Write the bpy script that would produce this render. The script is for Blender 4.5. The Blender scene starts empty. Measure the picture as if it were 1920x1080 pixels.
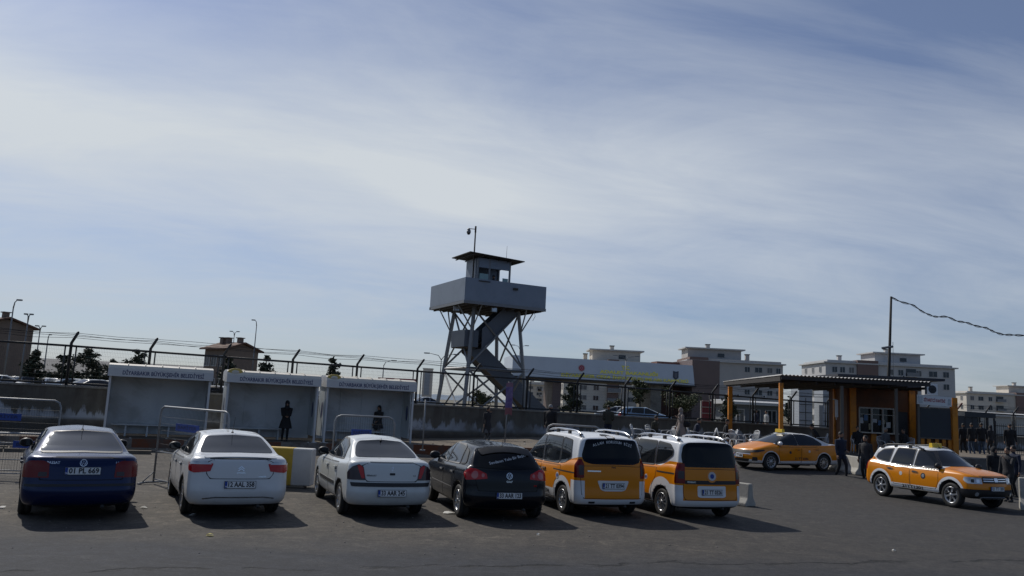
import bpy, bmesh, math, random
import numpy as np
from mathutils import Vector, Matrix
from mathutils.bvhtree import BVHTree
R = math.radians
random.seed(7)
SC = bpy.context.scene
COL = SC.collection
# ------------------------------------------------------------------ camera
F_PX, CAM_H = 1500.0, 2.35
ROLL = math.atan(.05)
PITCH = math.atan(215*math.cos(ROLL)/F_PX)
cp, sp = math.cos(PITCH), math.sin(PITCH)
cr, sr = math.cos(ROLL), math.sin(ROLL)
cam = bpy.data.cameras.new('camera')
cam.sensor_width = 36
cam.lens = 36*F_PX/1920
cam.clip_end = 6000
camo = bpy.data.objects.new('camera', cam)
COL.objects.link(camo)
fwd, up0, right0 = Vector((0, cp, sp)), Vector((0, -sp, cp)), Vector((1, 0, 0))
right, up = cr*right0+sr*up0, -sr*right0+cr*up0
m3 = Matrix((right, up, -fwd)).transposed()
camo.matrix_world = Matrix.Translation((0, 0, CAM_H)) @ m3.to_4x4()
SC.camera = camo
# ------------------------------------------------------------------ sun and sky
SUN_EL, SUN_AZ = R(43), R(-40)           # azimuth measured from +Y towards +X
sd = Vector((math.sin(SUN_AZ)*math.cos(SUN_EL), math.cos(SUN_AZ)*math.cos(SUN_EL), math.sin(SUN_EL)))
sl = bpy.data.lights.new('sun', 'SUN')
sl.energy = 3.0
sl.angle = R(.6)
sl.color = (1, .95, .87)
so = bpy.data.objects.new('sun', sl)
COL.objects.link(so)
so.rotation_euler = sd.to_track_quat('Z', 'Y').to_euler()
SC.view_settings.view_transform = 'Standard'
SC.view_settings.look = 'None'
SC.view_settings.exposure = 0
SC.view_settings.gamma = 1


class NT:
    """tiny helper for node graphs"""
    def __init__(s, tree):
        s.t = tree
    def n(s, kind, **kw):
        nd = s.t.nodes.new(kind)
        for k, v in kw.items():
            setattr(nd, k, v)
        return nd
    def put(s, sock, v):
        if isinstance(v, bpy.types.NodeSocket):
            s.t.links.new(v, sock)
        elif v is not None:
            sock.default_value = v
    def m(s, op, a, b=None, c=None, clamp=False):
        nd = s.n('ShaderNodeMath', operation=op, use_clamp=clamp)
        for i, v in enumerate((a, b, c)):
            if v is not None:
                s.put(nd.inputs[i], v)
        return nd.outputs[0]
    def mix(s, f, a, b, blend='MIX'):
        nd = s.n('ShaderNodeMix', data_type='RGBA', blend_type=blend)
        s.put(nd.inputs[0], f)
        for i, v in ((6, a), (7, b)):
            if not isinstance(v, bpy.types.NodeSocket) and len(v) == 3:
                v = (*v, 1)
            s.put(nd.inputs[i], v)
        return nd.outputs[2]
    def noise(s, vec, scale, detail=4, rough=.55, dist=0):
        nd = s.n('ShaderNodeTexNoise')
        if vec is not None:
            s.t.links.new(vec, nd.inputs['Vector'])
        nd.inputs['Scale'].default_value = scale
        nd.inputs['Detail'].default_value = detail
        nd.inputs['Roughness'].default_value = rough
        nd.inputs['Distortion'].default_value = dist
        return nd.outputs[0]
    def ramp(s, f, *stops):
        nd = s.n('ShaderNodeMapRange', clamp=True)
        s.put(nd.inputs[0], f)
        for i, v in enumerate(stops):
            nd.inputs[1+i].default_value = v
        return nd.outputs[0]
    def sepxyz(s, v):
        nd = s.n('ShaderNodeSeparateXYZ')
        s.t.links.new(v, nd.inputs[0])
        return nd.outputs
    def comb(s, x, y, z):
        nd = s.n('ShaderNodeCombineXYZ')
        for i, v in enumerate((x, y, z)):
            s.put(nd.inputs[i], v)
        return nd.outputs[0]


def make_world():
    w = bpy.data.worlds.new('World')
    SC.world = w
    w.use_nodes = True
    T = NT(w.node_tree)
    bg = w.node_tree.nodes['Background']
    bg.inputs['Strength'].default_value = .1
    sky = T.n('ShaderNodeTexSky', sky_type='NISHITA', sun_disc=False, sun_elevation=SUN_EL, sun_rotation=SUN_AZ,
              altitude=600, air_density=1.0, dust_density=1.2, ozone_density=2)
    d = T.n('ShaderNodeTexCoord').outputs['Generated']
    x, y, z = T.sepxyz(d)
    zz = T.m('ADD', T.m('MAXIMUM', z, 0), .16)
    u, v = T.m('DIVIDE', x, zz), T.m('DIVIDE', y, zz)
    # high streaky cloud sheet, stretched across the view and slightly fanned
    u2 = T.m('ADD', T.m('MULTIPLY', u, .55), T.m('MULTIPLY', v, -.16))
    v2 = T.m('ADD', T.m('MULTIPLY', v, 1.0), T.m('MULTIPLY', u, -.12))
    p = T.comb(u2, v2, 0)
    big = T.noise(p, .7, 4, .55, .5)
    mid = T.noise(p, 1.7, 8, .62, .6)
    fine = T.noise(T.comb(T.m('MULTIPLY', u2, 2.4), T.m('MULTIPLY', v2, 6.5), 3.1), 1.3, 9, .66, 1.1)
    N = T.m('ADD', T.m('MULTIPLY', T.m('SUBTRACT', big, .5), 1.1), T.m('ADD', T.m('MULTIPLY', T.m('SUBTRACT', mid, .5), 1.25), T.m('MULTIPLY', T.m('SUBTRACT', fine, .5), .22)))
    # where the high cloud sheet is thick: a broad bank towards the left, thinning out high on the right
    e = T.m('DIVIDE', T.m('SUBTRACT', z, .272), .085)
    bank = T.m('MULTIPLY', T.m('EXPONENT', T.m('MULTIPLY', T.m('MULTIPLY', e, e), -1)), T.ramp(x, -.1, .42, .52, 0))
    gx = T.m('ADD', T.ramp(x, -.5, -.15, .95, .30), T.ramp(x, .1, .42, 0, .75))
    gap = T.m('MULTIPLY', T.ramp(z, .27, .44, 0, .36), gx)
    f = T.m('SUBTRACT', T.m('ADD', T.m('ADD', .47, bank), T.m('MULTIPLY', N, .72)), gap)
    f = T.m('MAXIMUM', T.m('MINIMUM', f, 1), .12)
    glow = T.n('ShaderNodeVectorMath', operation='DOT_PRODUCT')
    w.node_tree.links.new(d, glow.inputs[0])
    glow.inputs[1].default_value = sd
    dt = T.m('MAXIMUM', glow.outputs['Value'], 0)
    g = T.m('ADD', T.m('MULTIPLY', T.m('POWER', dt, 40), 14), T.m('MULTIPLY', T.m('POWER', dt, 400), 40))
    back = T.ramp(y, -.5, .35, .52, 1.0)
    lum = T.m('ADD', 6.1, g)
    lum = T.m('MULTIPLY', lum, T.ramp(z, 0.0, .2, .78, 1.0))
    cloud = T.n('ShaderNodeVectorMath', operation='SCALE')
    cloud.inputs[0].default_value = (1.0, 1.075, 1.15)
    w.node_tree.links.new(lum, cloud.inputs['Scale'])
    deep = T.mix(1.0, sky.outputs[0], (.50, .57, .72), 'MULTIPLY')
    col = T.mix(f, deep, cloud.outputs[0])
    dim = T.n('ShaderNodeVectorMath', operation='SCALE')
    w.node_tree.links.new(col, dim.inputs[0])
    w.node_tree.links.new(back, dim.inputs['Scale'])
    # away from the sun the sky is dimmer and bluer
    col = T.mix(T.ramp(y, -.5, .35, 1, 0), dim.outputs[0], (.84, 1.04, 1.30), 'MULTIPLY')
    # below the horizon: a dull earth tone so nothing glows from underneath
    col = T.mix(T.ramp(z, -.02, 0, 1, 0), col, (.9, .85, .78))
    w.node_tree.links.new(col, bg.inputs['Color'])


make_world()
try:
    SC.cycles.max_bounces = 6
    SC.cycles.use_denoising = True
except Exception:
    pass


# ------------------------------------------------------------------ pixel helpers (1920 x 1080 photograph -> real ground positions)
def ray(px, py):
    a, b = px-960, py-540
    X, Y = a*cr+b*sr, -a*sr+b*cr
    x, u = X/F_PX, -Y/F_PX
    return Vector((x, cp-u*sp, sp+u*cp))
def gp(px, py, z=0):
    r = ray(px, py)
    t = (z-CAM_H)/r.z
    return Vector((r.x*t, r.y*t, z))
def gz(x, y):
    """height of the street surface: it rises gently towards the back right"""
    def sm(t):
        t = min(1, max(0, t))
        return t*t*(3-2*t)
    return .27*sm((y-27)/5.2)*sm((x-5)/4)
def gpz(px, py):
    p = gp(px, py)
    for i in range(6):
        p = gp(px, py, gz(p.x, p.y))
    return p
def at(px, py, Y):
    r = ray(px, py)
    t = Y/r.y
    return Vector((r.x*t, Y, CAM_H+r.z*t))


# ------------------------------------------------------------------ object helpers
def tag(o, label=None, cat=None, group=None, kind=None):
    if label: o['label'] = label
    if cat: o['category'] = cat
    if group: o['group'] = group
    if kind: o['kind'] = kind
    return o
def thing(name, label, cat, loc=(0, 0, 0), rz=0, group=None):
    o = bpy.data.objects.new(name, None)
    COL.objects.link(o)
    o.empty_display_size = .2
    o.location = loc
    o.rotation_euler = (0, 0, rz)
    return tag(o, label, cat, group)
def copy_tree(o, parent=None):
    c = o.copy()
    COL.objects.link(c)
    if parent is not None:
        c.parent = parent
    for ch in list(o.children):
        copy_tree(ch, c)
    return c


class MB:
    def __init__(s):
        s.v, s.f, s.m, s.sm = [], [], [], []
    def add(s, verts, faces, m=0, smooth=False, M=None):
        b = len(s.v)
        for p in verts:
            p = Vector(p)
            s.v.append(M @ p if M is not None else p)
        for f in faces:
            s.f.append([i+b for i in f])
            s.m.append(m)
            s.sm.append(smooth)
        return s
    def box(s, c, d, m=0, M=None, rz=0, tilt=None):
        x, y, z = d[0]/2, d[1]/2, d[2]/2
        vs = [Vector((i*x, j*y, k*z)) for i in (-1, 1) for j in (-1, 1) for k in (-1, 1)]
        Q = Matrix.Translation(c) @ Matrix.Rotation(rz, 4, 'Z')
        if tilt is not None:
            Q = Q @ tilt
        if M is not None:
            Q = M @ Q
        return s.add(vs, [(0, 1, 3, 2), (4, 6, 7, 5), (0, 4, 5, 1), (2, 3, 7, 6), (0, 2, 6, 4), (1, 5, 7, 3)], m, False, Q)
    def tube(s, pts, r, n=8, m=0, smooth=True, cap=True, M=None, sq=(1, 1), updir=None):
        pts = [Vector(p) for p in pts]
        rs = r if isinstance(r, (list, tuple)) else [r]*len(pts)
        vs, fs = [], []
        prev = None
        for i, p in enumerate(pts):
            a = pts[max(i-1, 0)]
            b = pts[min(i+1, len(pts)-1)]
            d = (b-a)
            if d.length < 1e-9:
                d = Vector((0, 0, 1))
            d.normalize()
            ref = Vector(updir) if updir is not None else (prev if prev is not None else (Vector((0, 0, 1)) if abs(d.z) < .9 else Vector((1, 0, 0))))
            e = d.cross(ref)
            if e.length < 1e-6:
                e = d.cross(Vector((.3, 1, .1)))
            e.normalize()
            g = e.cross(d)
            prev = g
            rr = rs[i]
            ra, rb = (rr if isinstance(rr, (list, tuple)) else (rr*sq[0], rr*sq[1]))
            for k in range(n):
                t = 2*math.pi*k/n
                vs.append(p+e*(math.cos(t)*ra)+g*(math.sin(t)*rb))
        L = len(pts)
        for i in range(L-1):
            for k in range(n):
                k2 = (k+1) % n
                fs.append((i*n+k, i*n+k2, (i+1)*n+k2, (i+1)*n+k))
        if cap:
            fs.append(tuple(reversed(range(n))))
            fs.append(tuple((L-1)*n+k for k in range(n)))
        return s.add(vs, fs, m, smooth, M)
    def bar(s, a, b, w=.04, m=0, M=None):
        return s.tube([a, b], w*.7071, 4, m, False, True, M)
    def ell(s, c, r, m=0, nu=12, nv=8, M=None, v0=0, v1=math.pi, rot=None):
        vs, fs = [], []
        for i in range(nv+1):
            t = v0+(v1-v0)*i/nv
            for k in range(nu):
                a = 2*math.pi*k/nu
                p = Vector((math.sin(t)*math.cos(a)*r[0], math.sin(t)*math.sin(a)*r[1], math.cos(t)*r[2]))
                if rot is not None:
                    p = rot @ p
                vs.append(Vector(c)+p)
        for i in range(nv):
            for k in range(nu):
                k2 = (k+1) % nu
                fs.append((i*nu+k, (i+1)*nu+k, (i+1)*nu+k2, i*nu+k2))
        return s.add(vs, fs, m, True, M)
    def prism(s, poly, a, b, axis='y', m=0, M=None):
        """polygon in the two other axes, extruded from a to b"""
        def P(u, v, w):
            return {'y': (u, w, v), 'x': (w, u, v), 'z': (u, v, w)}[axis]
        n = len(poly)
        vs = [P(u, v, a) for u, v in poly]+[P(u, v, b) for u, v in poly]
        fs = [tuple(range(n)), tuple(reversed(range(n, 2*n)))]
        fs += [(i, (i+1) % n+0, (i+1) % n+n, i+n)[::-1] for i in range(n)]
        return s.add(vs, fs, m, False, M)
    def lathe(s, prof, n=24, m=0, M=None, axis='y', smooth=True):
        vs, fs = [], []
        for (r, h) in prof:
            for k in range(n):
                t = 2*math.pi*k/n
                c, q = r*math.cos(t), r*math.sin(t)
                vs.append({'y': (c, h, q), 'z': (c, q, h), 'x': (h, c, q)}[axis])
        for i in range(len(prof)-1):
            for k in range(n):
                k2 = (k+1) % n
                fs.append((i*n+k, i*n+k2, (i+1)*n+k2, (i+1)*n+k))
        return s.add(vs, fs, m, smooth, M)
    def mesh(s, name, mats):
        me = bpy.data.meshes.new(name)
        me.from_pydata([tuple(p) for p in s.v], [], s.f)
        for mt in (mats if isinstance(mats, (list, tuple)) else [mats]):
            me.materials.append(mt)
        me.polygons.foreach_set('material_index', s.m)
        me.polygons.foreach_set('use_smooth', s.sm)
        bm = bmesh.new()
        bm.from_mesh(me)
        bmesh.ops.recalc_face_normals(bm, faces=bm.faces)
        bm.to_mesh(me)
        bm.free()
        me.update()
        return me
    def build(s, name, mats, parent=None, loc=None, rz=0, label=None):
        o = bpy.data.objects.new(name, s.mesh(name, mats))
        COL.objects.link(o)
        if parent is not None:
            o.parent = parent
        if loc is not None:
            o.location = loc
        if rz:
            o.rotation_euler = (0, 0, rz)
        if label:
            o['label'] = label
        return o


def evaluated_mesh(ob):
    dg = bpy.context.evaluated_depsgraph_get()
    dg.update()
    return bpy.data.meshes.new_from_object(ob.evaluated_get(dg))


_TC = {}
def text_geo(s, size, bold=0.0, align='CENTER'):
    """lettering as flat polygons: (2-D points, faces)"""
    key = (s, size, bold, align)
    if key in _TC:
        return _TC[key]
    cu = bpy.data.curves.new('t', 'FONT')
    cu.body = s
    cu.size = size
    cu.align_x = align
    cu.align_y = 'CENTER'
    cu.resolution_u = 2
    cu.offset = bold
    ob = bpy.data.objects.new('t', cu)
    COL.objects.link(ob)
    me = evaluated_mesh(ob)
    vs = [(v.co.x, v.co.y) for v in me.vertices]
    fs = [tuple(p.vertices) for p in me.polygons]
    bpy.data.objects.remove(ob)
    bpy.data.curves.remove(cu)
    bpy.data.meshes.remove(me)
    _TC[key] = (vs, fs)
    return vs, fs


# ------------------------------------------------------------------ materials
MT = {}
def pmat(name, col, rough=.6, metal=0, spec=.5, coat=0, var=0, vscale=3, bump=0, bscale=40, emit=None, dirt=None):
    if name in MT:
        return MT[name]
    mt = bpy.data.materials.new(name)
    mt.use_nodes = True
    T = NT(mt.node_tree)
    b = mt.node_tree.nodes['Principled BSDF']
    b.inputs['Base Color'].default_value = (*col, 1)
    b.inputs['Roughness'].default_value = rough
    b.inputs['Metallic'].default_value = metal
    b.inputs['Specular IOR Level'].default_value = spec
    b.inputs['Coat Weight'].default_value = coat
    b.inputs['Coat Roughness'].default_value = .06
    co = T.n('ShaderNodeTexCoord').outputs['Object']
    if var:
        nz = T.noise(co, vscale, 6, .6)
        c = T.mix(T.ramp(nz, .3, .7, 0, 1), tuple(x*(1-var) for x in col), tuple(min(1, x*(1+var)) for x in col))
        if dirt:
            n2 = T.noise(co, vscale*.37, 5, .65, .6)
            c = T.mix(T.ramp(n2, .52, .68, 0, .8), c, dirt)
        mt.node_tree.links.new(c, b.inputs['Base Color'])
        mt.node_tree.links.new(T.ramp(nz, .3, .7, max(0, rough-.08), min(1, rough+.08)), b.inputs['Roughness'])
    if bump:
        bn = T.n('ShaderNodeBump')
        bn.inputs['Strength'].default_value = bump
        bn.inputs['Distance'].default_value = .02
        mt.node_tree.links.new(T.noise(co, bscale, 6, .6), bn.inputs['Height'])
        mt.node_tree.links.new(bn.outputs[0], b.inputs['Normal'])
    MT[name] = mt
    return mt
M_GLASS = pmat('window_glass', (.008, .010, .013), .04, 0, .55)
M_RUB = pmat('tyre_rubber', (.018, .018, .018), .75, var=.3, vscale=20)
M_BLK = pmat('black_plastic', (.02, .02, .022), .5, var=.2, vscale=9)
M_GAP = pmat('shut_line', (.008, .008, .009), .8)
M_CHR = pmat('chrome', (.75, .76, .78), .16, 1)
M_ALLOY = pmat('alloy_rim', (.42, .43, .45), .32, .8, var=.15, vscale=12)
M_DISC = pmat('brake_dark', (.05, .05, .05), .6, .3)
M_RED = pmat('lamp_red', (.46, .008, .010), .15, spec=.3, coat=.3)
M_DRED = pmat('lamp_dark_red', (.17, .006, .007), .2, spec=.25, coat=.2)
M_SMOKE = pmat('lamp_smoked', (.04, .025, .03), .2, spec=.3, coat=.3)
M_TINT = pmat('tinted_glass', (.003, .004, .006), .05, 0, .25)
M_CLR = pmat('lamp_clear', (.5, .52, .54), .1, .4, coat=1)
M_PLATE = pmat('plate_white', (.72, .73, .73), .4)
M_INK = pmat('plate_ink', (.015, .015, .02), .5)
M_EU = pmat('plate_blue', (.01, .05, .3), .4)
M_YEL = pmat('roof_sign_yellow', (.75, .5, .03), .4)
M_STICK = pmat('sticker_white', (.55, .56, .57), .5)
M_WHITE = pmat('white_enamel', (.74, .75, .76), .35, coat=.3)


def paint(name, base, zones=(), other=(.72, .73, .74), metal=0, rough=.3, coat=.55, dirt=.42):
    """car lacquer; zones paint a second colour by position on the car body"""
    mt = bpy.data.materials.new(name)
    mt.use_nodes = True
    T = NT(mt.node_tree)
    b = mt.node_tree.nodes['Principled BSDF']
    b.inputs['Roughness'].default_value = rough
    b.inputs['Metallic'].default_value = metal
    b.inputs['Coat Weight'].default_value = coat
    b.inputs['Coat Roughness'].default_value = .04
    b.inputs['Specular IOR Level'].default_value = .3
    co = T.n('ShaderNodeTexCoord').outputs['Object']
    x, y, z = T.sepxyz(co)
    ay = T.m('ABSOLUTE', y)
    msk = None
    def curve(pts):
        fc = T.n('ShaderNodeFloatCurve')
        c = fc.mapping.curves[0]
        for p in pts[:2]:
            pass
        c.points[0].location = ((pts[0][0]+3)/6, pts[0][1]/2)
        c.points[1].location = ((pts[-1][0]+3)/6, pts[-1][1]/2)
        for p in pts[1:-1]:
            c.points.new((p[0]+3)/6, p[1]/2)
        for p in c.points:
            p.handle_type = 'VECTOR'
        fc.mapping.update()
        T.put(fc.inputs['Value'], T.m('DIVIDE', T.m('ADD', x, 3), 6))
        return T.m('MULTIPLY', fc.outputs[0], 2)
    for zn in zones:
        k = zn[0]
        if k == 'above':
            q = T.m('GREATER_THAN', z, curve(zn[1]))
        elif k == 'below':
            q = T.m('LESS_THAN', z, curve(zn[1]))
        elif k == 'disc':
            dx, dz = T.m('SUBTRACT', x, zn[1]), T.m('SUBTRACT', z, zn[2])
            q = T.m('LESS_THAN', T.m('ADD', T.m('MULTIPLY', dx, dx), T.m('MULTIPLY', dz, dz)), zn[3]**2)
            q = T.m('MULTIPLY', q, T.m('GREATER_THAN', ay, .6))
        elif k == 'rear':      # back corners outside the tailgate
            q = T.m('MULTIPLY', T.m('LESS_THAN', x, zn[1]), T.m('GREATER_THAN', ay, zn[2]))
            q = T.m('MULTIPLY', q, T.m('LESS_THAN', z, zn[3]))
        msk = q if msk is None else T.m('MAXIMUM', msk, q)
    c = T.mix(msk, base, other) if msk is not None else None
    # road dust low down, with an uneven edge
    nz = T.noise(co, 4, 6, .6)
    dust = T.m('MULTIPLY', T.ramp(T.m('ADD', z, T.m('MULTIPLY', nz, .35)), .35, .75, dirt, 0), 1)
    c = T.mix(dust, c if c is not None else base, (.17, .14, .11))
    mt.node_tree.links.new(c, b.inputs['Base Color'])
    mt.node_tree.links.new(T.m('ADD', T.m('MULTIPLY', dust, .5), rough), b.inputs['Roughness'])
    mt.node_tree.links.new(T.m('SUBTRACT', coat, T.m('MULTIPLY', dust, 1.2), clamp=True), b.inputs['Coat Weight'])
    return mt


def lin(pts):
    xs, ys = [p[0] for p in pts], [p[1] for p in pts]
    return lambda x: float(np.interp(x, xs, ys))


def half_outline(xr, xf, hw, rr, rf, br, bf, st=.04, ns=13):
    P = []
    for t in (0, .35, .7, 1):
        y = (hw-rr)*t
        P.append((xr+br*(y/hw)**2, y))
    x0, y0 = P[-1]
    for a in (22, 45, 68):
        P.append((x0+rr*(1-math.cos(R(a))), y0+rr*math.sin(R(a))))
    xa, xb = x0+rr, xf-bf*((hw-rf)/hw)**2-rf
    xm = (xa+xb)/2
    for i in range(ns):
        x = xa+(xb-xa)*i/(ns-1)
        P.append((x, hw-st*abs((x-xm)/((xb-xa)/2))**3))
    for a in (68, 45, 22):
        P.append((xf-bf*((hw-rf)/hw)**2-rf*(1-math.cos(R(a))), (hw-rf)+rf*math.sin(R(a))-st*math.sin(R(a))))
    for t in (1, .7, .35, 0):
        y = (hw-rf)*t
        P.append((xf-bf*(y/hw)**2, y))
    return P


def body_mesh(S):
    """stack of plan outlines from sill to roof, closed below and above"""
    xr, xf, hw = S['xr'], S['xf'], S['hw']
    belt = lin(S['belt'])
    rings = []
    for (z, a, b, c) in S['low']:
        o = half_outline(xr+a, xf-b, hw-c, S.get('rr', .28), S.get('rf', .38), S.get('br', .12), S.get('bf', .3))
        rings.append([(x, y, z) for x, y in o])
    for dz, a, b, c in S['sh']:
        o = half_outline(xr+a, xf-b, hw-c, S.get('rr', .28), S.get('rf', .38), S.get('br', .12), S.get('bf', .3))
        rings.append([(x, y, belt(x)+dz) for x, y in o])
    g = S['gh']
    zb = lin(g['zb'])
    o = half_outline(g['xr'], g['xf'], g['hw'], g.get('rr', .16), g.get('rf', .22), g.get('br', .12), g.get('bf', .3), .05)
    base = [(x, y, zb(x)+S.get('crown', .02)*(1-(y/g['hw'])**2)) for x, y in o]
    last = rings[-1]
    rings.append([(a[0]*.5+b[0]*.5, a[1]*.5+b[1]*.5, a[2]*.5+b[2]*.5+S.get('bulge', .02)) for a, b in zip(last, base)])
    rings.append(base)
    rings.append(base)
    r = S['rf_']
    zr = lin(r['z'])
    o = half_outline(r['xr'], r['xf'], r['hw'], r.get('rr', .14), r.get('rf', .18), r.get('br', .08), r.get('bf', .18), .03)
    roof = [(x, y, zr(x)-.03*(y/r['hw'])**4) for x, y in o]
    for t, k in ((.3, .012), (.7, .014)):
        rings.append([(a[0]*(1-t)+b[0]*t, (a[1]*(1-t)+b[1]*t)+k*(a[1]/g['hw']), a[2]*(1-t)+b[2]*t) for a, b in zip(base, roof)])
    rings.append([(x, y*1.0, z-.012) for x, y, z in roof])
    cxr = (r['xr']+r['xf'])/2
    rings.append([(cxr+(x-cxr)*.95, y*.94, z+.018) for x, y, z in roof])
    rings.append([(cxr+(x-cxr)*.88, y*.6, z+.018+S['rcrown']*.7) for x, y, z in roof])
    rings.append([(cxr+(x-cxr)*.84, y*.25, z+.018+S['rcrown']) for x, y, z in roof])
    n = len(rings[0])
    vs, fs = [], []
    for rg in rings:
        full = rg+[(x, -y, z) for x, y, z in reversed(rg[1:-1])]
        vs += full
    N = 2*n-2
    for i in range(len(rings)-1):
        for k in range(N):
            k2 = (k+1) % N
            fs.append((i*N+k, (i+1)*N+k, (i+1)*N+k2, i*N+k2))
    for base_i, flip in ((0, False), ((len(rings)-1)*N, True)):
        for k in range(n-1):
            a, b = base_i+k, base_i+k+1
            c, d = base_i+(N-k-1) % N, base_i+(N-k) % N
            q = [a, b, c, d] if k > 0 else [a, b, base_i+(N-1)]
            if k == n-2:
                q = [a, b, base_i+(N-k) % N]
            fs.append(tuple(q if flip else reversed(q)))
    me = bpy.data.meshes.new('b')
    me.from_pydata(vs, [], fs)
    bm = bmesh.new()
    bm.from_mesh(me)
    bmesh.ops.remove_doubles(bm, verts=bm.verts, dist=.0005)
    bmesh.ops.recalc_face_normals(bm, faces=bm.faces)
    bm.to_mesh(me)
    bm.free()
    ob = bpy.data.objects.new('b', me)
    COL.objects.link(ob)
    md = ob.modifiers.new('s', 'SUBSURF')
    md.levels = 2
    me2 = evaluated_mesh(ob)
    bpy.data.objects.remove(ob)
    smooth_src = me2
    # wheel arches
    ob = bpy.data.objects.new('b', me2)
    COL.objects.link(ob)
    cut = MB()
    wr, wz = S['wr'], S['wr']
    ar = wr+S.get('arch', .05)
    for wx in (-S['wb']/2, S['wb']/2):
        for sgn in (1, -1):
            vs2, fs2 = [], []
            K = 40
            y0, y1 = sgn*(hw-.30), sgn*(hw+.2)
            for yy in (y0, y1):
                for k in range(K):
                    t = 2*math.pi*k/K
                    vs2.append((wx+ar*math.cos(t), yy, wz+.01+ar*math.sin(t)))
            for k in range(K):
                k2 = (k+1) % K
                fs2.append((k, k2, K+k2, K+k))
            fs2 += [tuple(reversed(range(K))), tuple(range(K, 2*K))]
            cut.add(vs2, fs2)
    cme = cut.mesh('c', [M_BLK])
    co = bpy.data.objects.new('c', cme)
    COL.objects.link(co)
    md = ob.modifiers.new('c', 'BOOLEAN')
    md.operation = 'DIFFERENCE'
    md.object = co
    md.solver = 'EXACT'
    me3 = evaluated_mesh(ob)
    bpy.data.objects.remove(ob)
    bpy.data.objects.remove(co)
    verts = [v.co.copy() for v in me3.vertices]
    faces = [tuple(p.vertices) for p in me3.polygons]
    mi = []
    for p in me3.polygons:
        c = p.center
        k = 0
        for wx in (-S['wb']/2, S['wb']/2):
            rr = math.hypot(c.x-wx, c.z-wz-.01)
            if rr < ar+.012 and (abs(c.y) < hw-.29 or abs(p.normal.y) < .25 and rr > ar-.02 and abs(c.y) < hw-.012):
                k = 1
        if c.z < S['low'][0][0]+.06 and p.normal.z < -.5:
            k = 1
        mi.append(k)
    bvh = BVHTree.FromPolygons([v.co for v in smooth_src.vertices], [tuple(p.vertices) for p in smooth_src.polygons])
    return verts, faces, mi, bvh


CUR = dict(xr=-2.2, xf=2.1, hw=.87)
def hit(bvh, ax, u, v):
    """point and outward normal of the body where a 2-D coordinate lands.
    L/R/B/F/T: straight projection; C/D + sign: round the rear / front corner (u = arc length)"""
    if ax[0] in 'CD':
        sg = 1 if ax[1] == '+' else -1
        th = u/.45
        dx = -1 if ax[0] == 'C' else 1
        ctr = Vector((CUR['xr']+.45 if dx < 0 else CUR['xf']-.55, sg*(CUR['hw']-.45), v))
        out = Vector((dx*math.cos(th), sg*math.sin(th), 0))
        o, d = ctr+out*2, -out
        near = ctr+out*.45
    else:
        o, d = {'L': (Vector((u, 4, v)), Vector((0, -1, 0))), 'R': (Vector((u, -4, v)), Vector((0, 1, 0))), 'B': (Vector((-5, u, v)), Vector((1, 0, 0))),
                'F': (Vector((5, u, v)), Vector((-1, 0, 0))), 'T': (Vector((u, v, 4)), Vector((0, 0, -1)))}[ax]
        near = {'L': Vector((u, .8, v)), 'R': Vector((u, -.8, v)), 'B': Vector((-2, u, v)), 'F': Vector((2, u, v)), 'T': Vector((u, v, 1))}[ax]
    h = bvh.ray_cast(o, d)
    if h[0] is None:
        h = bvh.find_nearest(near)
    n = h[1] if h[1].dot(d) < 0 else -h[1]
    return h[0], n


def rounded(poly, r=.03, n=3):
    out = []
    L = len(poly)
    for i in range(L):
        p, a, b = Vector(poly[i]), Vector(poly[i-1]), Vector(poly[(i+1) % L])
        da, db = (a-p), (b-p)
        q = min(r, da.length*.45, db.length*.45)
        s, e = p+da.normalized()*q, p+db.normalized()*q
        for k in range(n+1):
            t = k/n
            out.append(tuple((1-t)**2*s+2*t*(1-t)*p+t*t*e))
    return out


def patch(mb, bvh, ax, poly, off=.004, depth=.012, m=0, step=.08, rnd=.03, mirror=False):
    """a panel cut to a 2-D outline, laid on the body surface with a real edge"""
    if rnd:
        poly = rounded(poly, rnd)
    bm = bmesh.new()
    vs = [bm.verts.new((u, v, 0)) for u, v in poly]
    try:
        bm.faces.new(vs)
    except ValueError:
        return
    us, vv = [p[0] for p in poly], [p[1] for p in poly]
    for lo, hi, nrm in ((min(us), max(us), (1, 0, 0)), (min(vv), max(vv), (0, 1, 0))):
        k = int((hi-lo)/step)
        for i in range(1, k+1):
            c = lo+(hi-lo)*i/(k+1)
            bmesh.ops.bisect_plane(bm, geom=bm.verts[:]+bm.edges[:]+bm.faces[:], plane_co=Vector(nrm)*c, plane_no=nrm)
    bmesh.ops.triangulate(bm, faces=[f for f in bm.faces if len(f.verts) > 4])
    bm.verts.index_update()
    base = []
    inner = []
    for v in bm.verts:
        h, nr = hit(bvh, ax, v.co.x, v.co.y)
        base.append(h+nr*off)
        inner.append(h-nr*depth)
    fs = [tuple(v.index for v in f.verts) for f in bm.faces]
    n = len(base)
    side = []
    for e in bm.edges:
        if len(e.link_faces) == 1:
            a, b = e.verts[0].index, e.verts[1].index
            side.append((a, b, b+n, a+n))
    bm.free()
    for sg in ((1, -1) if mirror else (1,)):
        mb.add([Vector((p.x, p.y*sg, p.z)) for p in base], fs, m, True)
        mb.add([Vector((p.x, p.y*sg, p.z)) for p in base+inner], side, m, False)


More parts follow.
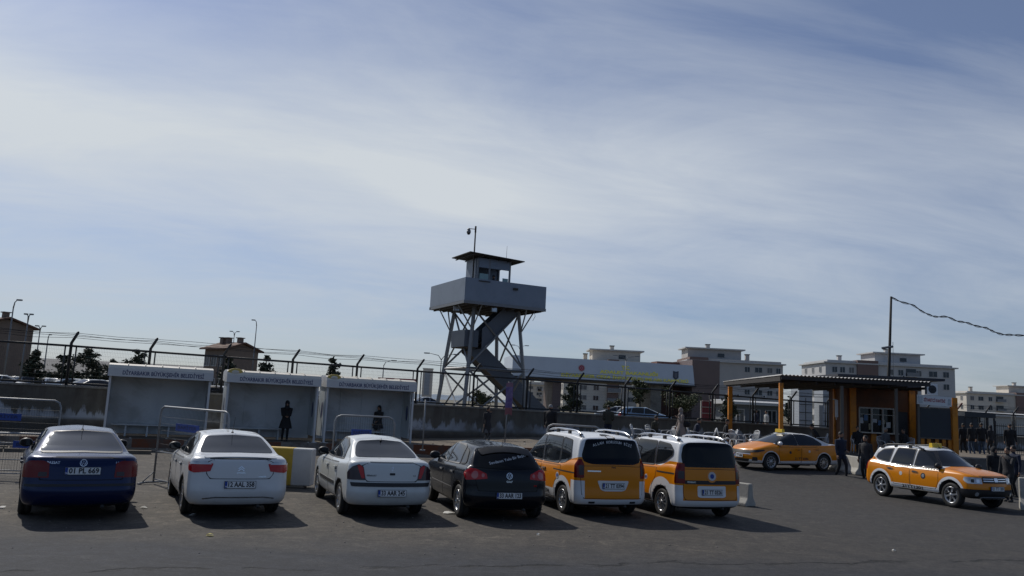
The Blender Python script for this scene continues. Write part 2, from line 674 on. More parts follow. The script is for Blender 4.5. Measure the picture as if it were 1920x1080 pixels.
def ribbon(mb, bvh, ax, pts, w=.012, off=.002, m=0, mirror=False, closed=False):
    """thin strip along a polyline on the body"""
    P = [Vector((p[0], p[1])) for p in pts]
    if closed:
        P.append(P[0])
    Q = [P[0]]
    for a, b in zip(P, P[1:]):
        k = max(1, int((b-a).length/.045))
        Q += [a+(b-a)*i/k for i in range(1, k+1)]
    vs, fs = [], []
    for i, p in enumerate(Q):
        t = (Q[min(i+1, len(Q)-1)]-Q[max(i-1, 0)])
        if t.length < 1e-6:
            t = Vector((1, 0))
        t.normalize()
        nn = Vector((-t.y, t.x))*w/2
        for q in (p+nn, p-nn):
            h, nr = hit(bvh, ax, q.x, q.y)
            vs.append(h+nr*off)
    for i in range(len(Q)-1):
        fs.append((2*i, 2*i+1, 2*i+3, 2*i+2))
    for sg in ((1, -1) if mirror else (1,)):
        mb.add([Vector((p.x, p.y*sg, p.z)) for p in vs], fs, m, True)


def surf_text(mb, bvh, ax, s, cu, cv, size, m=0, off=.006, ang=0, bold=0, flip=False, arc=None, sx=1):
    def put(vs, fs, cu, cv, ang):
        out = []
        for x, y in vs:
            x *= sx
            X, Y = x*math.cos(ang)-y*math.sin(ang), x*math.sin(ang)+y*math.cos(ang)
            u = cu+(-X if flip else X)
            h, nr = hit(bvh, ax, u, cv+Y)
            out.append(h+nr*off)
        mb.add(out, fs, m)
    if arc:
        n = len(s)
        for i, ch in enumerate(s):
            if ch == ' ':
                continue
            a = arc*(.5-(i+.5)/n)
            rad = size*.72*n/arc
            vs, fs = text_geo(ch, size, bold)
            put(vs, fs, cu+(math.sin(a)*rad if flip else -math.sin(a)*rad), cv+rad*(math.cos(a)-1), a)
    else:
        vs, fs = text_geo(s, size, bold)
        put(vs, fs, cu, cv, ang)


_wheels = {}
def wheel_meshes(r, w, style):
    k = (r, w, style)
    if k in _wheels:
        return _wheels[k]
    t = MB()
    h = w/2
    ri = r*.66
    t.lathe([(ri, -h*.9), (ri+.01, -h), (r*.86, -h), (r*.96, -h*.86), (r, -h*.6), (r, -h*.2), (r-.006, -h*.18), (r-.006, h*.18), (r, h*.2), (r, h*.6), (r*.96, h*.86), (r*.86, h), (ri+.01, h), (ri, h*.9)], 32, 0)
    # inner barrel
    t.lathe([(ri, h*.9), (ri-.015, h*.5), (ri-.02, -h*.9), (ri, -h*.9)], 32, 0)
    tyre = t.mesh('wheel', [M_RUB])
    g = MB()
    g.lathe([(ri-.002, h*.86), (ri+.004, h*.97), (ri-.012, h*.99), (ri-.03, h*.8), (ri-.035, h*.4)], 32, 0)
    g.lathe([(.001, h*.35), (ri-.02, h*.35)], 32, 1)
    n = {'five': 5, 'multi': 10, 'cover': 7, 'six': 6}[style]
    for i in range(n):
        a = 2*math.pi*i/n+.3
        wd = {'five': .03, 'multi': .014, 'cover': .032, 'six': .026}[style]
        dv = Vector((math.cos(a), 0, math.sin(a)))
        pv = Vector((-math.sin(a), 0, math.cos(a)))
        vs = []
        for rr, ww, hh in ((.035, wd*1.0, h*.92), (ri*.6, wd*.8, h*.84), (ri-.012, wd*1.15, h*.93)):
            for sg in (-1, 1):
                vs.append(dv*rr+pv*ww*sg+Vector((0, hh, 0)))
            for sg in (-1, 1):
                vs.append(dv*rr+pv*ww*sg*1.3+Vector((0, hh-.035, 0)))
        fs = []
        for q in (0, 4):
            fs += [(q, q+1, q+5, q+4), (q+1, q+3, q+7, q+5), (q+2, q, q+4, q+6)]
        g.add(vs, fs, 0, False)
    g.lathe([(.001, h*1.0), (.03, h*.99), (.045, h*.9), (.045, h*.5)], 16, 0)
    rim = g.mesh('rim', [M_ALLOY, M_DISC])
    _wheels[k] = (tyre, rim)
    return _wheels[k]


def plate(root, S, txt, loc, rz, tilt=0, dark=False):
    p = MB()
    p.box((0, 0, 0), (.53, .016, .125), 3)
    p.box((0, -.003, 0), (.515, .016, .11), 4 if dark else 0)
    p.box((-.237, -.005, 0), (.04, .016, .108), 2)
    vs, fs = text_geo(txt, .115, .0035)
    xs = [v[0] for v in vs]
    wdt = max(xs)-min(xs)
    k = min(1.0, .44/wdt)
    cx = (max(xs)+min(xs))/2
    p.add([((x-cx)*k+.018, -.0135, y) for x, y in vs], fs, 1)
    vs, fs = text_geo('TR', .03, .001)
    p.add([(x-.237, -.0145, y-.035) for x, y in vs], fs, 0)
    o = p.build('number_plate', [M_PLATE, M_INK, M_EU, M_BLK, M_PLATE], root)
    o.location = loc
    o.rotation_euler = (tilt, 0, rz)
    return o


def lamp(q, bvh, ax, poly, m, sg):
    if ax in 'BF':
        patch(q, bvh, ax, [(y*sg, z) for y, z in poly], .009+.003*m, .01, m, .05, .015)
    elif ax in 'CD':
        patch(q, bvh, ax+('+' if sg > 0 else '-'), poly, .009+.003*m, .01, m, .05, .015)
    else:
        patch(q, bvh, 'L' if sg > 0 else 'R', poly, .009+.003*m, .01, m, .05, .015)


def make_car(S):
    root = thing(S['name'], S['label'], S['cat'], (S['pos'][0], S['pos'][1], S['pos'][2] if len(S['pos']) > 2 else 0), R(S['yaw']), S.get('group'))
    sc_ = S.get('scale', 1)
    root.scale = sc_ if isinstance(sc_, tuple) else (sc_,)*3
    PA = S['paint']
    verts, faces, mi, bvh = body_mesh(S)
    b = MB()
    b.add(verts, faces, 0, True)
    b.m = list(mi)
    wb, hw, wr = S['wb'], S['hw'], S['wr']
    CUR.update(xr=S['xr'], xf=S['xf'], hw=hw)
    # door shut lines, fuel flap
    for d in S['doors']:
        ribbon(b, bvh, 'L', d, .022, .0015, 2, True, True)
    for rb in S.get('lines', ()):
        ribbon(b, bvh, rb[0], rb[1], rb[2] if len(rb) > 2 else .012, .002, 2, rb[0] == 'L')
    if 'lid' in S:
        ribbon(b, bvh, 'B', S['lid'], .02, .0015, 2, False, True)
    if 'fuel' in S:
        x, z = S['fuel']
        ribbon(b, bvh, 'R', [(x-.08, z-.08), (x+.08, z-.08), (x+.08, z+.08), (x-.08, z+.08)], .01, .002, 2, False, True)
    body = b.build('body', [PA, M_BLK, M_GAP], root)
    # doors as slightly proud panels with a handle each
    for i, d in enumerate(S['doors']):
        for side, sg in (('L', 1), ('R', -1)):
            q = MB()
            patch(q, bvh, side, d, .003, .006, 0, .09, .03)
            dr = q.build('door', [PA], root)
            hx, hz = S['handles'][i]
            h, nr = hit(bvh, side, hx, hz)
            hb = MB()
            c = h+Vector((0, sg*.018, 0))
            hb.box((c.x, c.y, c.z), (.19, .028, .03), 0)
            hb.box((c.x-.05, c.y-sg*.012, c.z-.004), (.11, .02, .05), 1)
            hb.build('handle', [S.get('hmat', PA), M_BLK], dr)
    for w in S['side_glass']:
        for side in ('L', 'R'):
            q = MB()
            patch(q, bvh, side, [(x, z) for x, z in w], .007, .01, 0, .045, .035)
            fr = MB()
            o = q.build('window', [M_GLASS], root)
            ribbon(fr, bvh, side, rounded(w, .035), .028, .009, 0, False, True)
            fr.build('window_frame', [S.get('frame', M_BLK)], o)
    q = MB()
    patch(q, bvh, 'B', S['rear_glass'], .007, .01, 0, .05, .06)
    rg = q.build('rear_window', [S.get('rgmat', M_GLASS)], root)
    if 'rear_trim' in S:
        q = MB()
        ribbon(q, bvh, 'B', rounded(S['rear_glass'], .06), .022, .006, 0, False, True)
        q.build('window_seal', [M_BLK], rg)
    q = MB()
    patch(q, bvh, 'F', S['windscreen'], .007, .01, 0, .06, .06)
    q.build('windscreen', [M_GLASS], root)
    if 'lid' in S:
        q = MB()
        patch(q, bvh, 'B', S['lid'], .003, .006, 0, .09, .05)
        lid = q.build(S.get('lidname', 'boot_lid'), [PA], root)
    # lamps
    for sg in (1, -1):
        q = MB()
        for (ax, poly, m) in S['tail']:
            lamp(q, bvh, ax, poly, m, sg)
        q.build('tail_light', S['tailmats'], root)
        q = MB()
        for (ax, poly, m) in S['head']:
            lamp(q, bvh, ax, poly, m, sg)
        q.build('headlight', [M_CLR, M_BLK, M_CHR], root)
        # mirror
        mx, mz = S['mirror']
        h, nr = hit(bvh, 'L' if sg > 0 else 'R', mx, mz)
        q = MB()
        q.ell((h.x, h.y+sg*.13, h.z+.03), (.07, .12, .085), 0, 12, 8)
        q.box((h.x+.01, h.y+sg*.03, h.z-.02), (.05, .09, .04), 1)
        q.box((h.x-.066, h.y+sg*.13, h.z+.03), (.008, .17, .11), 2)
        q.build('wing_mirror', [S.get('mirmat', M_BLK), M_BLK, M_GLASS], root)
    # extra patches on the body
    for ex in S.get('extra', ()):
        nm, mats, items = ex
        if nm in ('side_strip', 'side_cladding', 'slide_rail', 'bumper_reflector', 'sill'):
            for sg in (1, -1):
                q = MB()
                for it in items:
                    it[0](q, bvh, *it[1:-1], False)
                q.v = [Vector((v.x, v.y*sg, v.z)) for v in q.v]
                q.build(nm, mats, root)
            continue
        q = MB()
        for it in items:
            it[0](q, bvh, *it[1:])
        q.build(nm, mats, root)
    # underside parts
    u = MB()
    u.tube([(-wb/2, -hw+.2, wr), (-wb/2, hw-.2, wr)], .04, 8, 0)
    u.tube([(wb/2, -hw+.2, wr), (wb/2, hw-.2, wr)], .035, 8, 0)
    u.tube([(S['xr']+.1, -.35, S['low'][0][0]+.02), (S['xr']+.7, -.33, S['low'][0][0]+.02)], .03, 8, 0)
    u.box((-.1, 0, S['low'][0][0]-.01), (wb-.5, .5, .06), 0)
    u.build('underbody', [M_DISC], root)
    ty, rm = wheel_meshes(wr, S.get('ww', .2), S['rim'])
    for wx in (-wb/2, wb/2):
        for sg in (1, -1):
            o = bpy.data.objects.new('wheel', ty)
            COL.objects.link(o)
            o.parent = root
            o.location = (wx, sg*(hw-.03-S.get('ww', .2)/2), wr)
            rot = S.get('steer', 0) if wx > 0 else 0
            o.rotation_euler = (0, .4*wx, R(rot)+(0 if sg > 0 else math.pi))
            r2 = bpy.data.objects.new('rim', rm)
            COL.objects.link(r2)
            r2.parent = o
    # plates
    x, z, txt = S['rplate']
    h, nr = hit(bvh, 'B', S.get('rpy', 0), z)
    plate(root, S, txt, (h.x-.015, S.get('rpy', 0), z), -math.pi/2, -S.get('rptilt', .05))
    x, z, txt = S['fplate']
    h, nr = hit(bvh, 'F', 0, z)
    plate(root, S, txt, (h.x+.015, 0, z), math.pi/2, -.05)
    if 'antenna' in S:
        ax_, al = S['antenna']
        h, nr = hit(bvh, 'T', ax_, 0)
        q = MB()
        q.ell((h.x, 0, h.z), (.045, .025, .03), 0, 8, 6)
        q.tube([(h.x, 0, h.z), (h.x-al*.55, 0, h.z+al*.85)], [.006, .003], 6, 0)
        q.build('antenna', [M_BLK], root)
    if 'rails' in S:
        x0, x1, yy, mt_, hh = S['rails']
        for sg in (1, -1):
            q = MB()
            pts = []
            for i in range(13):
                t = i/12
                x = x0+(x1-x0)*t
                h, nr = hit(bvh, 'T', x, sg*yy)
                lift = hh*min(1, math.sin(math.pi*min(max(t, .0), 1))*2.6)
                pts.append((x, sg*yy, h.z+.01+lift))
            q.tube(pts, .021, 8, 0)
            for t in (0.06, .36, .68, .94):
                x = x0+(x1-x0)*t
                h, nr = hit(bvh, 'T', x, sg*yy)
                q.box((x, sg*yy, h.z+.02), (.1, .045, .06+hh*.4), 1)
            q.build('roof_rail', [mt_, M_BLK], root)
    if 'taxi' in S:
        h, nr = hit(bvh, 'T', S['taxi'], 0)
        q = MB()
        q.prism([(-.07, 0), (.07, 0), (.05, .13), (-.05, .13)], -.2, .2, 'y', 0, Matrix.Translation((h.x, 0, h.z+.01)))
        vs, fs = text_geo('TAKSİ', .09, .002)
        for sg in (1, -1):
            q.add([(h.x+sg*(.068-.015*(y+.05)/.1), sg*x, h.z+.065+y) for x, y in vs], fs, 1)
        q.build('taxi_roof_sign', [M_YEL, M_INK], root)
    S['bvh'] = bvh
    return root


# a few ready decorations -------------------------------------------------
def disc2(mb, bvh, ax, cu, cv, r, m, off=.012, n=20, r0=0):
    P = [(cu+r*math.cos(2*math.pi*k/n), cv+r*math.sin(2*math.pi*k/n)) for k in range(n)]
    if r0:
        vs, fs = [], []
        for k in range(n):
            for rr in (r0, r):
                h, nr = hit(bvh, ax, cu+rr*math.cos(2*math.pi*k/n), cv+rr*math.sin(2*math.pi*k/n))
                vs.append(h+nr*off)
        for k in range(n):
            a, b = 2*k, 2*((k+1) % n)
            fs.append((a, a+1, b+1, b))
        mb.add(vs, fs, m)
    else:
        patch(mb, bvh, ax, P, off, .005, m, .2, 0)
def strokes(mb, bvh, ax, segs, w, m, off=.014):
    for sgm in segs:
        ribbon(mb, bvh, ax, sgm, w, off, m)
def vw_badge(mb, bvh, ax, cu, cv, r, m):
    disc2(mb, bvh, ax, cu, cv, r, m, .012, 24, r*.84)
    k = r
    strokes(mb, bvh, ax, [[(cu-.32*k, cv+.75*k), (cu, cv+.12*k), (cu+.32*k, cv+.75*k)],
                          [(cu-.72*k, cv+.5*k), (cu-.3*k, cv-.62*k), (cu, cv+.0*k), (cu+.3*k, cv-.62*k), (cu+.72*k, cv+.5*k)]], .16*r, m)
def chevrons(mb, bvh, ax, cu, cv, r, m):
    strokes(mb, bvh, ax, [[(cu-r, cv-.1*r), (cu, cv+.7*r), (cu+r, cv-.1*r)], [(cu-r, cv-.8*r), (cu, cv), (cu+r, cv-.8*r)]], .26*r, m)
def diamond(mb, bvh, ax, cu, cv, r, m):
    strokes(mb, bvh, ax, [[(cu, cv+r), (cu+.6*r, cv), (cu, cv-r), (cu-.6*r, cv), (cu, cv+r)]], .22*r, m)
# ------------------------------------------------------------------ the cars
LOW = [(.20, .18, .24, .14), (.27, .05, .07, .04), (.38, .01, .015, .008), (.50, .0, .0, .0), (.57, .03, .01, .0)]
SH = [(-.12, .06, .05, .004), (-.035, .085, .10, .025), (0, .13, .18, .07)]


def wheelarch_pts(cx, cz, r, a0, a1, n=8):
    return [(cx+r*math.cos(R(a0+(a1-a0)*i/n)), cz+r*math.sin(R(a0+(a1-a0)*i/n))) for i in range(n+1)]


CARS = []
# --- dark blue saloon
P_BLUE = paint('paint_dark_blue', (.003, .013, .062), metal=.35, rough=.25, coat=.35, dirt=.03)
CARS.append(dict(name='parked_car', label='dark blue saloon, leftmost of the cars parked in the front row', cat='car', group='cars parked in the front row',
    scale=1.045, pos=(-8.42, 16.15), yaw=120.5, paint=P_BLUE, xr=-2.43, xf=2.27, hw=.873, wb=2.70, wr=.315, rim='five', low=LOW, sh=SH,
    belt=[(-2.43, 1.0), (-2.2, 1.03), (-1.7, 1.0), (-1.2, .965), (0, .94), (1.2, .92), (1.9, .84), (2.27, .74)],
    gh=dict(xr=-1.83, xf=1.25, hw=.76, zb=[(-1.9, 1.05), (-1.4, 1.0), (-1, .975), (0, .95), (1.3, 1.0)], rr=.2),
    rf_=dict(xr=-1.12, xf=.38, hw=.56, z=[(-1.2, 1.33), (-.9, 1.375), (-.3, 1.405), (.4, 1.365)], rr=.16), rcrown=.03,
    doors=[[(-.1, .3), (.92, .3), (1.0, .60), (.98, .89), (-.12, .905)], [(-1.0, .52), (-.88, .3), (-.14, .3), (-.16, .905), (-1.02, .925), (-1.1, .72)]],
    handles=[(.06, .80), (-.9, .82)],
    side_glass=[[(1.02, .985), (.42, 1.325), (.0, 1.36), (-.05, .975)], [(-.11, .978), (-.06, 1.362), (-.62, 1.35), (-.93, 1.27), (-1.02, .998)], [(-1.08, 1.0), (-1.02, 1.235), (-1.36, 1.08), (-1.42, 1.02)]],
    rear_glass=[(-.64, 1.06), (-.47, 1.345), (0, 1.375), (.47, 1.345), (.64, 1.06), (0, 1.075)],
    windscreen=[(-.66, 1.03), (-.5, 1.34), (0, 1.36), (.5, 1.34), (.66, 1.03), (0, 1.06)],
    lid=[(-.6, .66), (.6, .66), (.62, .97), (.4, 1.01), (-.4, 1.01), (-.62, .97)], rear_trim=1,
    tail=[('C', [(.06, .69), (.58, .69), (.55, .88), (.42, .95), (.2, .955), (.08, .92)], 0), ('C', [(.10, .71), (.24, .71), (.24, .78), (.10, .78)], 1)],
    tailmats=[M_DRED, M_SMOKE], head=[('D', [(.0, .63), (.5, .65), (.55, .75), (.02, .74)], 0)],
    mirror=(.9, 1.0), rplate=(0, .80, '01 PL 669'), fplate=(0, .5, '01 PL 669'), antenna=(-.95, .22), fuel=(-1.65, .82),
    extra=[('badge', [M_CHR], [(vw_badge, 'B', 0, .925, .055, 0)]), ('model_lettering', [M_CHR], [(surf_text, 'B', 'PASSAT', .43, .925, .055, 0, .008, 0, .001, True), (surf_text, 'B', '1.8', -.5, .925, .045, 0, .008, 0, .001, True)]),
           ('bumper_strip', [M_BLK], [(ribbon, 'B', [(-.8, .57), (0, .575), (.8, .57)], .04, .006, 0)])]))
# --- white saloon with lip spoiler
P_WHITE = paint('paint_white', (.66, .67, .67), rough=.28)
CARS.append(dict(name='parked_car', label='white saloon with slim red tail lights, between the dark blue saloon and the concrete block', cat='car', group='cars parked in the front row',
    scale=1.045, pos=(-5.85, 17.1), yaw=117, paint=P_WHITE, xr=-2.30, xf=2.13, hw=.875, wb=2.65, wr=.31, rim='cover', low=LOW, sh=SH,
    belt=[(-2.30, 1.02), (-2.1, 1.055), (-1.6, 1.02), (-1.1, .98), (0, .95), (1.1, .93), (1.8, .86), (2.13, .76)],
    gh=dict(xr=-1.78, xf=1.25, hw=.765, zb=[(-1.85, 1.085), (-1.3, 1.02), (-1, .99), (0, .96), (1.25, 1.01)], rr=.17),
    rf_=dict(xr=-1.12, xf=.3, hw=.57, z=[(-1.2, 1.36), (-.9, 1.395), (-.3, 1.42), (.3, 1.385)], rr=.15), rcrown=.03,
    doors=[[(-.12, .3), (.86, .3), (.95, .60), (.93, .9), (-.14, .92)], [(-.98, .52), (-.86, .3), (-.16, .3), (-.18, .92), (-1.0, .95), (-1.06, .72)]],
    handles=[(.04, .82), (-.88, .84)],
    side_glass=[[(.98, .99), (.36, 1.34), (-.02, 1.375), (-.06, .98)], [(-.12, .985), (-.08, 1.378), (-.62, 1.37), (-.98, 1.28), (-1.12, 1.04), (-1.0, 1.01)]],
    rear_glass=[(-.65, 1.10), (-.49, 1.355), (0, 1.385), (.49, 1.355), (.65, 1.10), (0, 1.115)],
    windscreen=[(-.66, 1.04), (-.5, 1.355), (0, 1.38), (.5, 1.355), (.66, 1.04), (0, 1.07)],
    lid=[(-.5, .70), (.5, .70), (.56, .78), (.56, .97), (.4, 1.03), (-.4, 1.03), (-.56, .97), (-.56, .78)],
    tail=[('C', [(.05, .95), (.10, .82), (.40, .79), (.54, .83), (.64, .95), (.40, .965)], 0), ('C', [(.08, .935), (.55, .93), (.50, .975), (.2, .985)], 1)],
    tailmats=[M_RED, M_CLR], head=[('D', [(.0, .63), (.5, .65), (.65, .78), (.02, .74)], 0)],
    mirror=(.86, 1.01), rplate=(0, .60, '12 AAL 358'), fplate=(0, .45, '12 AAL 358'), antenna=(-.85, .36), rptilt=.12,
    extra=[('badge', [M_CHR], [(chevrons, 'B', 0, .87, .05, 0)]), ('model_lettering', [M_CHR], [(surf_text, 'B', 'CITROËN', 0, .795, .034, 0, .008, 0, .001, True), (surf_text, 'B', 'c-elysée', -.37, .735, .04, 0, .008, 0, .001, True)]),
           ('boot_spoiler', [P_WHITE, M_BLK], [(patch, 'T', [(-2.13, -.6), (-2.05, -.62), (-2.05, .62), (-2.13, .6)], .02, .02, 0, .1, .03), (ribbon, 'B', [(-.52, 1.03), (0, 1.035), (.52, 1.03)], .018, .005, 1)]),
           ('bumper_strip', [M_CHR], [(ribbon, 'B', [(-.6, .36), (-.4, .385), (.4, .385), (.6, .36)], .02, .006, 0)])]))
# --- older white saloon with black bumper band
P_WHITE2 = paint('paint_old_white', (.62, .64, .63), rough=.34, coat=.7)
CARS.append(dict(name='parked_car', label='older white saloon with a black bumper band and smoked tail lights', cat='car', group='cars parked in the front row',
    scale=1.06, pos=(-2.98, 17.95), yaw=112.5, paint=P_WHITE2, xr=-2.13, xf=2.03, hw=.82, wb=2.47, wr=.295, rim='cover', low=LOW, sh=SH, ww=.18,
    belt=[(-2.13, 1.0), (-1.95, 1.035), (-1.5, 1.0), (-1.1, .965), (0, .93), (1.0, .92), (1.7, .83), (2.03, .74)],
    gh=dict(xr=-1.72, xf=1.12, hw=.71, zb=[(-1.8, 1.06), (-1.3, 1.0), (-1, .975), (0, .94), (1.2, .98)], rr=.22),
    rf_=dict(xr=-1.05, xf=.2, hw=.53, z=[(-1.1, 1.31), (-.8, 1.375), (-.3, 1.40), (.25, 1.36)], rr=.18), rcrown=.035,
    doors=[[(-.15, .3), (.75, .3), (.84, .60), (.82, .88), (-.17, .9)], [(-.92, .5), (-.80, .3), (-.19, .3), (-.21, .9), (-.98, .93), (-1.0, .7)]],
    handles=[(.0, .80), (-.82, .82)],
    side_glass=[[(.86, .975), (.3, 1.31), (-.02, 1.35), (-.08, .965)], [(-.15, .97), (-.1, 1.355), (-.55, 1.35), (-.9, 1.24), (-1.02, .998)]],
    rear_glass=[(-.60, 1.075), (-.52, 1.24), (-.42, 1.335), (0, 1.365), (.42, 1.335), (.52, 1.24), (.60, 1.075), (0, 1.085)],
    windscreen=[(-.6, 1.01), (-.46, 1.33), (0, 1.35), (.46, 1.33), (.6, 1.01), (0, 1.04)],
    lid=[(-.46, .68), (.46, .68), (.53, .8), (.55, .95), (.4, 1.01), (-.4, 1.01), (-.55, .95), (-.53, .8)],
    tail=[('C', [(.13, .70), (.50, .70), (.53, .82), (.42, .93), (.30, .975), (.2, .93)], 1), ('C', [(.155, .73), (.22, .73), (.33, .955), (.27, .955), (.21, .92)], 2)],
    tailmats=[M_RED, M_SMOKE, M_RED], head=[('D', [(.0, .62), (.5, .63), (.6, .75), (.02, .74)], 0)],
    mirror=(.76, .99), rplate=(0, .475, '33 AAR 245'), fplate=(0, .42, '33 AAR 245'), antenna=(-1.0, .07),
    extra=[('badge', [M_CHR, M_BLK], [(diamond, 'B', 0, .90, .035, 0), (patch, 'B', [(-.05, .79), (.05, .79), (.05, .83), (-.05, .83)], .008, .004, 1, .2, .01)]),
           ('model_lettering', [M_INK], [(surf_text, 'B', 'RENAULT', .38, .78, .04, 0, .008, 0, .001, True), (surf_text, 'B', '1.4', -.42, .78, .04, 0, .008, 0, .001, True)]),
           ('bumper_strip', [M_BLK], [(patch, 'B', [(-.72, .585), (.72, .585), (.74, .655), (-.74, .655)], .012, .01, 0, .08, .01)]),
           ('side_strip', [M_BLK], [(patch, 'L', [(-.8, .50), (.78, .50), (.78, .56), (-.8, .56)], .012, .01, 0, .12, .01, True)])]))
# --- dark hatchback
P_NAVY = paint('paint_black_blue', (.003, .005, .010), metal=.2, rough=.22, coat=.3, dirt=.02)
CARS.append(dict(name='parked_car', label='black-blue hatchback with white writing slanting across its rear window', cat='car', group='cars parked in the front row',
    scale=1.025, pos=(-.48, 18.3), yaw=108, paint=P_NAVY, rgmat=M_TINT, xr=-2.0, xf=2.19, hw=.885, wb=2.58, wr=.32, rim='five', low=LOW, sh=[(-.22, .03, .05, .004), (-.04, .06, .10, .02), (0, .10, .18, .065)], br=.17,
    belt=[(-2.0, 1.0), (-1.5, 1.0), (-1, .985), (0, .95), (1.1, .93), (1.9, .84), (2.19, .76)],
    gh=dict(xr=-1.88, xf=1.25, hw=.775, zb=[(-1.9, 1.02), (-1, 1.0), (0, .965), (1.3, 1.02)], rr=.24, br=.16),
    rf_=dict(xr=-1.55, xf=.32, hw=.58, z=[(-1.6, 1.36), (-1.2, 1.40), (-.4, 1.43), (.35, 1.40)], rr=.16, br=.1), rcrown=.03,
    doors=[[(-.1, .3), (.88, .3), (.96, .60), (.94, .9), (-.12, .92)], [(-.94, .52), (-.84, .3), (-.14, .3), (-.16, .92), (-1.02, .95), (-1.02, .72)]],
    handles=[(.05, .83), (-.84, .85)], hmat=M_CHR,
    side_glass=[[(.98, 1.0), (.38, 1.345), (-.0, 1.385), (-.05, .985)], [(-.11, .99), (-.06, 1.388), (-.72, 1.38), (-.9, 1.34), (-1.02, 1.02)], [(-1.08, 1.025), (-.97, 1.33), (-1.2, 1.27), (-1.36, 1.09), (-1.34, 1.05)]],
    rear_glass=[(-.70, 1.01), (-.56, 1.36), (0, 1.385), (.56, 1.36), (.70, 1.01), (0, .985)],
    windscreen=[(-.68, 1.05), (-.52, 1.37), (0, 1.39), (.52, 1.37), (.68, 1.05), (0, 1.08)],
    lid=[(-.6, .58), (.6, .58), (.66, .8), (.68, .97), (0, .96), (-.68, .97), (-.66, .8)], lidname='tailgate',
    tail=[('C', [(.02, .90), (.0, .81), (.48, .77), (.60, .90), (.46, .99), (.30, .985), (.18, .95)], 0),
          ('C', [(.30+.075*math.cos(k*.7), .875+.075*math.sin(k*.7)) for k in range(9)], 1), ('C', [(.11+.04*math.cos(k*.7), .87+.04*math.sin(k*.7)) for k in range(9)], 1)],
    tailmats=[M_RED, pmat('lamp_pink', (.45, .1, .1), .15, coat=.8)], head=[('D', [(.0, .63), (.5, .65), (.65, .78), (.02, .74)], 0)],
    mirror=(.88, 1.02), rplate=(0, .50, '33 AAR 123'), fplate=(0, .42, '33 AAR 123'), antenna=(-1.35, .2),
    extra=[('badge', [M_CHR], [(vw_badge, 'B', 0, .87, .062, 0)]), ('badge_red', [M_RED], [(surf_text, 'B', 'GTI', -.56, .68, .045, 0, .008, 0, .002, True)]),
           ('model_lettering', [M_CHR], [(surf_text, 'B', 'GOLF', 0, .76, .05, 0, .006, 0, .001, True)]),
           ('window_sticker', [M_STICK], [(surf_text, 'B', 'Sevdanın Yolu Bir Başka', -.03, 1.17, .068, 0, .010, R(12), .001, True, None, 1.25)]),
           ('roof_spoiler', [M_BLK], [(patch, 'T', [(-1.62, -.5), (-1.48, -.54), (-1.48, .54), (-1.62, .5)], .03, .03, 0, .12, .04)]),
           ('side_strip', [M_CHR], [(ribbon, 'L', [(-.9, .55), (.85, .55)], .02, .01, 0, True)])]))
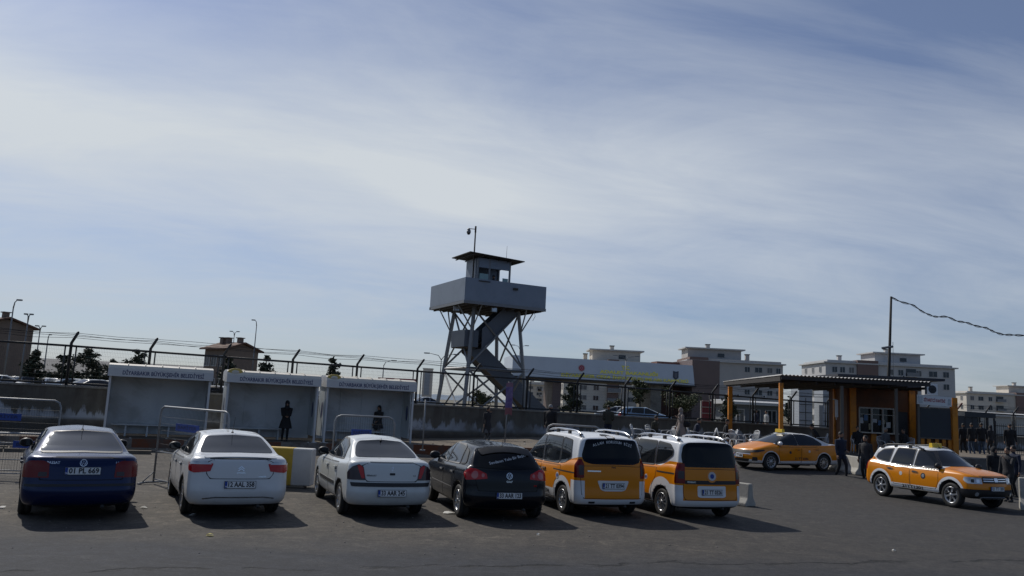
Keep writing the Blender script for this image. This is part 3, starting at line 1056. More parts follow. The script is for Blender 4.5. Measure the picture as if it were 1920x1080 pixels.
# --- taxi vans
OR = (.68, .225, .0005)
P_COUR = paint('paint_taxi_van', OR, [('above', [(-3, 1.28), (-1.95, 1.28), (-1.5, 1.2), (-1.15, 1.08), (-.6, 1.055), (3, 1.0)]),
                                      ('below', [(-3, .40), (-1.75, .40), (-1.74, .5), (3, .5)]), ('disc', -1.245, .35, .47), ('rear', -1.68, .66, .78)], rough=.3, coat=.25, dirt=.08)
vanpatch = [(-.74, .82), (-.70, .46), (-.62, .40), (.62, .40), (.70, .46), (.74, .82)]
CARS.append(dict(name='taxi_van', label='larger orange and white taxi van with an arched white slogan on its rear window', cat='taxi', group='taxis in the front row',
    scale=1.0, pos=(1.70, 19.55), yaw=110, paint=P_COUR, rgmat=M_TINT, xr=-2.05, xf=2.10, hw=.885, wb=2.49, wr=.315, rim='multi', low=[(.22, .18, .24, .12), (.28, .05, .07, .04), (.38, .0, .015, .008), (.50, .0, .0, .0), (.57, .02, .01, .0)],
    sh=[(-.4, .02, .05, .0), (-.2, .03, .07, .006), (-.04, .04, .10, .02), (0, .05, .16, .055)], br=.09, rr=.2,
    belt=[(-2.05, 1.16), (-1.5, 1.15), (-1, 1.05), (0, 1.02), (1.0, 1.02), (1.8, .98), (2.10, .9)],
    gh=dict(xr=-1.98, xf=1.42, hw=.81, zb=[(-2, 1.18), (-1.5, 1.16), (-1, 1.075), (0, 1.045), (1.45, 1.12)], rr=.18, br=.08),
    rf_=dict(xr=-1.88, xf=.45, hw=.70, z=[(-1.9, 1.67), (-1.3, 1.735), (-.4, 1.745), (.45, 1.69)], rr=.15, br=.06), rcrown=.03,
    doors=[[(-.02, .32), (.88, .32), (.98, .62), (.96, 1.0), (-.02, 1.01)], [(-.80, .32), (-.08, .32), (-.08, 1.01), (-1.12, 1.03), (-1.1, .84), (-.86, .66)]],
    handles=[(.12, .90), (-.22, .90)], hmat=M_CHR,
    side_glass=[[(1.08, 1.08), (.5, 1.60), (.06, 1.64), (.0, 1.06)], [(-.06, 1.06), (-.0, 1.645), (-.95, 1.64), (-.95, 1.075)], [(-1.0, 1.08), (-1.0, 1.64), (-1.42, 1.60), (-1.50, 1.24), (-1.3, 1.12)]],
    rear_glass=[(-.68, 1.18), (-.71, 1.30), (-.60, 1.645), (0, 1.67), (.60, 1.645), (.71, 1.30), (.68, 1.18), (.5, 1.13), (-.5, 1.13)],
    windscreen=[(-.68, 1.18), (-.58, 1.62), (0, 1.65), (.58, 1.62), (.68, 1.18), (0, 1.2)],
    lid=[(-.68, .42), (.68, .42), (.72, .5), (.76, 1.08), (0, 1.1), (-.76, 1.08), (-.72, .5)], lidname='tailgate',
    tail=[('C', [(.26, .84), (.46, .84), (.48, 1.1), (.42, 1.22), (.34, 1.23), (.27, 1.12)], 0), ('C', [(.27, .9), (.36, .9), (.38, 1.1), (.28, 1.1)], 1)],
    tailmats=[M_DRED, M_SMOKE], head=[('D', [(.0, .72), (.45, .74), (.62, .9), (.3, .87), (.02, .8)], 0)],
    mirror=(.98, 1.12), rplate=(0, .68, '21 TT 0394'), fplate=(0, .5, '21 TT 0394'), rptilt=.02, rails=(-1.72, .3, .6, M_CHR, .075), fuel=(-1.6, .9),
    extra=[('plate_surround', [M_WHITE], [(patch, 'B', [(-.38, .79), (-.3, .60), (-.22, .57), (.22, .57), (.3, .60), (.38, .79)], .010, .004, 0, .1, .04)]),
           ('door_emblem', [M_STICK, M_EU], [(disc2, 'L', -1.0, .8, .07, 0, .006), (disc2, 'L', -1.0, .8, .04, 1, .008)]),
           ('side_number', [M_INK], [(surf_text, 'L', '0394', -.45, .41, .13, 0, .008, 0, .004, True)]),
           ('tailgate_trim', [M_CHR], [(ribbon, 'B', [(.60, .985), (.3, .985)], .028, .008, 0)]),
           ('badge', [M_INK], [(surf_text, 'B', 'Ford', .0, 1.07, .05, 0, .008, 0, .002, True)]),
           ('bumper_reflector', [M_BLK], [(patch, 'B', [(.42, .31), (.56, .31), (.56, .35), (.42, .35)], .006, .004, 0, .2, .01, True)]),
           ('slide_rail', [M_GAP], [(ribbon, 'L', [(-1.84, .93), (-1.3, .925), (-.75, .925)], .026, .004, 0, True)]),
           ('third_brake_light', [M_BLK], [(patch, 'B', [(-.1, 1.665), (.1, 1.665), (.08, 1.73), (-.08, 1.73)], .02, .01, 0, .2, .02)]),
           ('window_sticker', [M_STICK], [(surf_text, 'B', 'ALLAH KORUSUN BİZİ', -.02, 1.60, .075, 0, .009, 0, .002, True, .7)])]))
P_FIOR = paint('paint_small_taxi_van', OR, [('above', [(-3, 1.22), (-1.45, 1.22), (-1.15, 1.1), (3, 1.1)]),
                                       ('below', [(-3, .42), (-1.8, .42), (-1.79, .30), (3, .30)]), ('disc', -1.255, .36, .50), ('rear', -1.6, .70, .74)], rough=.3, coat=.25, dirt=.08)
CARS.append(dict(name='taxi_van', label='smaller orange and white taxi van with a round badge and black tailgate band', cat='taxi', group='taxis in the front row',
    scale=1.01, pos=(3.93, 19.95), yaw=110.5, paint=P_FIOR, rgmat=M_TINT, xr=-2.0, xf=1.96, hw=.86, wb=2.51, wr=.31, rim='multi', low=[(.22, .18, .24, .12), (.28, .05, .07, .04), (.38, .0, .015, .008), (.50, .0, .0, .0), (.57, .02, .01, .0)],
    sh=[(-.4, .02, .05, .0), (-.2, .03, .07, .006), (-.04, .04, .10, .02), (0, .05, .16, .05)], br=.09, rr=.2,
    belt=[(-2.0, 1.12), (-1.4, 1.13), (-.9, 1.07), (0, 1.03), (.9, 1.03), (1.6, .98), (1.96, .9)],
    gh=dict(xr=-1.95, xf=1.4, hw=.79, zb=[(-2, 1.14), (-1.4, 1.14), (-.9, 1.09), (0, 1.05), (1.4, 1.12)], rr=.18, br=.08),
    rf_=dict(xr=-1.86, xf=.42, hw=.695, z=[(-1.9, 1.65), (-1.3, 1.69), (-.4, 1.70), (.45, 1.65)], rr=.17, br=.06), rcrown=.035,
    doors=[[(-.02, .32), (.82, .32), (.92, .62), (.9, 1.0), (-.02, 1.01)], [(-.80, .32), (-.08, .32), (-.08, 1.01), (-1.02, 1.04), (-1.0, .84), (-.86, .66)]],
    handles=[(.12, .90), (-.22, .90)], hmat=M_CHR,
    side_glass=[[(1.02, 1.09), (.46, 1.58), (.06, 1.62), (.0, 1.07)], [(-.06, 1.07), (.0, 1.62), (-.86, 1.62), (-.88, 1.10)], [(-.93, 1.105), (-.92, 1.62), (-1.40, 1.58), (-1.55, 1.46), (-1.56, 1.36), (-1.3, 1.2)]],
    rear_glass=[(-.68, 1.13), (-.70, 1.35), (-.64, 1.58), (-.52, 1.645), (0, 1.66), (.52, 1.645), (.64, 1.58), (.70, 1.35), (.68, 1.13)],
    windscreen=[(-.66, 1.18), (-.56, 1.60), (0, 1.63), (.56, 1.60), (.66, 1.18), (0, 1.2)],
    lid=[(-.64, .44), (.64, .44), (.68, .5), (.70, 1.08), (0, 1.09), (-.70, 1.08), (-.68, .5)], lidname='tailgate',
    tail=[('C', [(.26, .78), (.48, .78), (.46, 1.2), (.28, 1.2)], 0), ('C', [(.28, .88), (.40, .88), (.40, 1.04), (.28, 1.04)], 1)],
    tailmats=[M_DRED, M_SMOKE], head=[('D', [(.0, .72), (.45, .74), (.62, .9), (.3, .87), (.02, .8)], 0)],
    mirror=(.92, 1.12), rplate=(0, .60, '21 TT 0326'), fplate=(0, .5, '21 TT 0326'), rptilt=.02, rails=(-1.7, .3, .6, M_CHR, .075), antenna=(-.3, .1),
    extra=[('plate_surround', [M_WHITE], [(patch, 'B', [(-.36, .735), (-.36, .51), (-.3, .49), (.3, .49), (.36, .51), (.36, .735)], .010, .004, 0, .1, .03)]),
           ('tailgate_band', [M_BLK, M_CHR], [(patch, 'B', [(-.66, .77), (.66, .77), (.66, .85), (-.66, .85)], .008, .004, 0, .1, .01), (surf_text, 'B', 'FIORINO', .5, .81, .05, 1, .012, 0, .001, True)]),
           ('side_cladding', [M_BLK], [(patch, 'L', [(-.80, .31), (.85, .31), (.85, .44), (-.80, .44)], .008, .006, 0, .12, .02, True)]),
           ('badge', [pmat('badge_orange', OR, .3, coat=.6), M_STICK, M_EU], [(disc2, 'B', 0, .945, .135, 0, .010), (disc2, 'B', 0, .945, .095, 1, .014), (disc2, 'B', 0, .945, .05, 2, .018)]),
           ('door_emblem', [M_STICK, M_EU], [(disc2, 'L', -.62, .8, .06, 0, .006), (disc2, 'L', -.62, .8, .035, 1, .008)]),
           ('slide_rail', [M_GAP], [(ribbon, 'L', [(-1.75, .97), (-1.3, .965), (-1.05, .965)], .032, .004, 0, True)])]))
# --- taxi SUV
P_DUST = paint('paint_taxi_suv', OR, [('above', [(-3, 1.2), (-1.75, 1.2), (-1.6, 1.1), (-1.45, 1.035), (-.2, 1.0), (.86, .99), (.98, 1.05), (1.1, 1.6), (3, 1.7)]), ('disc', -1.335, .38, .47), ('disc', 1.335, .38, .47),
                                      ('below', [(-3, 0), (-.95, 0), (-.94, .49), (.9, .49), (.91, 0), (3, 0)])], rough=.28, coat=.3, dirt=.08)
CARS.append(dict(name='taxi_suv', label='orange and white taxi SUV with roof rails and a yellow roof sign, facing right', cat='taxi',
    scale=(.97, .97, 1.02), pos=(13.25, 25.03), yaw=-70, paint=P_DUST, xr=-2.15, xf=2.16, hw=.91, wb=2.67, wr=.345, rim='six', arch=.065, ww=.22,
    low=[(.30, .2, .24, .12), (.36, .05, .06, .03), (.46, .01, .015, .006), (.58, .0, .0, .0), (.66, .02, .01, .0)],
    sh=[(-.2, .03, .03, .0), (-.04, .06, .06, .03), (0, .09, .10, .08)], rf=.3, bf=.2,
    belt=[(-2.15, 1.06), (-1.5, 1.05), (-1, 1.0), (0, .98), (1.0, .99), (1.7, .98), (2.16, .92)],
    gh=dict(xr=-1.98, xf=1.12, hw=.78, zb=[(-2, 1.1), (-1.5, 1.07), (-1, 1.02), (0, 1.0), (1.15, 1.06)], rr=.2), bulge=.04,
    rf_=dict(xr=-1.78, xf=.35, hw=.60, z=[(-1.8, 1.50), (-1.3, 1.57), (-.5, 1.60), (.35, 1.545)], rr=.15), rcrown=.03,
    doors=[[(-.1, .46), (.82, .46), (.92, .68), (.9, .955), (-.12, .955)], [(-.82, .60), (-.78, .46), (-.14, .46), (-.16, .955), (-1.1, .97), (-1.05, .82), (-.9, .72)]],
    handles=[(.06, .88), (-.92, .90)], hmat=M_CHR,
    side_glass=[[(.94, 1.03), (.38, 1.48), (-.02, 1.52), (-.06, 1.02)], [(-.14, 1.02), (-.1, 1.525), (-.82, 1.52), (-.98, 1.05)], [(-1.08, 1.06), (-.98, 1.49), (-1.42, 1.44), (-1.62, 1.30), (-1.66, 1.18), (-1.5, 1.1)]],
    rear_glass=[(-.66, 1.12), (-.56, 1.47), (0, 1.50), (.56, 1.47), (.66, 1.12)],
    windscreen=[(-.68, 1.10), (-.54, 1.50), (0, 1.53), (.54, 1.50), (.68, 1.10), (0, 1.12)],
    lid=[(-.62, .6), (.62, .6), (.68, 1.05), (-.68, 1.05)], lidname='tailgate',
    tail=[('C', [(.26, .8), (.5, .8), (.5, 1.05), (.26, 1.05)], 0)], tailmats=[M_RED, M_SMOKE],
    head=[('D', [(.02, .72), (.42, .72), (.55, .80), (.52, .89), (.02, .88)], 0), ('D', [(.10, .75), (.2, .75), (.2, .84), (.10, .84)], 2), ('D', [(.26, .75), (.34, .75), (.34, .84), (.26, .84)], 1)],
    mirror=(.88, 1.08), rplate=(0, .8, '21 TT 1301'), fplate=(0, .60, '21 TT 1301'), rails=(-1.6, .2, .58, M_BLK, .06), taxi=.05, antenna=(.2, .2),
    lines=[('F', [(-.5, .93), (.5, .93)]), ('T', [(2.0, .62), (1.2, .72)], .012), ('T', [(2.0, -.62), (1.2, -.72)], .012)],
    extra=[('grille', [M_BLK, M_CHR], [(patch, 'F', [(-.46, .745), (.46, .745), (.46, .905), (-.46, .905)], .014, .006, 0, .1, .02),
                                     (ribbon, 'F', [(-.44, .80), (-.09, .80)], .02, .02, 1), (ribbon, 'F', [(.09, .80), (.44, .80)], .02, .02, 1), (ribbon, 'F', [(-.44, .855), (-.09, .855)], .02, .02, 1), (ribbon, 'F', [(.09, .855), (.44, .855)], .02, .02, 1),
                                     (patch, 'F', [(-.07, .78), (.07, .78), (.07, .88), (-.07, .88)], .026, .006, 1, .1, .02)]),
           ('front_bumper', [M_BLK, M_CLR], [(patch, 'F', [(-.86, .32), (.86, .32), (.89, .57), (-.89, .57)], .014, .01, 0, .08, .04), (patch, 'D-', [(.2, .34), (.62, .34), (.66, .57), (.2, .57)], .016, .01, 0, .06, .03, True),
                                          (disc2, 'F', .66, .45, .05, 1, .024), (disc2, 'F', -.66, .45, .05, 1, .024)]),
           ('skid_trim', [M_ALLOY], [(patch, 'F', [(-.5, .33), (.5, .33), (.45, .38), (-.45, .38)], .03, .01, 0, .1, .02)]),
           ('side_number', [M_INK, M_STICK], [(surf_text, 'R', '21TT1301', -.02, .425, .115, 0, .016, 0, .004, False, None, 1.7)]),
           ('sill', [M_BLK], [(patch, 'R', [(-.9, .34), (.9, .34), (.9, .365), (-.9, .365)], .01, .01, 0, .2, .01, True)]),
           ('checker_strip', [M_INK, M_STICK], [(ribbon, 'R', [(-1.0+.1*k, 1.0), (-.95+.1*k, 1.0)], .035, .010, 0) for k in range(20)]),
           ('door_emblem', [M_INK, M_ALLOY], [(disc2, 'R', .38, .78, .085, 0, .006), (disc2, 'R', .38, .78, .05, 1, .008)]), ('door_sticker', [M_STICK], [(disc2, 'R', -.48, .78, .06, 0, .006)])]))
# --- taxi saloon behind
P_EGEA = paint('paint_taxi_saloon', OR, [('above', [(-3, 1.03), (-1.9, 1.03), (-1.4, 1.0), (.95, .965), (1.05, 1.02), (1.2, 1.6), (3, 1.6)]), ('disc', -1.32, .33, .41), ('disc', 1.32, .33, .41),
                                       ('below', [(-3, .5), (-1.6, .42), (1.0, .36), (1.7, .36), (2.2, .40), (3, .44)])], rough=.28, coat=.3, dirt=.08)
CARS.append(dict(name='taxi_saloon', label='orange and white taxi saloon facing left in front of the plastic chairs', cat='taxi',
    scale=1.0, pos=(11.2, 32.7, .262), yaw=202.6, paint=P_EGEA, xr=-2.35, xf=2.18, hw=.895, wb=2.64, wr=.32, rim='multi', low=LOW, sh=SH,
    belt=[(-2.35, 1.0), (-2.1, 1.04), (-1.6, 1.01), (-1.1, .97), (0, .94), (1.1, .92), (1.8, .86), (2.18, .77)],
    gh=dict(xr=-1.85, xf=1.3, hw=.77, zb=[(-1.9, 1.06), (-1.4, 1.01), (-1, .985), (0, .955), (1.3, 1.0)], rr=.18),
    rf_=dict(xr=-1.05, xf=.25, hw=.56, z=[(-1.1, 1.36), (-.8, 1.40), (-.3, 1.425), (.25, 1.385)], rr=.16), rcrown=.035,
    doors=[[(-.12, .3), (.86, .3), (.95, .60), (.93, .9), (-.14, .915)], [(-.96, .52), (-.84, .3), (-.16, .3), (-.18, .915), (-1.0, .94), (-1.04, .72)]],
    handles=[(.04, .82), (-.88, .84)],
    side_glass=[[(1.02, .985), (.34, 1.35), (-.02, 1.385), (-.06, .975)], [(-.1, .98), (-.06, 1.387), (-.6, 1.375), (-.98, 1.27), (-1.32, 1.06), (-1.25, 1.01)]],
    rear_glass=[(-.62, 1.08), (-.47, 1.36), (0, 1.39), (.47, 1.36), (.62, 1.08)],
    windscreen=[(-.68, 1.03), (-.5, 1.355), (0, 1.385), (.5, 1.355), (.68, 1.03), (0, 1.06)],
    lid=[(-.55, .66), (.55, .66), (.6, .97), (-.6, .97)],
    tail=[('C', [(.05, .78), (.55, .78), (.6, .93), (.05, .93)], 0)], tailmats=[M_RED, M_SMOKE],
    head=[('D', [(.0, .64), (.4, .665), (.72, .74), (.70, .78), (.3, .755), (.02, .72)], 1), ('D', [(.15, .675), (.4, .69), (.6, .74), (.3, .735)], 0)],
    mirror=(.88, 1.0), mirmat=M_WHITE, rplate=(0, .8, '21 TT 0386'), fplate=(0, .50, '21 TT 0386'), taxi=.15, steer=0,
    extra=[('grille', [M_BLK, M_CHR], [(patch, 'F', [(-.5, .60), (.5, .60), (.58, .72), (-.58, .72)], .012, .006, 0, .1, .03), (patch, 'F', [(-.42, .30), (.42, .30), (.5, .40), (-.5, .40)], .012, .006, 0, .1, .03), (ribbon, 'F', [(-.55, .585), (0, .58), (.55, .585)], .02, .012, 1)]),
           ('fog_recess', [M_BLK], [(patch, 'D+', [(.16, .34), (.40, .35), (.38, .49), (.2, .48)], .010, .006, 0, .06, .03), (patch, 'D-', [(.16, .34), (.40, .35), (.38, .49), (.2, .48)], .010, .006, 0, .06, .03)]),
           ('side_number', [M_INK], [(surf_text, 'L', '21 TT 0386', -.15, .47, .12, 0, .008, 0, .003, True, None, 1.2)]),
           ('door_emblem', [M_INK], [(disc2, 'L', .4, .7, .055, 0, .006)]), ('door_sticker', [M_STICK], [(disc2, 'L', -.55, .76, .05, 0, .006)])]))
CAR_OBJ = [make_car(S) for S in CARS]
# ------------------------------------------------------------------ ground
W0 = Vector((-17.9, 32.85, 0))
WA = R(24.5)
WE, WN = Vector((math.cos(WA), math.sin(WA), 0)), Vector((math.sin(WA), -math.cos(WA), 0))
def S3(t, n, z=0):
    """along the boundary wall (t), in front of it towards the street (n)"""
    p = W0+WE*t+WN*n
    return Vector((p.x, p.y, z))
def tn(px, py, z=0):
    p = gp(px, py, z)-W0
    p.z = 0
    return p.dot(WE), p.dot(WN)
def on_line(px, n):
    """t on the line n=const seen at image column px (near the horizon)"""
    r = ray(px, 750)
    # solve W0+WE t+WN n = r*k
    a = np.array([[WE.x, -r.x], [WE.y, -r.y]])
    b = np.array([-(W0.x+WN.x*n), -(W0.y+WN.y*n)])
    return float(np.linalg.solve(a, b)[0])
def plat_z(t):
    return float(np.interp(t, [-40, 12, 24, 34, 90], [.28, .30, .78, .78, .70]))
def edge_n(t):
    return float(np.interp(t, [-60, 13, 18, 30, 36, 90], [3.9, 3.9, 7.6, 7.6, 11.2, 11.2]))


def ground_material():
    mt = bpy.data.materials.new('asphalt')
    mt.use_nodes = True
    T = NT(mt.node_tree)
    b = mt.node_tree.nodes['Principled BSDF']
    co = T.n('ShaderNodeTexCoord').outputs['Object']
    x, y, z = T.sepxyz(co)
    big = T.noise(co, .16, 5, .6, .4)
    med = T.noise(co, .9, 6, .65, .3)
    st = T.noise(T.comb(T.m('MULTIPLY', x, .35), T.m('MULTIPLY', y, 1.3), 0), .8, 6, .65, .5)
    grit = T.m('ADD', T.m('MULTIPLY', T.noise(co, 30, 3, .8), .6), T.m('MULTIPLY', T.noise(co, 13, 4, .8), .4))
    speck = T.noise(co, 95, 2, .8)
    # worn dusty parking strip behind, darker road in front; ragged join
    yy = T.m('ADD', T.m('ADD', y, T.m('MULTIPLY', x, -.02)), T.m('MULTIPLY', T.m('SUBTRACT', med, .5), 2.2))
    dusty = T.ramp(yy, 12.2, 14.6, 0, 1)
    dusty = T.m('MULTIPLY', dusty, T.ramp(T.m('ADD', x, T.m('MULTIPLY', big, 5)), -2, 11, 1, .25))
    road = T.mix(T.ramp(st, .32, .68, 0, 1), (.029, .033, .043), (.047, .051, .061))
    dust = T.mix(T.ramp(med, .34, .66, 0, 1), (.082, .070, .056), (.135, .116, .093))
    dust = T.mix(T.ramp(big, .52, .7, 0, .6), dust, (.07, .064, .058))
    blot = T.noise(co, 4.5, 5, .75, .6)
    dust = T.mix(T.ramp(blot, .38, .58, .6, 0), dust, (.040, .035, .030))
    dust = T.mix(T.ramp(T.noise(co, 2.2, 5, .7, 1.0), .54, .66, 0, .75), dust, (.20, .172, .135))
    # oil drips and brown stains
    oil = T.noise(co, .55, 4, .7, 1.2)
    dust = T.mix(T.ramp(oil, .62, .72, 0, .55), dust, (.045, .036, .03))
    plain = T.mix(T.ramp(big, .35, .65, 0, 1), (.036, .036, .037), (.052, .051, .050))
    far = T.mix(T.ramp(st, .35, .7, 0, .6), plain, (.062, .060, .057))
    c = T.mix(T.ramp(yy, 12.0, 14.4, 0, 1), road, far)
    c = T.mix(T.ramp(blot, .38, .60, .6, 0), c, (.018, .019, .022))
    c = T.mix(T.ramp(T.noise(T.comb(T.m('MULTIPLY', x, .6), T.m('MULTIPLY', y, 2.2), 7), 3.2, 6, .75, .4), .54, .70, 0, .5), c, (.105, .104, .104))
    c = T.mix(dusty, c, dust)
    c = T.mix(T.ramp(grit, .42, .60, 0, .62), c, (.018, .018, .020))
    c = T.mix(T.ramp(grit, .30, .44, .45, 0), c, (.15, .145, .14))
    c = T.mix(T.ramp(speck, .60, .74, 0, .4), c, (.24, .23, .22))
    # long wandering crack in the near road
    wob = T.m('MULTIPLY', T.m('SUBTRACT', T.noise(co, .5, 7, .72), .5), 1.5)
    ln = T.m('ABSOLUTE', T.m('ADD', T.m('SUBTRACT', y, T.m('ADD', 12.0, T.m('MULTIPLY', x, .30))), wob))
    crack = T.m('MULTIPLY', T.ramp(ln, .015, .09, 1, 0), T.ramp(T.noise(co, 1.3, 3), .38, .5, 0, 1))
    c = T.mix(T.m('MULTIPLY', crack, .9), c, (.012, .012, .012))
    halo = T.m('MULTIPLY', T.ramp(ln, .05, .5, .3, 0), T.ramp(grit, .4, .6, 0, 1))
    c = T.mix(halo, c, (.035, .036, .04))
    mt.node_tree.links.new(c, b.inputs['Base Color'])
    b.inputs['Roughness'].default_value = .88
    b.inputs['Specular IOR Level'].default_value = .3
    bn = T.n('ShaderNodeBump')
    bn.inputs['Strength'].default_value = .55
    bn.inputs['Distance'].default_value = .012
    h = T.m('ADD', T.m('MULTIPLY', grit, .7), T.m('ADD', T.m('MULTIPLY', med, 1.6), T.m('MULTIPLY', crack, -3)))
    mt.node_tree.links.new(h, bn.inputs['Height'])
    mt.node_tree.links.new(bn.outputs[0], b.inputs['Normal'])
    return mt


g = MB()
GX, GY = [-60+2*i for i in range(61)], [-20+2*i for i in range(41)]
gv = [(x, y, gz(x, y)) for y in GY for x in GX]
nx = len(GX)
gf = [(j*nx+i, j*nx+i+1, (j+1)*nx+i+1, (j+1)*nx+i) for j in range(len(GY)-1) for i in range(nx-1)]
g.add(gv, gf, 0, True)
tops = [j for j in range((len(GY)-1)*nx, len(GY)*nx)]
b0 = len(g.v)
g.v += [Vector(p) for p in ((-3000, -3000, 0), (3000, -3000, 0), (3000, 4000, 0), (-3000, 4000, 0))]
for fc in ([b0, b0+1]+[i for i in reversed(range(nx))], [b0+1, b0+2]+[j*nx+nx-1 for j in reversed(range(len(GY)))],
           [b0+2, b0+3]+tops, [b0+3, b0]+[j*nx for j in range(len(GY))]):
    g.f.append(fc)
    g.m.append(0)
    g.sm.append(False)
tag(g.build('ground', [ground_material()]), kind='structure')

M_CONC = pmat('weathered_concrete', (.21, .195, .17), .85, var=.25, vscale=1.4, bump=.4, bscale=22, dirt=(.10, .085, .07))
M_SAND = pmat('sandy_paving', (.15, .125, .095), .9, var=.3, vscale=1.1, bump=.5, bscale=18, dirt=(.10, .075, .055))
M_EARTH = pmat('dry_earth', (.17, .15, .11), .95, var=.3, vscale=.12, bump=.4, bscale=6, dirt=(.09, .10, .05))

# raised pavement in front of the wall
g = MB()
ts = [-45+1.5*i for i in range(92)]
vs = []
for t in ts:
    z = plat_z(t)
    vs += [S3(t, edge_n(t), z), S3(t, edge_n(t)*.5, z), S3(t, -.1, z)]
fs = []
for i in range(len(ts)-1):
    for k in (0, 1):
        fs.append((3*i+k, 3*i+3+k, 3*i+4+k, 3*i+1+k))
g.add(vs, fs)
tag(g.build('pavement', [M_SAND]), kind='structure')
# its painted kerb
def kerb_material():
    mt = bpy.data.materials.new('painted_kerb')
    mt.use_nodes = True
    T = NT(mt.node_tree)
    b = mt.node_tree.nodes['Principled BSDF']
    co = T.n('ShaderNodeTexCoord').outputs['Object']
    x, y, z = T.sepxyz(co)
    s = T.m('ADD', T.m('MULTIPLY', x, math.cos(WA)), T.m('MULTIPLY', y, math.sin(WA)))
    f = T.m('GREATER_THAN', T.m('FRACT', T.m('MULTIPLY', s, 1/3.6)), .5)
    c = T.mix(f, (.16, .050, .018), (.19, .17, .15))
    c = T.mix(T.ramp(x, 3.5, 4.0, 0, 1), c, (.13, .12, .11))
    n = T.noise(co, 1.8, 6, .7)
    c = T.mix(T.ramp(n, .45, .62, 0, .85), c, (.09, .065, .05))
    mt.node_tree.links.new(c, b.inputs['Base Color'])
    b.inputs['Roughness'].default_value = .85
    return mt
g = MB()
for i in range(len(ts)-1):
    a, c = ts[i], ts[i+1]
    p = [S3(a, edge_n(a)+.16, 0), S3(c, edge_n(c)+.16, 0), S3(c, edge_n(c)+.12, plat_z(c)+.03), S3(a, edge_n(a)+.12, plat_z(a)+.03), S3(a, edge_n(a)-.02, plat_z(a)+.03), S3(c, edge_n(c)-.02, plat_z(c)+.03), S3(c, edge_n(c)-.02, plat_z(c)-.02), S3(a, edge_n(a)-.02, plat_z(a)-.02)]
    g.add(p, [(0, 1, 2, 3), (3, 2, 5, 4), (4, 5, 6, 7)])
tag(g.build('kerb', [kerb_material()]), kind='structure')
# broken sandy verge and a second low kerb on the road side
g = MB()
rnd = random.Random(3)
vs, fs = [], []
tt = [-20+.8*i for i in range(44)]
for t in tt:
    vs += [S3(t, 3.9, .012), S3(t, 5.2+.35*rnd.random()+max(0, (6-t))*.04, .010)]
for i in range(len(tt)-1):
    fs.append((2*i, 2*i+2, 2*i+3, 2*i+1))
g.add(vs, fs)
tag(g.build('verge', [M_SAND]), kind='structure')
g = MB()
for i in range(9):
    t = -9+i*1.45
    g.box(S3(t, 6.9, .06)[:], (1.4, .22, .12), 0, None, WA)
    g.box(S3(t, 5.7, .05)[:], (1.4, .2, .1), 0, None, WA)
tag(g.build('kerb_strip', [M_SAND]), kind='structure')
# ground of the fenced compound, higher than the street and reaching the horizon
TZ = 1.02
g = MB()
a, c = S3(-60, -.3, TZ), S3(90, -.3, TZ)
g.add([(a.x-2500, a.y-300, TZ), a, c, (c.x+2500, c.y-400, TZ), (3600, 4500, TZ), (-3600, 4500, TZ)], [(0, 1, 2, 3, 4, 5)])
tag(g.build('terrain', [M_EARTH]), kind='structure')
# distant hills
def hill(name, px0, px1, D, h, col, seed):
    rr = random.Random(seed)
    m = MB()
    vs, fs = [], []
    K = 60
    a, b = at(px0, 740, D), at(px1, 760, D)
    ph = [rr.random()*6 for _ in range(5)]
    for i in range(K+1):
        t = i/K
        x = a.x+(b.x-a.x)*t
        e = math.sin(math.pi*t)**.5
        z = TZ+h*e*(.55+.2*math.sin(5*t+ph[0])+.12*math.sin(13*t+ph[1])+.06*math.sin(31*t+ph[2]))
        vs += [(x, D-200, TZ-1), (x, D, z), (x, D+260, TZ-1)]
    for i in range(K):
        for k in (0, 1):
            fs.append((3*i+k, 3*i+3+k, 3*i+4+k, 3*i+1+k))
    m.add(vs, fs, 0, True)
    tag(m.build(name, [col]), kind='structure')
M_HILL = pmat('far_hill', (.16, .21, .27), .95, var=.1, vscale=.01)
hill('hills', 700, 1010, 2600, 34, M_HILL, 4)

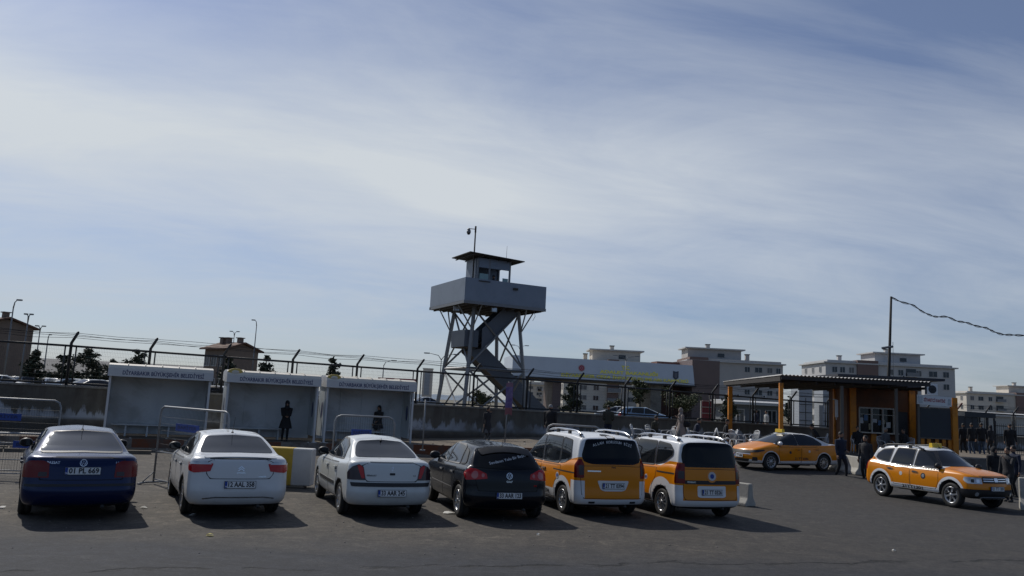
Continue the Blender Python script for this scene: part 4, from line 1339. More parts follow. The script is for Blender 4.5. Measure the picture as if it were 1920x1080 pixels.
# ------------------------------------------------------------------ boundary wall with graffiti remains
def wall_material():
    mt = bpy.data.materials.new('stained_wall')
    mt.use_nodes = True
    T = NT(mt.node_tree)
    b = mt.node_tree.nodes['Principled BSDF']
    co = T.n('ShaderNodeTexCoord').outputs['Object']
    x, y, z = T.sepxyz(co)
    s = T.m('ADD', T.m('MULTIPLY', x, math.cos(WA)), T.m('MULTIPLY', y, math.sin(WA)))
    n1 = T.noise(co, 1.2, 7, .65, .4)
    c = T.mix(T.ramp(n1, .3, .7, 0, 1), (.085, .078, .066), (.155, .142, .118))
    # peeled white band low on the wall, drips above
    dr = T.noise(T.comb(T.m('MULTIPLY', s, 1.7), 0, T.m('MULTIPLY', z, .25)), 1, 6, .7, .2)
    zz = T.m('ADD', z, T.m('MULTIPLY', T.m('SUBTRACT', dr, .5), 2.4))
    wht = T.m('MULTIPLY', T.ramp(zz, 1.1, 1.25, 1, 0), T.ramp(z, .78, .92, 0, 1))
    wht = T.m('MULTIPLY', wht, T.ramp(T.noise(co, .45, 4), .42, .55, .15, .95))
    c = T.mix(wht, c, (.42, .45, .50))
    dk = T.m('MULTIPLY', T.ramp(T.m('ADD', z, T.m('MULTIPLY', T.m('SUBTRACT', dr, .5), 1.2)), 1.25, 1.9, 0, .75), T.ramp(dr, .45, .6, 0, 1))
    c = T.mix(dk, c, (.075, .062, .052))
    c = T.mix(T.ramp(T.m('ADD', z, T.m('MULTIPLY', n1, .3)), .75, .95, .75, 0), c, (.06, .05, .042))
    # faded lettering and scrawl
    vr = T.n('ShaderNodeTexVoronoi', feature='DISTANCE_TO_EDGE')
    vr.inputs['Scale'].default_value = 2.1
    mt.node_tree.links.new(T.comb(s, T.noise(co, 3, 3), T.m('MULTIPLY', z, 1.1)), vr.inputs['Vector'])
    scr = T.m('MULTIPLY', T.ramp(vr.outputs[0], .02, .05, 1, 0), T.ramp(T.noise(co, .35, 2), .52, .6, 0, .5))
    c = T.mix(scr, c, (.10, .10, .11))
    mt.node_tree.links.new(c, b.inputs['Base Color'])
    b.inputs['Roughness'].default_value = .9
    bn = T.n('ShaderNodeBump')
    bn.inputs['Strength'].default_value = .4
    mt.node_tree.links.new(n1, bn.inputs['Height'])
    mt.node_tree.links.new(bn.outputs[0], b.inputs['Normal'])
    return mt
def wtop(t):
    return float(np.interp(t, [-40, 0, 18, 40, 90], [2.12, 2.08, 1.98, 1.72, 1.6]))
root = thing('boundary_wall', 'stained concrete wall with peeled white patches under the black fence', 'wall')
g = MB()
tw = [-40+2*i for i in range(62)]
vs = []
for t in tw:
    for n, z in ((0, .0), (0, wtop(t)), (-.28, wtop(t)), (-.28, .0)):
        vs.append(S3(t, n, z))
fs = []
for i in range(len(tw)-1):
    for k in (0, 1, 2):
        fs.append((4*i+k, 4*i+4+k, 4*i+5+k, 4*i+1+k))
g.add(vs, fs)
g.build('wall_face', [wall_material()], root)
g = MB()
for i in range(len(tw)-1):
    a, c = tw[i], tw[i+1]
    g.add([S3(a, .05, wtop(a)+.002), S3(c-.015, .05, wtop(c)+.002), S3(c-.015, .05, wtop(c)+.08), S3(a, .05, wtop(a)+.08), S3(a, -.33, wtop(a)+.002), S3(c-.015, -.33, wtop(c)+.002), S3(c-.015, -.33, wtop(c)+.08), S3(a, -.33, wtop(a)+.08)],
          [(0, 1, 2, 3), (3, 2, 6, 7), (4, 7, 6, 5), (0, 3, 7, 4), (1, 5, 6, 2), (0, 4, 5, 1)])
g.build('coping', [M_CONC], root)

# ------------------------------------------------------------------ fence on the wall
M_FENCE = pmat('fence_black_paint', (.018, .020, .024), .55, var=.3, vscale=5)
M_RUST = pmat('fence_red_brown', (.11, .02, .018), .6)
M_WIRE = pmat('fence_wire', (.012, .012, .014), .8)
root = thing('perimeter_fence', 'black steel mesh fence with angled post tips and barbed wire on top of the wall', 'fence')
SP = 2.98
def ftop(t):
    return wtop(t)+.08+float(np.interp(t, [0, 40], [1.60, 1.50]))
for i in range(-7, 24):
    t = i*SP
    q = MB()
    zb, zt = wtop(t)+.08, ftop(t)
    # post, with the head kinked outwards
    q.tube([S3(t, -.12, zb-.3), S3(t, -.12, zt+.12), S3(t+.09, -.02, zt+.30), S3(t+.21, .10, zt+.55)], .058, 6, 0)
    q.box(S3(t, -.12, zb+.01)[:], (.16, .16, .02), 0, None, WA)
    q.ell(S3(t+.215, .105, zt+.56), (.045, .045, .045), 0, 8, 6)
    q.build('post', [M_RUST if i == 18 else M_FENCE], root)
for i in range(-7, 23):
    a, c = i*SP+.2, (i+1)*SP-.2
    q = MB()
    A, B = lambda z, s=a: S3(s, -.12, z), lambda z, s=c: S3(s, -.12, z)
    z0a, z0c, z1a, z1c = wtop(a)+.16, wtop(c)+.16, ftop(a), ftop(c)
    q.tube([A(z0a), A(z1a)], .03, 6)
    q.tube([B(z0c), B(z1c)], .03, 6)
    q.tube([S3(a-.2, -.12, z1a), S3(c+.2, -.12, z1c)], .050, 6)
    q.tube([S3(a-.2, -.12, z0a), S3(c+.2, -.12, z0c)], .045, 6)
    K = 42
    for k in range(1, K):
        f = k/K
        t = a+(c-a)*f
        q.tube([S3(t, -.12, z0a+(z0c-z0a)*f), S3(t, -.12, z1a+(z1c-z1a)*f)], .0022, 3, 1, False, False)
    for k in range(1, 9):
        f = k/9
        q.tube([A(z0a+(z1a-z0a)*f), B(z0c+(z1c-z0c)*f)], .0022, 3, 1, False, False)
    q.build('mesh_panel', [M_FENCE, M_WIRE], root)
for k in range(4):
    q = MB()
    pts = []
    for i in range(-7, 24):
        t = i*SP
        f = (k+.6)/4
        for u in (0, .5) if i < 23 else (0,):
            tt_ = t+u*SP
            sag = .05*math.sin(i*1.7+k*2.1) if u else 0
            pts.append(S3(tt_+.09+.12*f, -.02+.12*f, ftop(tt_)+.30+.25*f-(.03 if u else 0)+sag))
    q.tube(pts, .008, 4, 0, False, False)
    rr = random.Random(k)
    for a_, b_ in zip(pts, pts[1:]):
        for j in range(7):
            p = a_.lerp(b_, (j+.5)/7)
            d = Vector((rr.uniform(-1, 1), rr.uniform(-1, 1), rr.uniform(-1, 1))).normalized()*.03
            q.tube([p-d, p+d], .003, 3, 0, False, False)
    q.build('barbed_wire', [M_WIRE], root)


# ------------------------------------------------------------------ bus shelters
M_SHEL = pmat('shelter_white_panel', (.50, .54, .565), .5, var=.06, vscale=1.5, dirt=(.33, .35, .35))
M_FASC = pmat('shelter_fascia', (.60, .60, .60), .45, var=.05, vscale=2)
M_ROOF = pmat('shelter_roof_cream', (.62, .58, .50), .55, var=.12, vscale=2, dirt=(.42, .37, .30))
M_NAVY = pmat('lettering_navy', (.02, .03, .12), .5)
M_STEEL = pmat('galvanised_steel', (.24, .25, .26), .5, .3, var=.15, vscale=6)
M_MESHW = pmat('barrier_wire', (.07, .075, .08), .7)
def bus_shelter(px0, px1, n, label, emblem):
    t0, t1 = on_line(px0, n), on_line(px1, n)
    L, Dp, Hh = t1-t0, 1.55, 2.62
    o = S3(t0, n, plat_z(t0))
    r = thing('bus_shelter', label, 'shelter', o, WA, 'white bus shelters along the wall')
    # local frame: x along wall, +y towards the wall
    q = MB()
    q.box((L/2, Dp, Hh/2-.05), (L, .05, Hh-.3), 0)
    for i in range(1, 4):
        q.box((L*i/4, Dp-.035, Hh/2-.05), (.05, .02, Hh-.34), 0)
    q.build('back_panel', [M_SHEL], r)
    for x, nm in ((.02, 'side_panel'), (L-.02, 'side_panel')):
        q = MB()
        q.box((x, Dp*.62, Hh/2), (.04, Dp*.76-.03, Hh-.5), 0)
        q.prism([(Dp*.5+.14*math.cos(k*.52), 1.35+.34*math.sin(k*.52)) for k in range(12)], x-.026, x+.026, 'x', 1)
        q.build(nm, [M_SHEL, M_NAVY], r)
        q = MB()
        q.box((x+(.01 if x < 1 else -.01), .06, (Hh-.3)/2), (.08, .08, Hh-.3), 0)
        q.box((x, .06, .01), (.2, .2, .02), 0)
        q.build('post', [M_FASC], r)
    q = MB()
    prof = [(-.10, Hh-.31), (-.10, Hh+.0), (-.02, Hh+.12), (.35, Hh+.19), (1.0, Hh+.20), (Dp+.06, Hh+.10), (Dp+.06, Hh-.2), (Dp, Hh-.24), (.02, Hh-.31)]
    q.prism(prof, -.06, L+.06, 'x', 0)
    q.m = [1 if len(f) == 9 or i in (2,) else 0 for i, f in enumerate(q.f)]
    for k in range(1, 6):
        q.tube([((L*k/6), -.03, Hh+.125), (L*k/6, .35, Hh+.205), (L*k/6, 1.0, Hh+.215), (L*k/6, Dp, Hh+.13)], .018, 5, 0)
    rf = q.build('roof', [M_ROOF, M_FASC], r)
    q = MB()
    q.box((L/2, -.115, Hh-.155), (L+.13, .02, .31), 0)
    fb = q.build('fascia', [M_FASC], r)
    q = MB()
    vs, fs = text_geo('DİYARBAKIR BÜYÜKŞEHİR BELEDİYESİ', .21, .004)
    w = max(v[0] for v in vs)-min(v[0] for v in vs)
    k = (L*.80)/w
    q.add([(L*.52+x*k, -.129, Hh-.17+y) for x, y in vs], fs)
    q.build('lettering', [M_NAVY], fb)
    if emblem:
        q = MB()
        q.ell((.25, -.02, Hh+.10), (.30, .05, .15), 0, 14, 8)
        q.ell((.25, -.05, Hh+.10), (.16, .04, .08), 1, 12, 8)
        q.build('emblem', [pmat('emblem_yellow', (.55, .40, .10), .6), M_ROOF], rf)
    q = MB()
    q.box((L*.42, Dp-.28, .46), (L*.72, .42, .05), 0)
    for x in (.2, .5, .8):
        q.box((L*(.06+.72*x), Dp-.28, .22), (.06, .3, .42), 0)
    q.build('bench', [M_SHEL], r)
    return r
SH = [bus_shelter(200, 392, 3.2, 'white bus shelter behind the blue saloon, leftmost of the three', 0),
      bus_shelter(424, 596, 3.2, 'white bus shelter where the person in a black hooded coat stands, middle of the three', 1),
      bus_shelter(612, 776, 3.2, 'white bus shelter where a person stands behind the low barrier, rightmost of the three', 1)]

# ------------------------------------------------------------------ mesh barriers in front of the pavement
M_SIGNB = pmat('barrier_sign_blue', (.02, .06, .28), .5)
def crowd_barrier(p, ang, L, H, label, sign=True, z=0):
    r = thing('crowd_barrier', label, 'barrier', (p[0], p[1], z), ang, 'steel mesh barriers')
    q = MB()
    c = .16
    pts = [(0, 0, .06), (0, 0, H-c), (.05, 0, H-.05), (c, 0, H), (L-c, 0, H), (L-.05, 0, H-.05), (L, 0, H-c), (L, 0, .06)]
    q.tube(pts, .024, 8)
    for z_ in (.12, H*.42):
        q.tube([(0, 0, z_), (L, 0, z_)], .016, 6)
    q.build('frame', [M_STEEL], r)
    q = MB()
    for i in range(1, int(L/.06)):
        x = i*.06
        q.tube([(x, 0, .12), (x, 0, H)], .0025, 3, 0, False, False)
    for i in range(1, int(H/.16)):
        q.tube([(0, 0, .16*i), (L, 0, .16*i)], .0025, 3, 0, False, False)
    q.build('mesh_infill', [M_MESHW], r)
    for x in (0, L):
        q = MB()
        q.tube([(x, -.33, .03), (x, -.2, .05), (x, .2, .05), (x, .33, .03)], .024, 6)
        q.tube([(x, -.28, .04), (x, 0, .3)], .014, 5)
        q.box((x, -.33, .02), (.07, .07, .04))
        q.build('foot', [M_STEEL], r)
    if sign:
        q = MB()
        q.box((L*.45, -.03, H*.76), (L*.34, .015, .17))
        sg = q.build('sign_plate', [M_SIGNB], r)
        q = MB()
        vs, fs = text_geo('BARİYER', .1, .002)
        k = L*.28/(max(v[0] for v in vs)-min(v[0] for v in vs))
        q.add([(L*.45+x*k, -.0395, H*.76+y) for x, y in vs], fs)
        q.build('lettering', [pmat('barrier_lettering', (.01, .02, .09), .5)], sg)
    return r
def between(px0, y0, px1, y1, ztop, name, **kw):
    a, b = gp(px0, y0, ztop), gp(px1, y1, ztop)
    d = b-a
    return crowd_barrier(a, math.atan2(d.y, d.x), d.length, ztop, name, **kw)
between(-70, 743, 116, 752, 1.84, 'tall mesh barrier with a blue plate at the left edge, behind the blue saloon')
between(303, 762, 431, 773, 1.84, 'tall mesh barrier on feet between the blue saloon and the white saloon')
between(629, 778, 741, 783, 1.80, 'mesh barrier in front of the rightmost bus shelter, above the older white saloon')
between(1026, 795, 1128, 801, 1.84, 'mesh barrier behind the roof of the larger taxi van', sign=False)
b5 = gp(-60, 900, 0)
crowd_barrier((b5.x, b5.y+.4), R(20), 2.1, 1.05, 'low mesh barrier with a blue plate low at the left edge, beside the blue saloon', True)

# ------------------------------------------------------------------ concrete blocks
M_BARR = pmat('barrier_concrete', (.40, .385, .345), .8, var=.14, vscale=3, bump=.5, bscale=30, dirt=(.22, .19, .16))
M_BLOCKW = pmat('block_white_paint', (.50, .50, .49), .6, var=.08, vscale=3, dirt=(.27, .25, .23))
M_BLOCKY = pmat('block_yellow_paint', (.50, .33, .03), .6, var=.12, vscale=3, dirt=(.24, .19, .09))
a, b_ = gp(580, 917), gp(500, 913)
d = b_-a
ang = math.atan2(-d.y, -d.x)
q = MB()
L = 2.0
q.box((-L/2, .22, .51), (L, .40, .90), 0)
q.box((-L/2, .22, .04), (L-.3, .36, .08), 2)
q.box((-.46-.36, .22, .51), (.72, .406, .905), 1)
me = q
o = me.build('concrete_block', [M_BLOCKW, M_BLOCKY, M_CONC])
md = o.modifiers.new('bevel', 'BEVEL')
md.width = .02
o.location = a
o.rotation_euler = (0, 0, ang)
tag(o, 'white and yellow painted concrete block between the two white saloons', 'block')
JP = [(-.30, 0), (.30, 0), (.30, .12), (.16, .30), (.10, .80), (-.10, .80), (-.16, .30), (-.30, .12)]
def jersey(a, b, label, sc=1.0, group='concrete road barriers'):
    d = b-a
    L = d.length
    q = MB()
    q.prism([(u*sc, v*sc) for u, v in JP], 0, L, 'x', 0)
    o = q.build('jersey_barrier', [M_BARR])
    md = o.modifiers.new('bevel', 'BEVEL')
    md.width = .025
    md.segments = 2
    o.location = a
    o.rotation_euler = (0, 0, math.atan2(d.y, d.x))
    tag(o, label, 'barrier', group)
    return o
p0 = gp(1408, 950)
jersey(p0, p0+Vector((-1.3, 1.7, 0)), 'pale concrete road barrier at the right rear corner of the smaller taxi van', .72)
p0 = gpz(1616, 891)
dirv = (gpz(1540, 876)-p0).normalized()
jersey(p0, p0+dirv*1.5, 'pale concrete road barrier between the two standing men', .85)
jersey(p0+dirv*1.75, p0+dirv*3.3, 'pale concrete road barrier at the rear wheel of the taxi saloon', .85)
p0 = gp(1912, 955)
jersey(p0, p0+Vector((1.6, -.9, 0)), 'pale concrete road barrier at the right edge beside the taxi SUV', 1.15)
# ------------------------------------------------------------------ watchtower
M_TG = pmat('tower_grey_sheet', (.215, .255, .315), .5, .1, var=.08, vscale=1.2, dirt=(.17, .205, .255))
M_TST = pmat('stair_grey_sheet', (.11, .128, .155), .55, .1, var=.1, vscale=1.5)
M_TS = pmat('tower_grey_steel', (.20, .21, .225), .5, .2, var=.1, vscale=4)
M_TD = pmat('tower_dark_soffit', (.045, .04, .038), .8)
M_TGL = pmat('tower_glass', (.22, .34, .33), .1, .0, .8)
DECK = 7.66
TP = gp(870.4, 566.5, DECK)
TA = R(27)
tw_ = thing('watchtower', 'grey steel watchtower on braced legs behind the black fence', 'tower', (TP.x, TP.y, TZ), TA)
# local frame: near corner at origin, x along the right face, y along the left face; z from the compound ground
D0 = DECK-TZ
SZ = 5.12
q = MB()
for (x0, y0, x1, y1) in ((0, 0, SZ, 0), (0, 0, 0, SZ), (SZ, 0, SZ, SZ), (0, SZ, SZ, SZ)):
    cx, cy = (x0+x1)/2, (y0+y1)/2
    hx = abs(x1-x0)
    q.box((cx+(0 if hx else (.02 if x0 == 0 else -.02)), cy+(0 if not hx else (.02 if y0 == 0 else -.02)), D0+.77), (hx if hx else .04, .04 if hx else SZ-.08, 1.26), 0)
q.build('parapet', [M_TG], tw_)
q = MB()
q.box((SZ/2, SZ/2, D0+.06), (SZ-.02, SZ-.02, .07), 0)
for i in range(9):
    q.box((.25+i*(SZ-.5)/8, SZ/2, D0-.04), (.08, SZ-.2, .12), 0)
for s in (0.03, SZ-.03):
    q.box((SZ/2, s, D0+.05), (SZ+.06, .08, .16), 1)
    q.box((s, SZ/2, D0+.05), (.08, SZ-.14, .16), 1)
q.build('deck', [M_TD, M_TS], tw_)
legs_t = [(1.15, 1.15), (SZ-1.15, 1.15), (SZ-1.15, SZ-1.15), (1.15, SZ-1.15)]
spl = .62
legs_b = [(1.15-spl, 1.15-spl), (SZ-1.15+spl, 1.15-spl), (SZ-1.15+spl, SZ-1.15+spl), (1.15-spl, SZ-1.15+spl)]
def lp(k, f):
    a, b = legs_b[k % 4], legs_t[k % 4]
    return Vector((a[0]+(b[0]-a[0])*f, a[1]+(b[1]-a[1])*f, D0*f-.02))
for k in range(4):
    q = MB()
    q.bar(lp(k, 0), lp(k, 1), .17)
    q.box((lp(k, 0).x, lp(k, 0).y, .03), (.4, .4, .06))
    q.build('leg', [M_TS], tw_)
for k in range(4):
    for f0, f1 in ((0.02, .46), (.49, .98)):
        q = MB()
        q.bar(lp(k, f0), lp(k+1, f1), .085)
        q.build('cross_brace', [M_TS], tw_)
        q = MB()
        q.bar(lp(k+1, f0)+Vector((.02, .02, 0)), lp(k, f1)+Vector((.02, .02, 0)), .085)
        q.build('cross_brace', [M_TS], tw_)
    q = MB()
    q.bar(lp(k, .475), lp(k+1, .475), .10)
    q.build('tie_beam', [M_TS], tw_)
for k, (dx, dy) in enumerate(((-1, -1), (1, -1), (1, 1), (-1, 1))):
    q = MB()
    a = lp(k, .80)
    t = legs_t[k]
    q.bar(a, (t[0]+dx*1.0, t[1]+dy*.0, D0-.02), .06)
    q.bar(a, (t[0], t[1]+dy*1.0, D0-.02), .06)
    q.build('bracket_strut', [M_TS], tw_)
# stairs: lower flight, landing, upper flight
def flight(a, b, w, side):
    """a bottom, b top (centre line); solid side panels and treads"""
    a, b = Vector(a), Vector(b)
    d = b-a
    h = Vector((d.x, d.y, 0))
    hl = h.length
    h.normalize()
    nrm = Vector((-h.y, h.x, 0))
    q = MB()
    for s in (-1, 1):
        o = nrm*(w/2*s)
        e = nrm*.025*s
        vs = [a+o+Vector((0, 0, -.28)), b+o+Vector((0, 0, -.28)), b+o+Vector((0, 0, .95)), a+o+Vector((0, 0, .95))]
        q.add(vs+[v+e for v in vs], [(0, 1, 2, 3), (7, 6, 5, 4), (0, 4, 5, 1), (1, 5, 6, 2), (2, 6, 7, 3), (3, 7, 4, 0)], 0)
    n = int(d.z/.19)
    for i in range(n):
        p = a+d*((i+.5)/n)
        q.box(p[:], (.28, w-.04, .03), 1, None, math.atan2(h.y, h.x))
    # sheet under the treads
    vs = [a-nrm*(w/2-.03)+Vector((0, 0, -.2)), a+nrm*(w/2-.03)+Vector((0, 0, -.2)), b+nrm*(w/2-.03)+Vector((0, 0, -.2)), b-nrm*(w/2-.03)+Vector((0, 0, -.2))]
    q.add(vs, [(0, 1, 2, 3)], 1)
    return q
C = SZ/2
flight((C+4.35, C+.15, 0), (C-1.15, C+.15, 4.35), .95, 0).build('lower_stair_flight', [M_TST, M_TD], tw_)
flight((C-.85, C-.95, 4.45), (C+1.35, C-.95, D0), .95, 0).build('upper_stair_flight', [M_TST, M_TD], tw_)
q = MB()
q.box((C-1.45, C-.4, 4.33), (.8, 1.9, .08), 1)
q.box((C-1.87, C-.4, 4.80), (.04, 1.9, .95), 0)
q.box((C-1.45, C-1.37, 4.80), (.8, .04, .95), 0)
q.build('stair_landing', [M_TST, M_TD], tw_)
# cabin
cx0, cy0, cl, cd = 1.25, 1.25, 2.15, 1.6
ch = 2.72
zf = D0+.10
q = MB()
q.box((cx0+cl/2, cy0+cd-.03, zf+ch/2), (cl, .06, ch), 0)
q.box((cx0+cl-.03, cy0+cd/2, zf+.55), (.06, cd-.12, 1.1), 0)
q.box((cx0+cl/2, cy0+.03, zf+.55), (cl, .06, 1.1), 0)
q.box((cx0+.03, cy0+cd/2, zf+.55), (.06, cd-.12, 1.1), 0)
for x, y in ((cx0+.05, cy0+.05), (cx0+cl-.05, cy0+.05), (cx0+.05, cy0+cd-.1), (cx0+cl-.05, cy0+cd-.1), (cx0+cl*.36, cy0+.03)):
    q.box((x, y, zf+1.1+(ch-1.1)/2), (.10, .07, ch-1.1-.01), 1)
q.box((cx0+cl/2, cy0+.03, zf+ch-.27), (cl-.2, .065, .54), 0)
q.box((cx0+.03, cy0+cd/2+.08, zf+ch-.72), (.065, cd-.26, 1.44), 0)
q.box((cx0+cl-.03, cy0+cd/2, zf+ch-.16), (.065, cd-.3, .32), 0)
cab = q.build('cabin', [M_TG, M_TS], tw_)
for (c_, d_) in (((cx0+cl*.19+.02, cy0+.0, zf+1.5), (cl*.26, .012, .66)), ((cx0+cl*.84, cy0+.0, zf+1.45), (.36, .012, .5))):
    q = MB()
    q.box(c_, d_)
    q.build('window_pane', [M_TGL], cab)
# roof slab, slightly tilted, on the cabin
q = MB()
vs = []
for (x, y, z) in ((cx0-.75, cy0-.55, ch+.14), (cx0+cl+.6, cy0-.55, ch-.0), (cx0+cl+.6, cy0+cd+.5, ch-.0), (cx0-.75, cy0+cd+.5, ch+.14)):
    vs += [Vector((x, y, zf+z)), Vector((x, y, zf+z+.05))]
q.add(vs, [(0, 2, 4, 6), (1, 7, 5, 3), (0, 1, 3, 2), (2, 3, 5, 4), (4, 5, 7, 6), (6, 7, 1, 0)])
for k in range(6):
    q.box((cx0-.5+k*.6, cy0+cd/2, zf+ch+.06-k*.022), (.05, cd+.9, .05))
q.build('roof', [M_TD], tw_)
q = MB()
px_, py_ = cx0-.1, cy0+.35
q.tube([(px_, py_, zf+.9), (px_, py_, zf+ch+1.55)], .045, 8)
q.tube([(px_, py_, zf+ch+1.50), (px_, py_, zf+ch+1.88)], .055, 8)
q.tube([(px_, py_, zf+ch+1.70), (px_-.38, py_+.1, zf+ch+1.70)], .022, 6)
mast = q.build('camera_mast', [M_TD], tw_)
q = MB()
q.tube([(px_-.38, py_+.1, zf+ch+1.72), (px_-.38, py_+.1, zf+ch+1.58)], [.06, .115], 10)
q.tube([(px_-.38, py_+.1, zf+ch+1.58), (px_-.38, py_+.1, zf+ch+1.45)], [.12, .12], 12)
q.ell((px_-.38, py_+.1, zf+ch+1.44), (.105, .105, .11), 1, 12, 8)
q.build('dome_camera', [M_TS, M_GLASS], mast)
q = MB()
q.tube([(cx0+cl-.15, cy0+.4, zf+ch), (cx0+cl-.13, cy0+.4, zf+ch+1.0)], [.014, .008], 5)
q.build('antenna', [M_TD], tw_)
for x, y in ((.25, 1.6), (2.0, .35)):
    q = MB()
    q.box((x, y, D0-.2), (.34, .12, .26), 0)
    q.box((x, y-.063, D0-.2), (.28, .01, .2), 1)
    q.tube([(x, y, D0-.07), (x, y, D0)], .02, 5, 0)
    q.build('floodlight', [M_TS, M_CLR], tw_)
q = MB()
q.box((1.15, -.03, D0+1.28), (.7, .05, .05))
q.build('parapet_bar', [M_TD], tw_)
q = MB()
q.box((3.1, -.05, D0+1.05), (.28, .1, .12))
q.build('parapet_box', [M_TD], tw_)
q = MB()
q.tube([(SZ-.7, .1, D0-.05), (SZ-.6, .1, D0-.35), (SZ-.75, .1, D0-.62)], .014, 5)
q.build('loose_cable', [M_STEEL], tw_)

# ------------------------------------------------------------------ entrance gate with the ministry lettering
M_GF = pmat('gate_fascia_grey', (.54, .60, .68), .5, .1, var=.05, vscale=.4)
M_GB = pmat('gate_brown_panel', (.16, .115, .105), .6, var=.1, vscale=.5)
M_GOLD = pmat('lettering_gold', (.95, .86, .16), .45)
YG = 120.0
a, c = at(962, 663, YG-2), at(1303, 688, YG+2)
d = c-a
ga = math.atan2(d.y, d.x)
GL = d.length
ztop = c.z
gt = thing('entrance_gate', 'wide grey entrance gate with yellow lettering and two emblems', 'gate', (a.x, a.y, TZ), ga)
zt = (a.z+c.z)/2-TZ
fh = 3.0
q = MB()
q.prism([(0, zt-fh), (GL, zt-fh), (GL-.35, zt), (0, zt)], 0, 9, 'y', 0)
q.box((GL/2+.1, 4.5, zt-fh-.12), (GL+.3, 9.2, .22), 1)
fo_ = q.build('fascia', [M_GF, M_TD], gt)
def sign_text(s, u, z, w, h, nm='lettering'):
    q = MB()
    vs, fs = text_geo(s, 1.0, .045)
    x0, x1 = min(v[0] for v in vs), max(v[0] for v in vs)
    y0, y1 = min(v[1] for v in vs), max(v[1] for v in vs)
    k, k2 = w/(x1-x0), h/(y1-y0)
    q.add([(u+(x-(x0+x1)/2)*k, -.06, z+(y-(y0+y1)/2)*k2) for x, y in vs], fs)
    return q.build(nm, [M_GOLD], fo_)
def ux(px):
    r = ray(px, 700)
    A = np.array([[math.cos(ga), -r.x], [math.sin(ga), -r.y]])
    return float(np.linalg.solve(A, np.array([-a.x, -a.y]))[0])
sign_text('T.C.', ux(1173), zt-.95, ux(1181)-ux(1165), .62)
sign_text('ADALET BAKANLIĞI', ux(1180), zt-1.62, ux(1236)-ux(1125), .66)
sign_text('DİYARBAKIR CEZA İNFAZ KURUMLARI KAMPÜSÜ', ux(1173), zt-2.42, ux(1292)-ux(1054), .62)
q = MB()
q.lathe([(.001, 0), (.52, 0)], 24, 0, Matrix.Translation((ux(1090), -.05, zt-1.35)))
q.lathe([(.001, 0), (.40, 0)], 24, 1, Matrix.Translation((ux(1090), -.07, zt-1.35)))
q.lathe([(.16, 0), (.22, 0)], 18, 0, Matrix.Translation((ux(1090), -.09, zt-1.35)))
q.build('round_emblem', [pmat('emblem_white', (.45, .35, .36), .5), pmat('emblem_red', (.36, .03, .07), .5)], fo_)
q = MB()
u = ux(1267)
q.prism([(u-.42, zt-1.0), (u-.42, zt-2.0), (u, zt-2.35), (u+.42, zt-2.0), (u+.42, zt-1.0), (u, zt-1.1)], -.08, -.01, 'y', 0)
q.prism([(u-.22, zt-1.25), (u-.22, zt-1.9), (u, zt-2.1), (u+.22, zt-1.9), (u+.22, zt-1.25)], -.10, -.075, 'y', 1)
q.build('shield_emblem', [pmat('emblem_dark', (.05, .06, .09), .5), pmat('emblem_grey', (.12, .13, .16), .5)], fo_)
for u0, u1, m in ((ux(970), ux(995), 0), (ux(1040), ux(1056), 1), (ux(1225), ux(1245), 0)):
    q = MB()
    q.box(((u0+u1)/2, 4.5, (zt-fh)/2-.12), (u1-u0, 7, zt-fh-.25), 0)
    q.build('pillar', [(M_CONC, M_GB)[m]], gt)
q = MB()
q.box((GL+1.9, 4.8, (zt+.9)/2), (4.4, 9, zt+.9), 0)
q.box((GL-1.9, 7.4, (zt+.7)/2), (4.2, 3, zt+.7), 1)
q.build('side_block', [M_GB, pmat('gate_brick_red', (.15, .07, .055), .7)], gt)
# ------------------------------------------------------------------ generic buildings
M_CREAM = pmat('render_cream', (.58, .54, .48), .85, var=.10, vscale=.3, dirt=(.42, .38, .33))
M_GREYW = pmat('render_blue_grey', (.34, .37, .41), .85, var=.08, vscale=.3)
M_BROWN = pmat('render_brown', (.19, .13, .115), .85, var=.1, vscale=.3)
M_PINKB = pmat('render_dusty_pink', (.22, .165, .15), .85, var=.1, vscale=.3)
M_TILE = pmat('roof_tiles_brown', (.13, .07, .05), .85, var=.15, vscale=2)
M_TIN = pmat('roof_sheet_pale', (.50, .50, .49), .6, var=.08, vscale=.5)
M_BRICKG = pmat('brown_block_wall', (.20, .155, .125), .9, var=.12, vscale=1)
M_WFR = pmat('window_frame_white', (.5, .5, .5), .5)
M_CURT = pmat('curtained_pane', (.13, .13, .13), .3, 0, .5)
M_PANE = pmat('dark_pane', (.025, .03, .038), .12, 0, .6)
WR = []
def add_window(b, x, y, z, w, h, face='y', proto={}):
    WR.append(1)
    var = random.Random(len(WR)*7).random() < .3
    k = (round(w, 2), round(h, 2), face, var)
    if k not in proto:
        m = MB()
        if face == 'y':
            m.box((0, 0, 0), (w, .10, h), 1)
            for s in (-1, 1):
                m.box((s*(w/2+.03), -.02, 0), (.07, .16, h+.12), 0)
                m.box((0, -.02, s*(h/2+.03)), (w, .16, .07), 0)
            m.box((0, -.06, 0), (.06, .04, h), 0)
        else:
            m.box((0, 0, 0), (.10, w, h), 1)
            for s in (-1, 1):
                m.box((-.02, s*(w/2+.03), 0), (.16, .07, h+.12), 0)
                m.box((-.02, 0, s*(h/2+.03)), (.16, w, .07), 0)
            m.box((-.06, 0, 0), (.04, .06, h), 0)
        proto[k] = m.mesh('window', [M_WFR, M_CURT if var else M_PANE])
    o = bpy.data.objects.new('window', proto[k])
    COL.objects.link(o)
    o.parent = b
    o.location = (x, y, z)
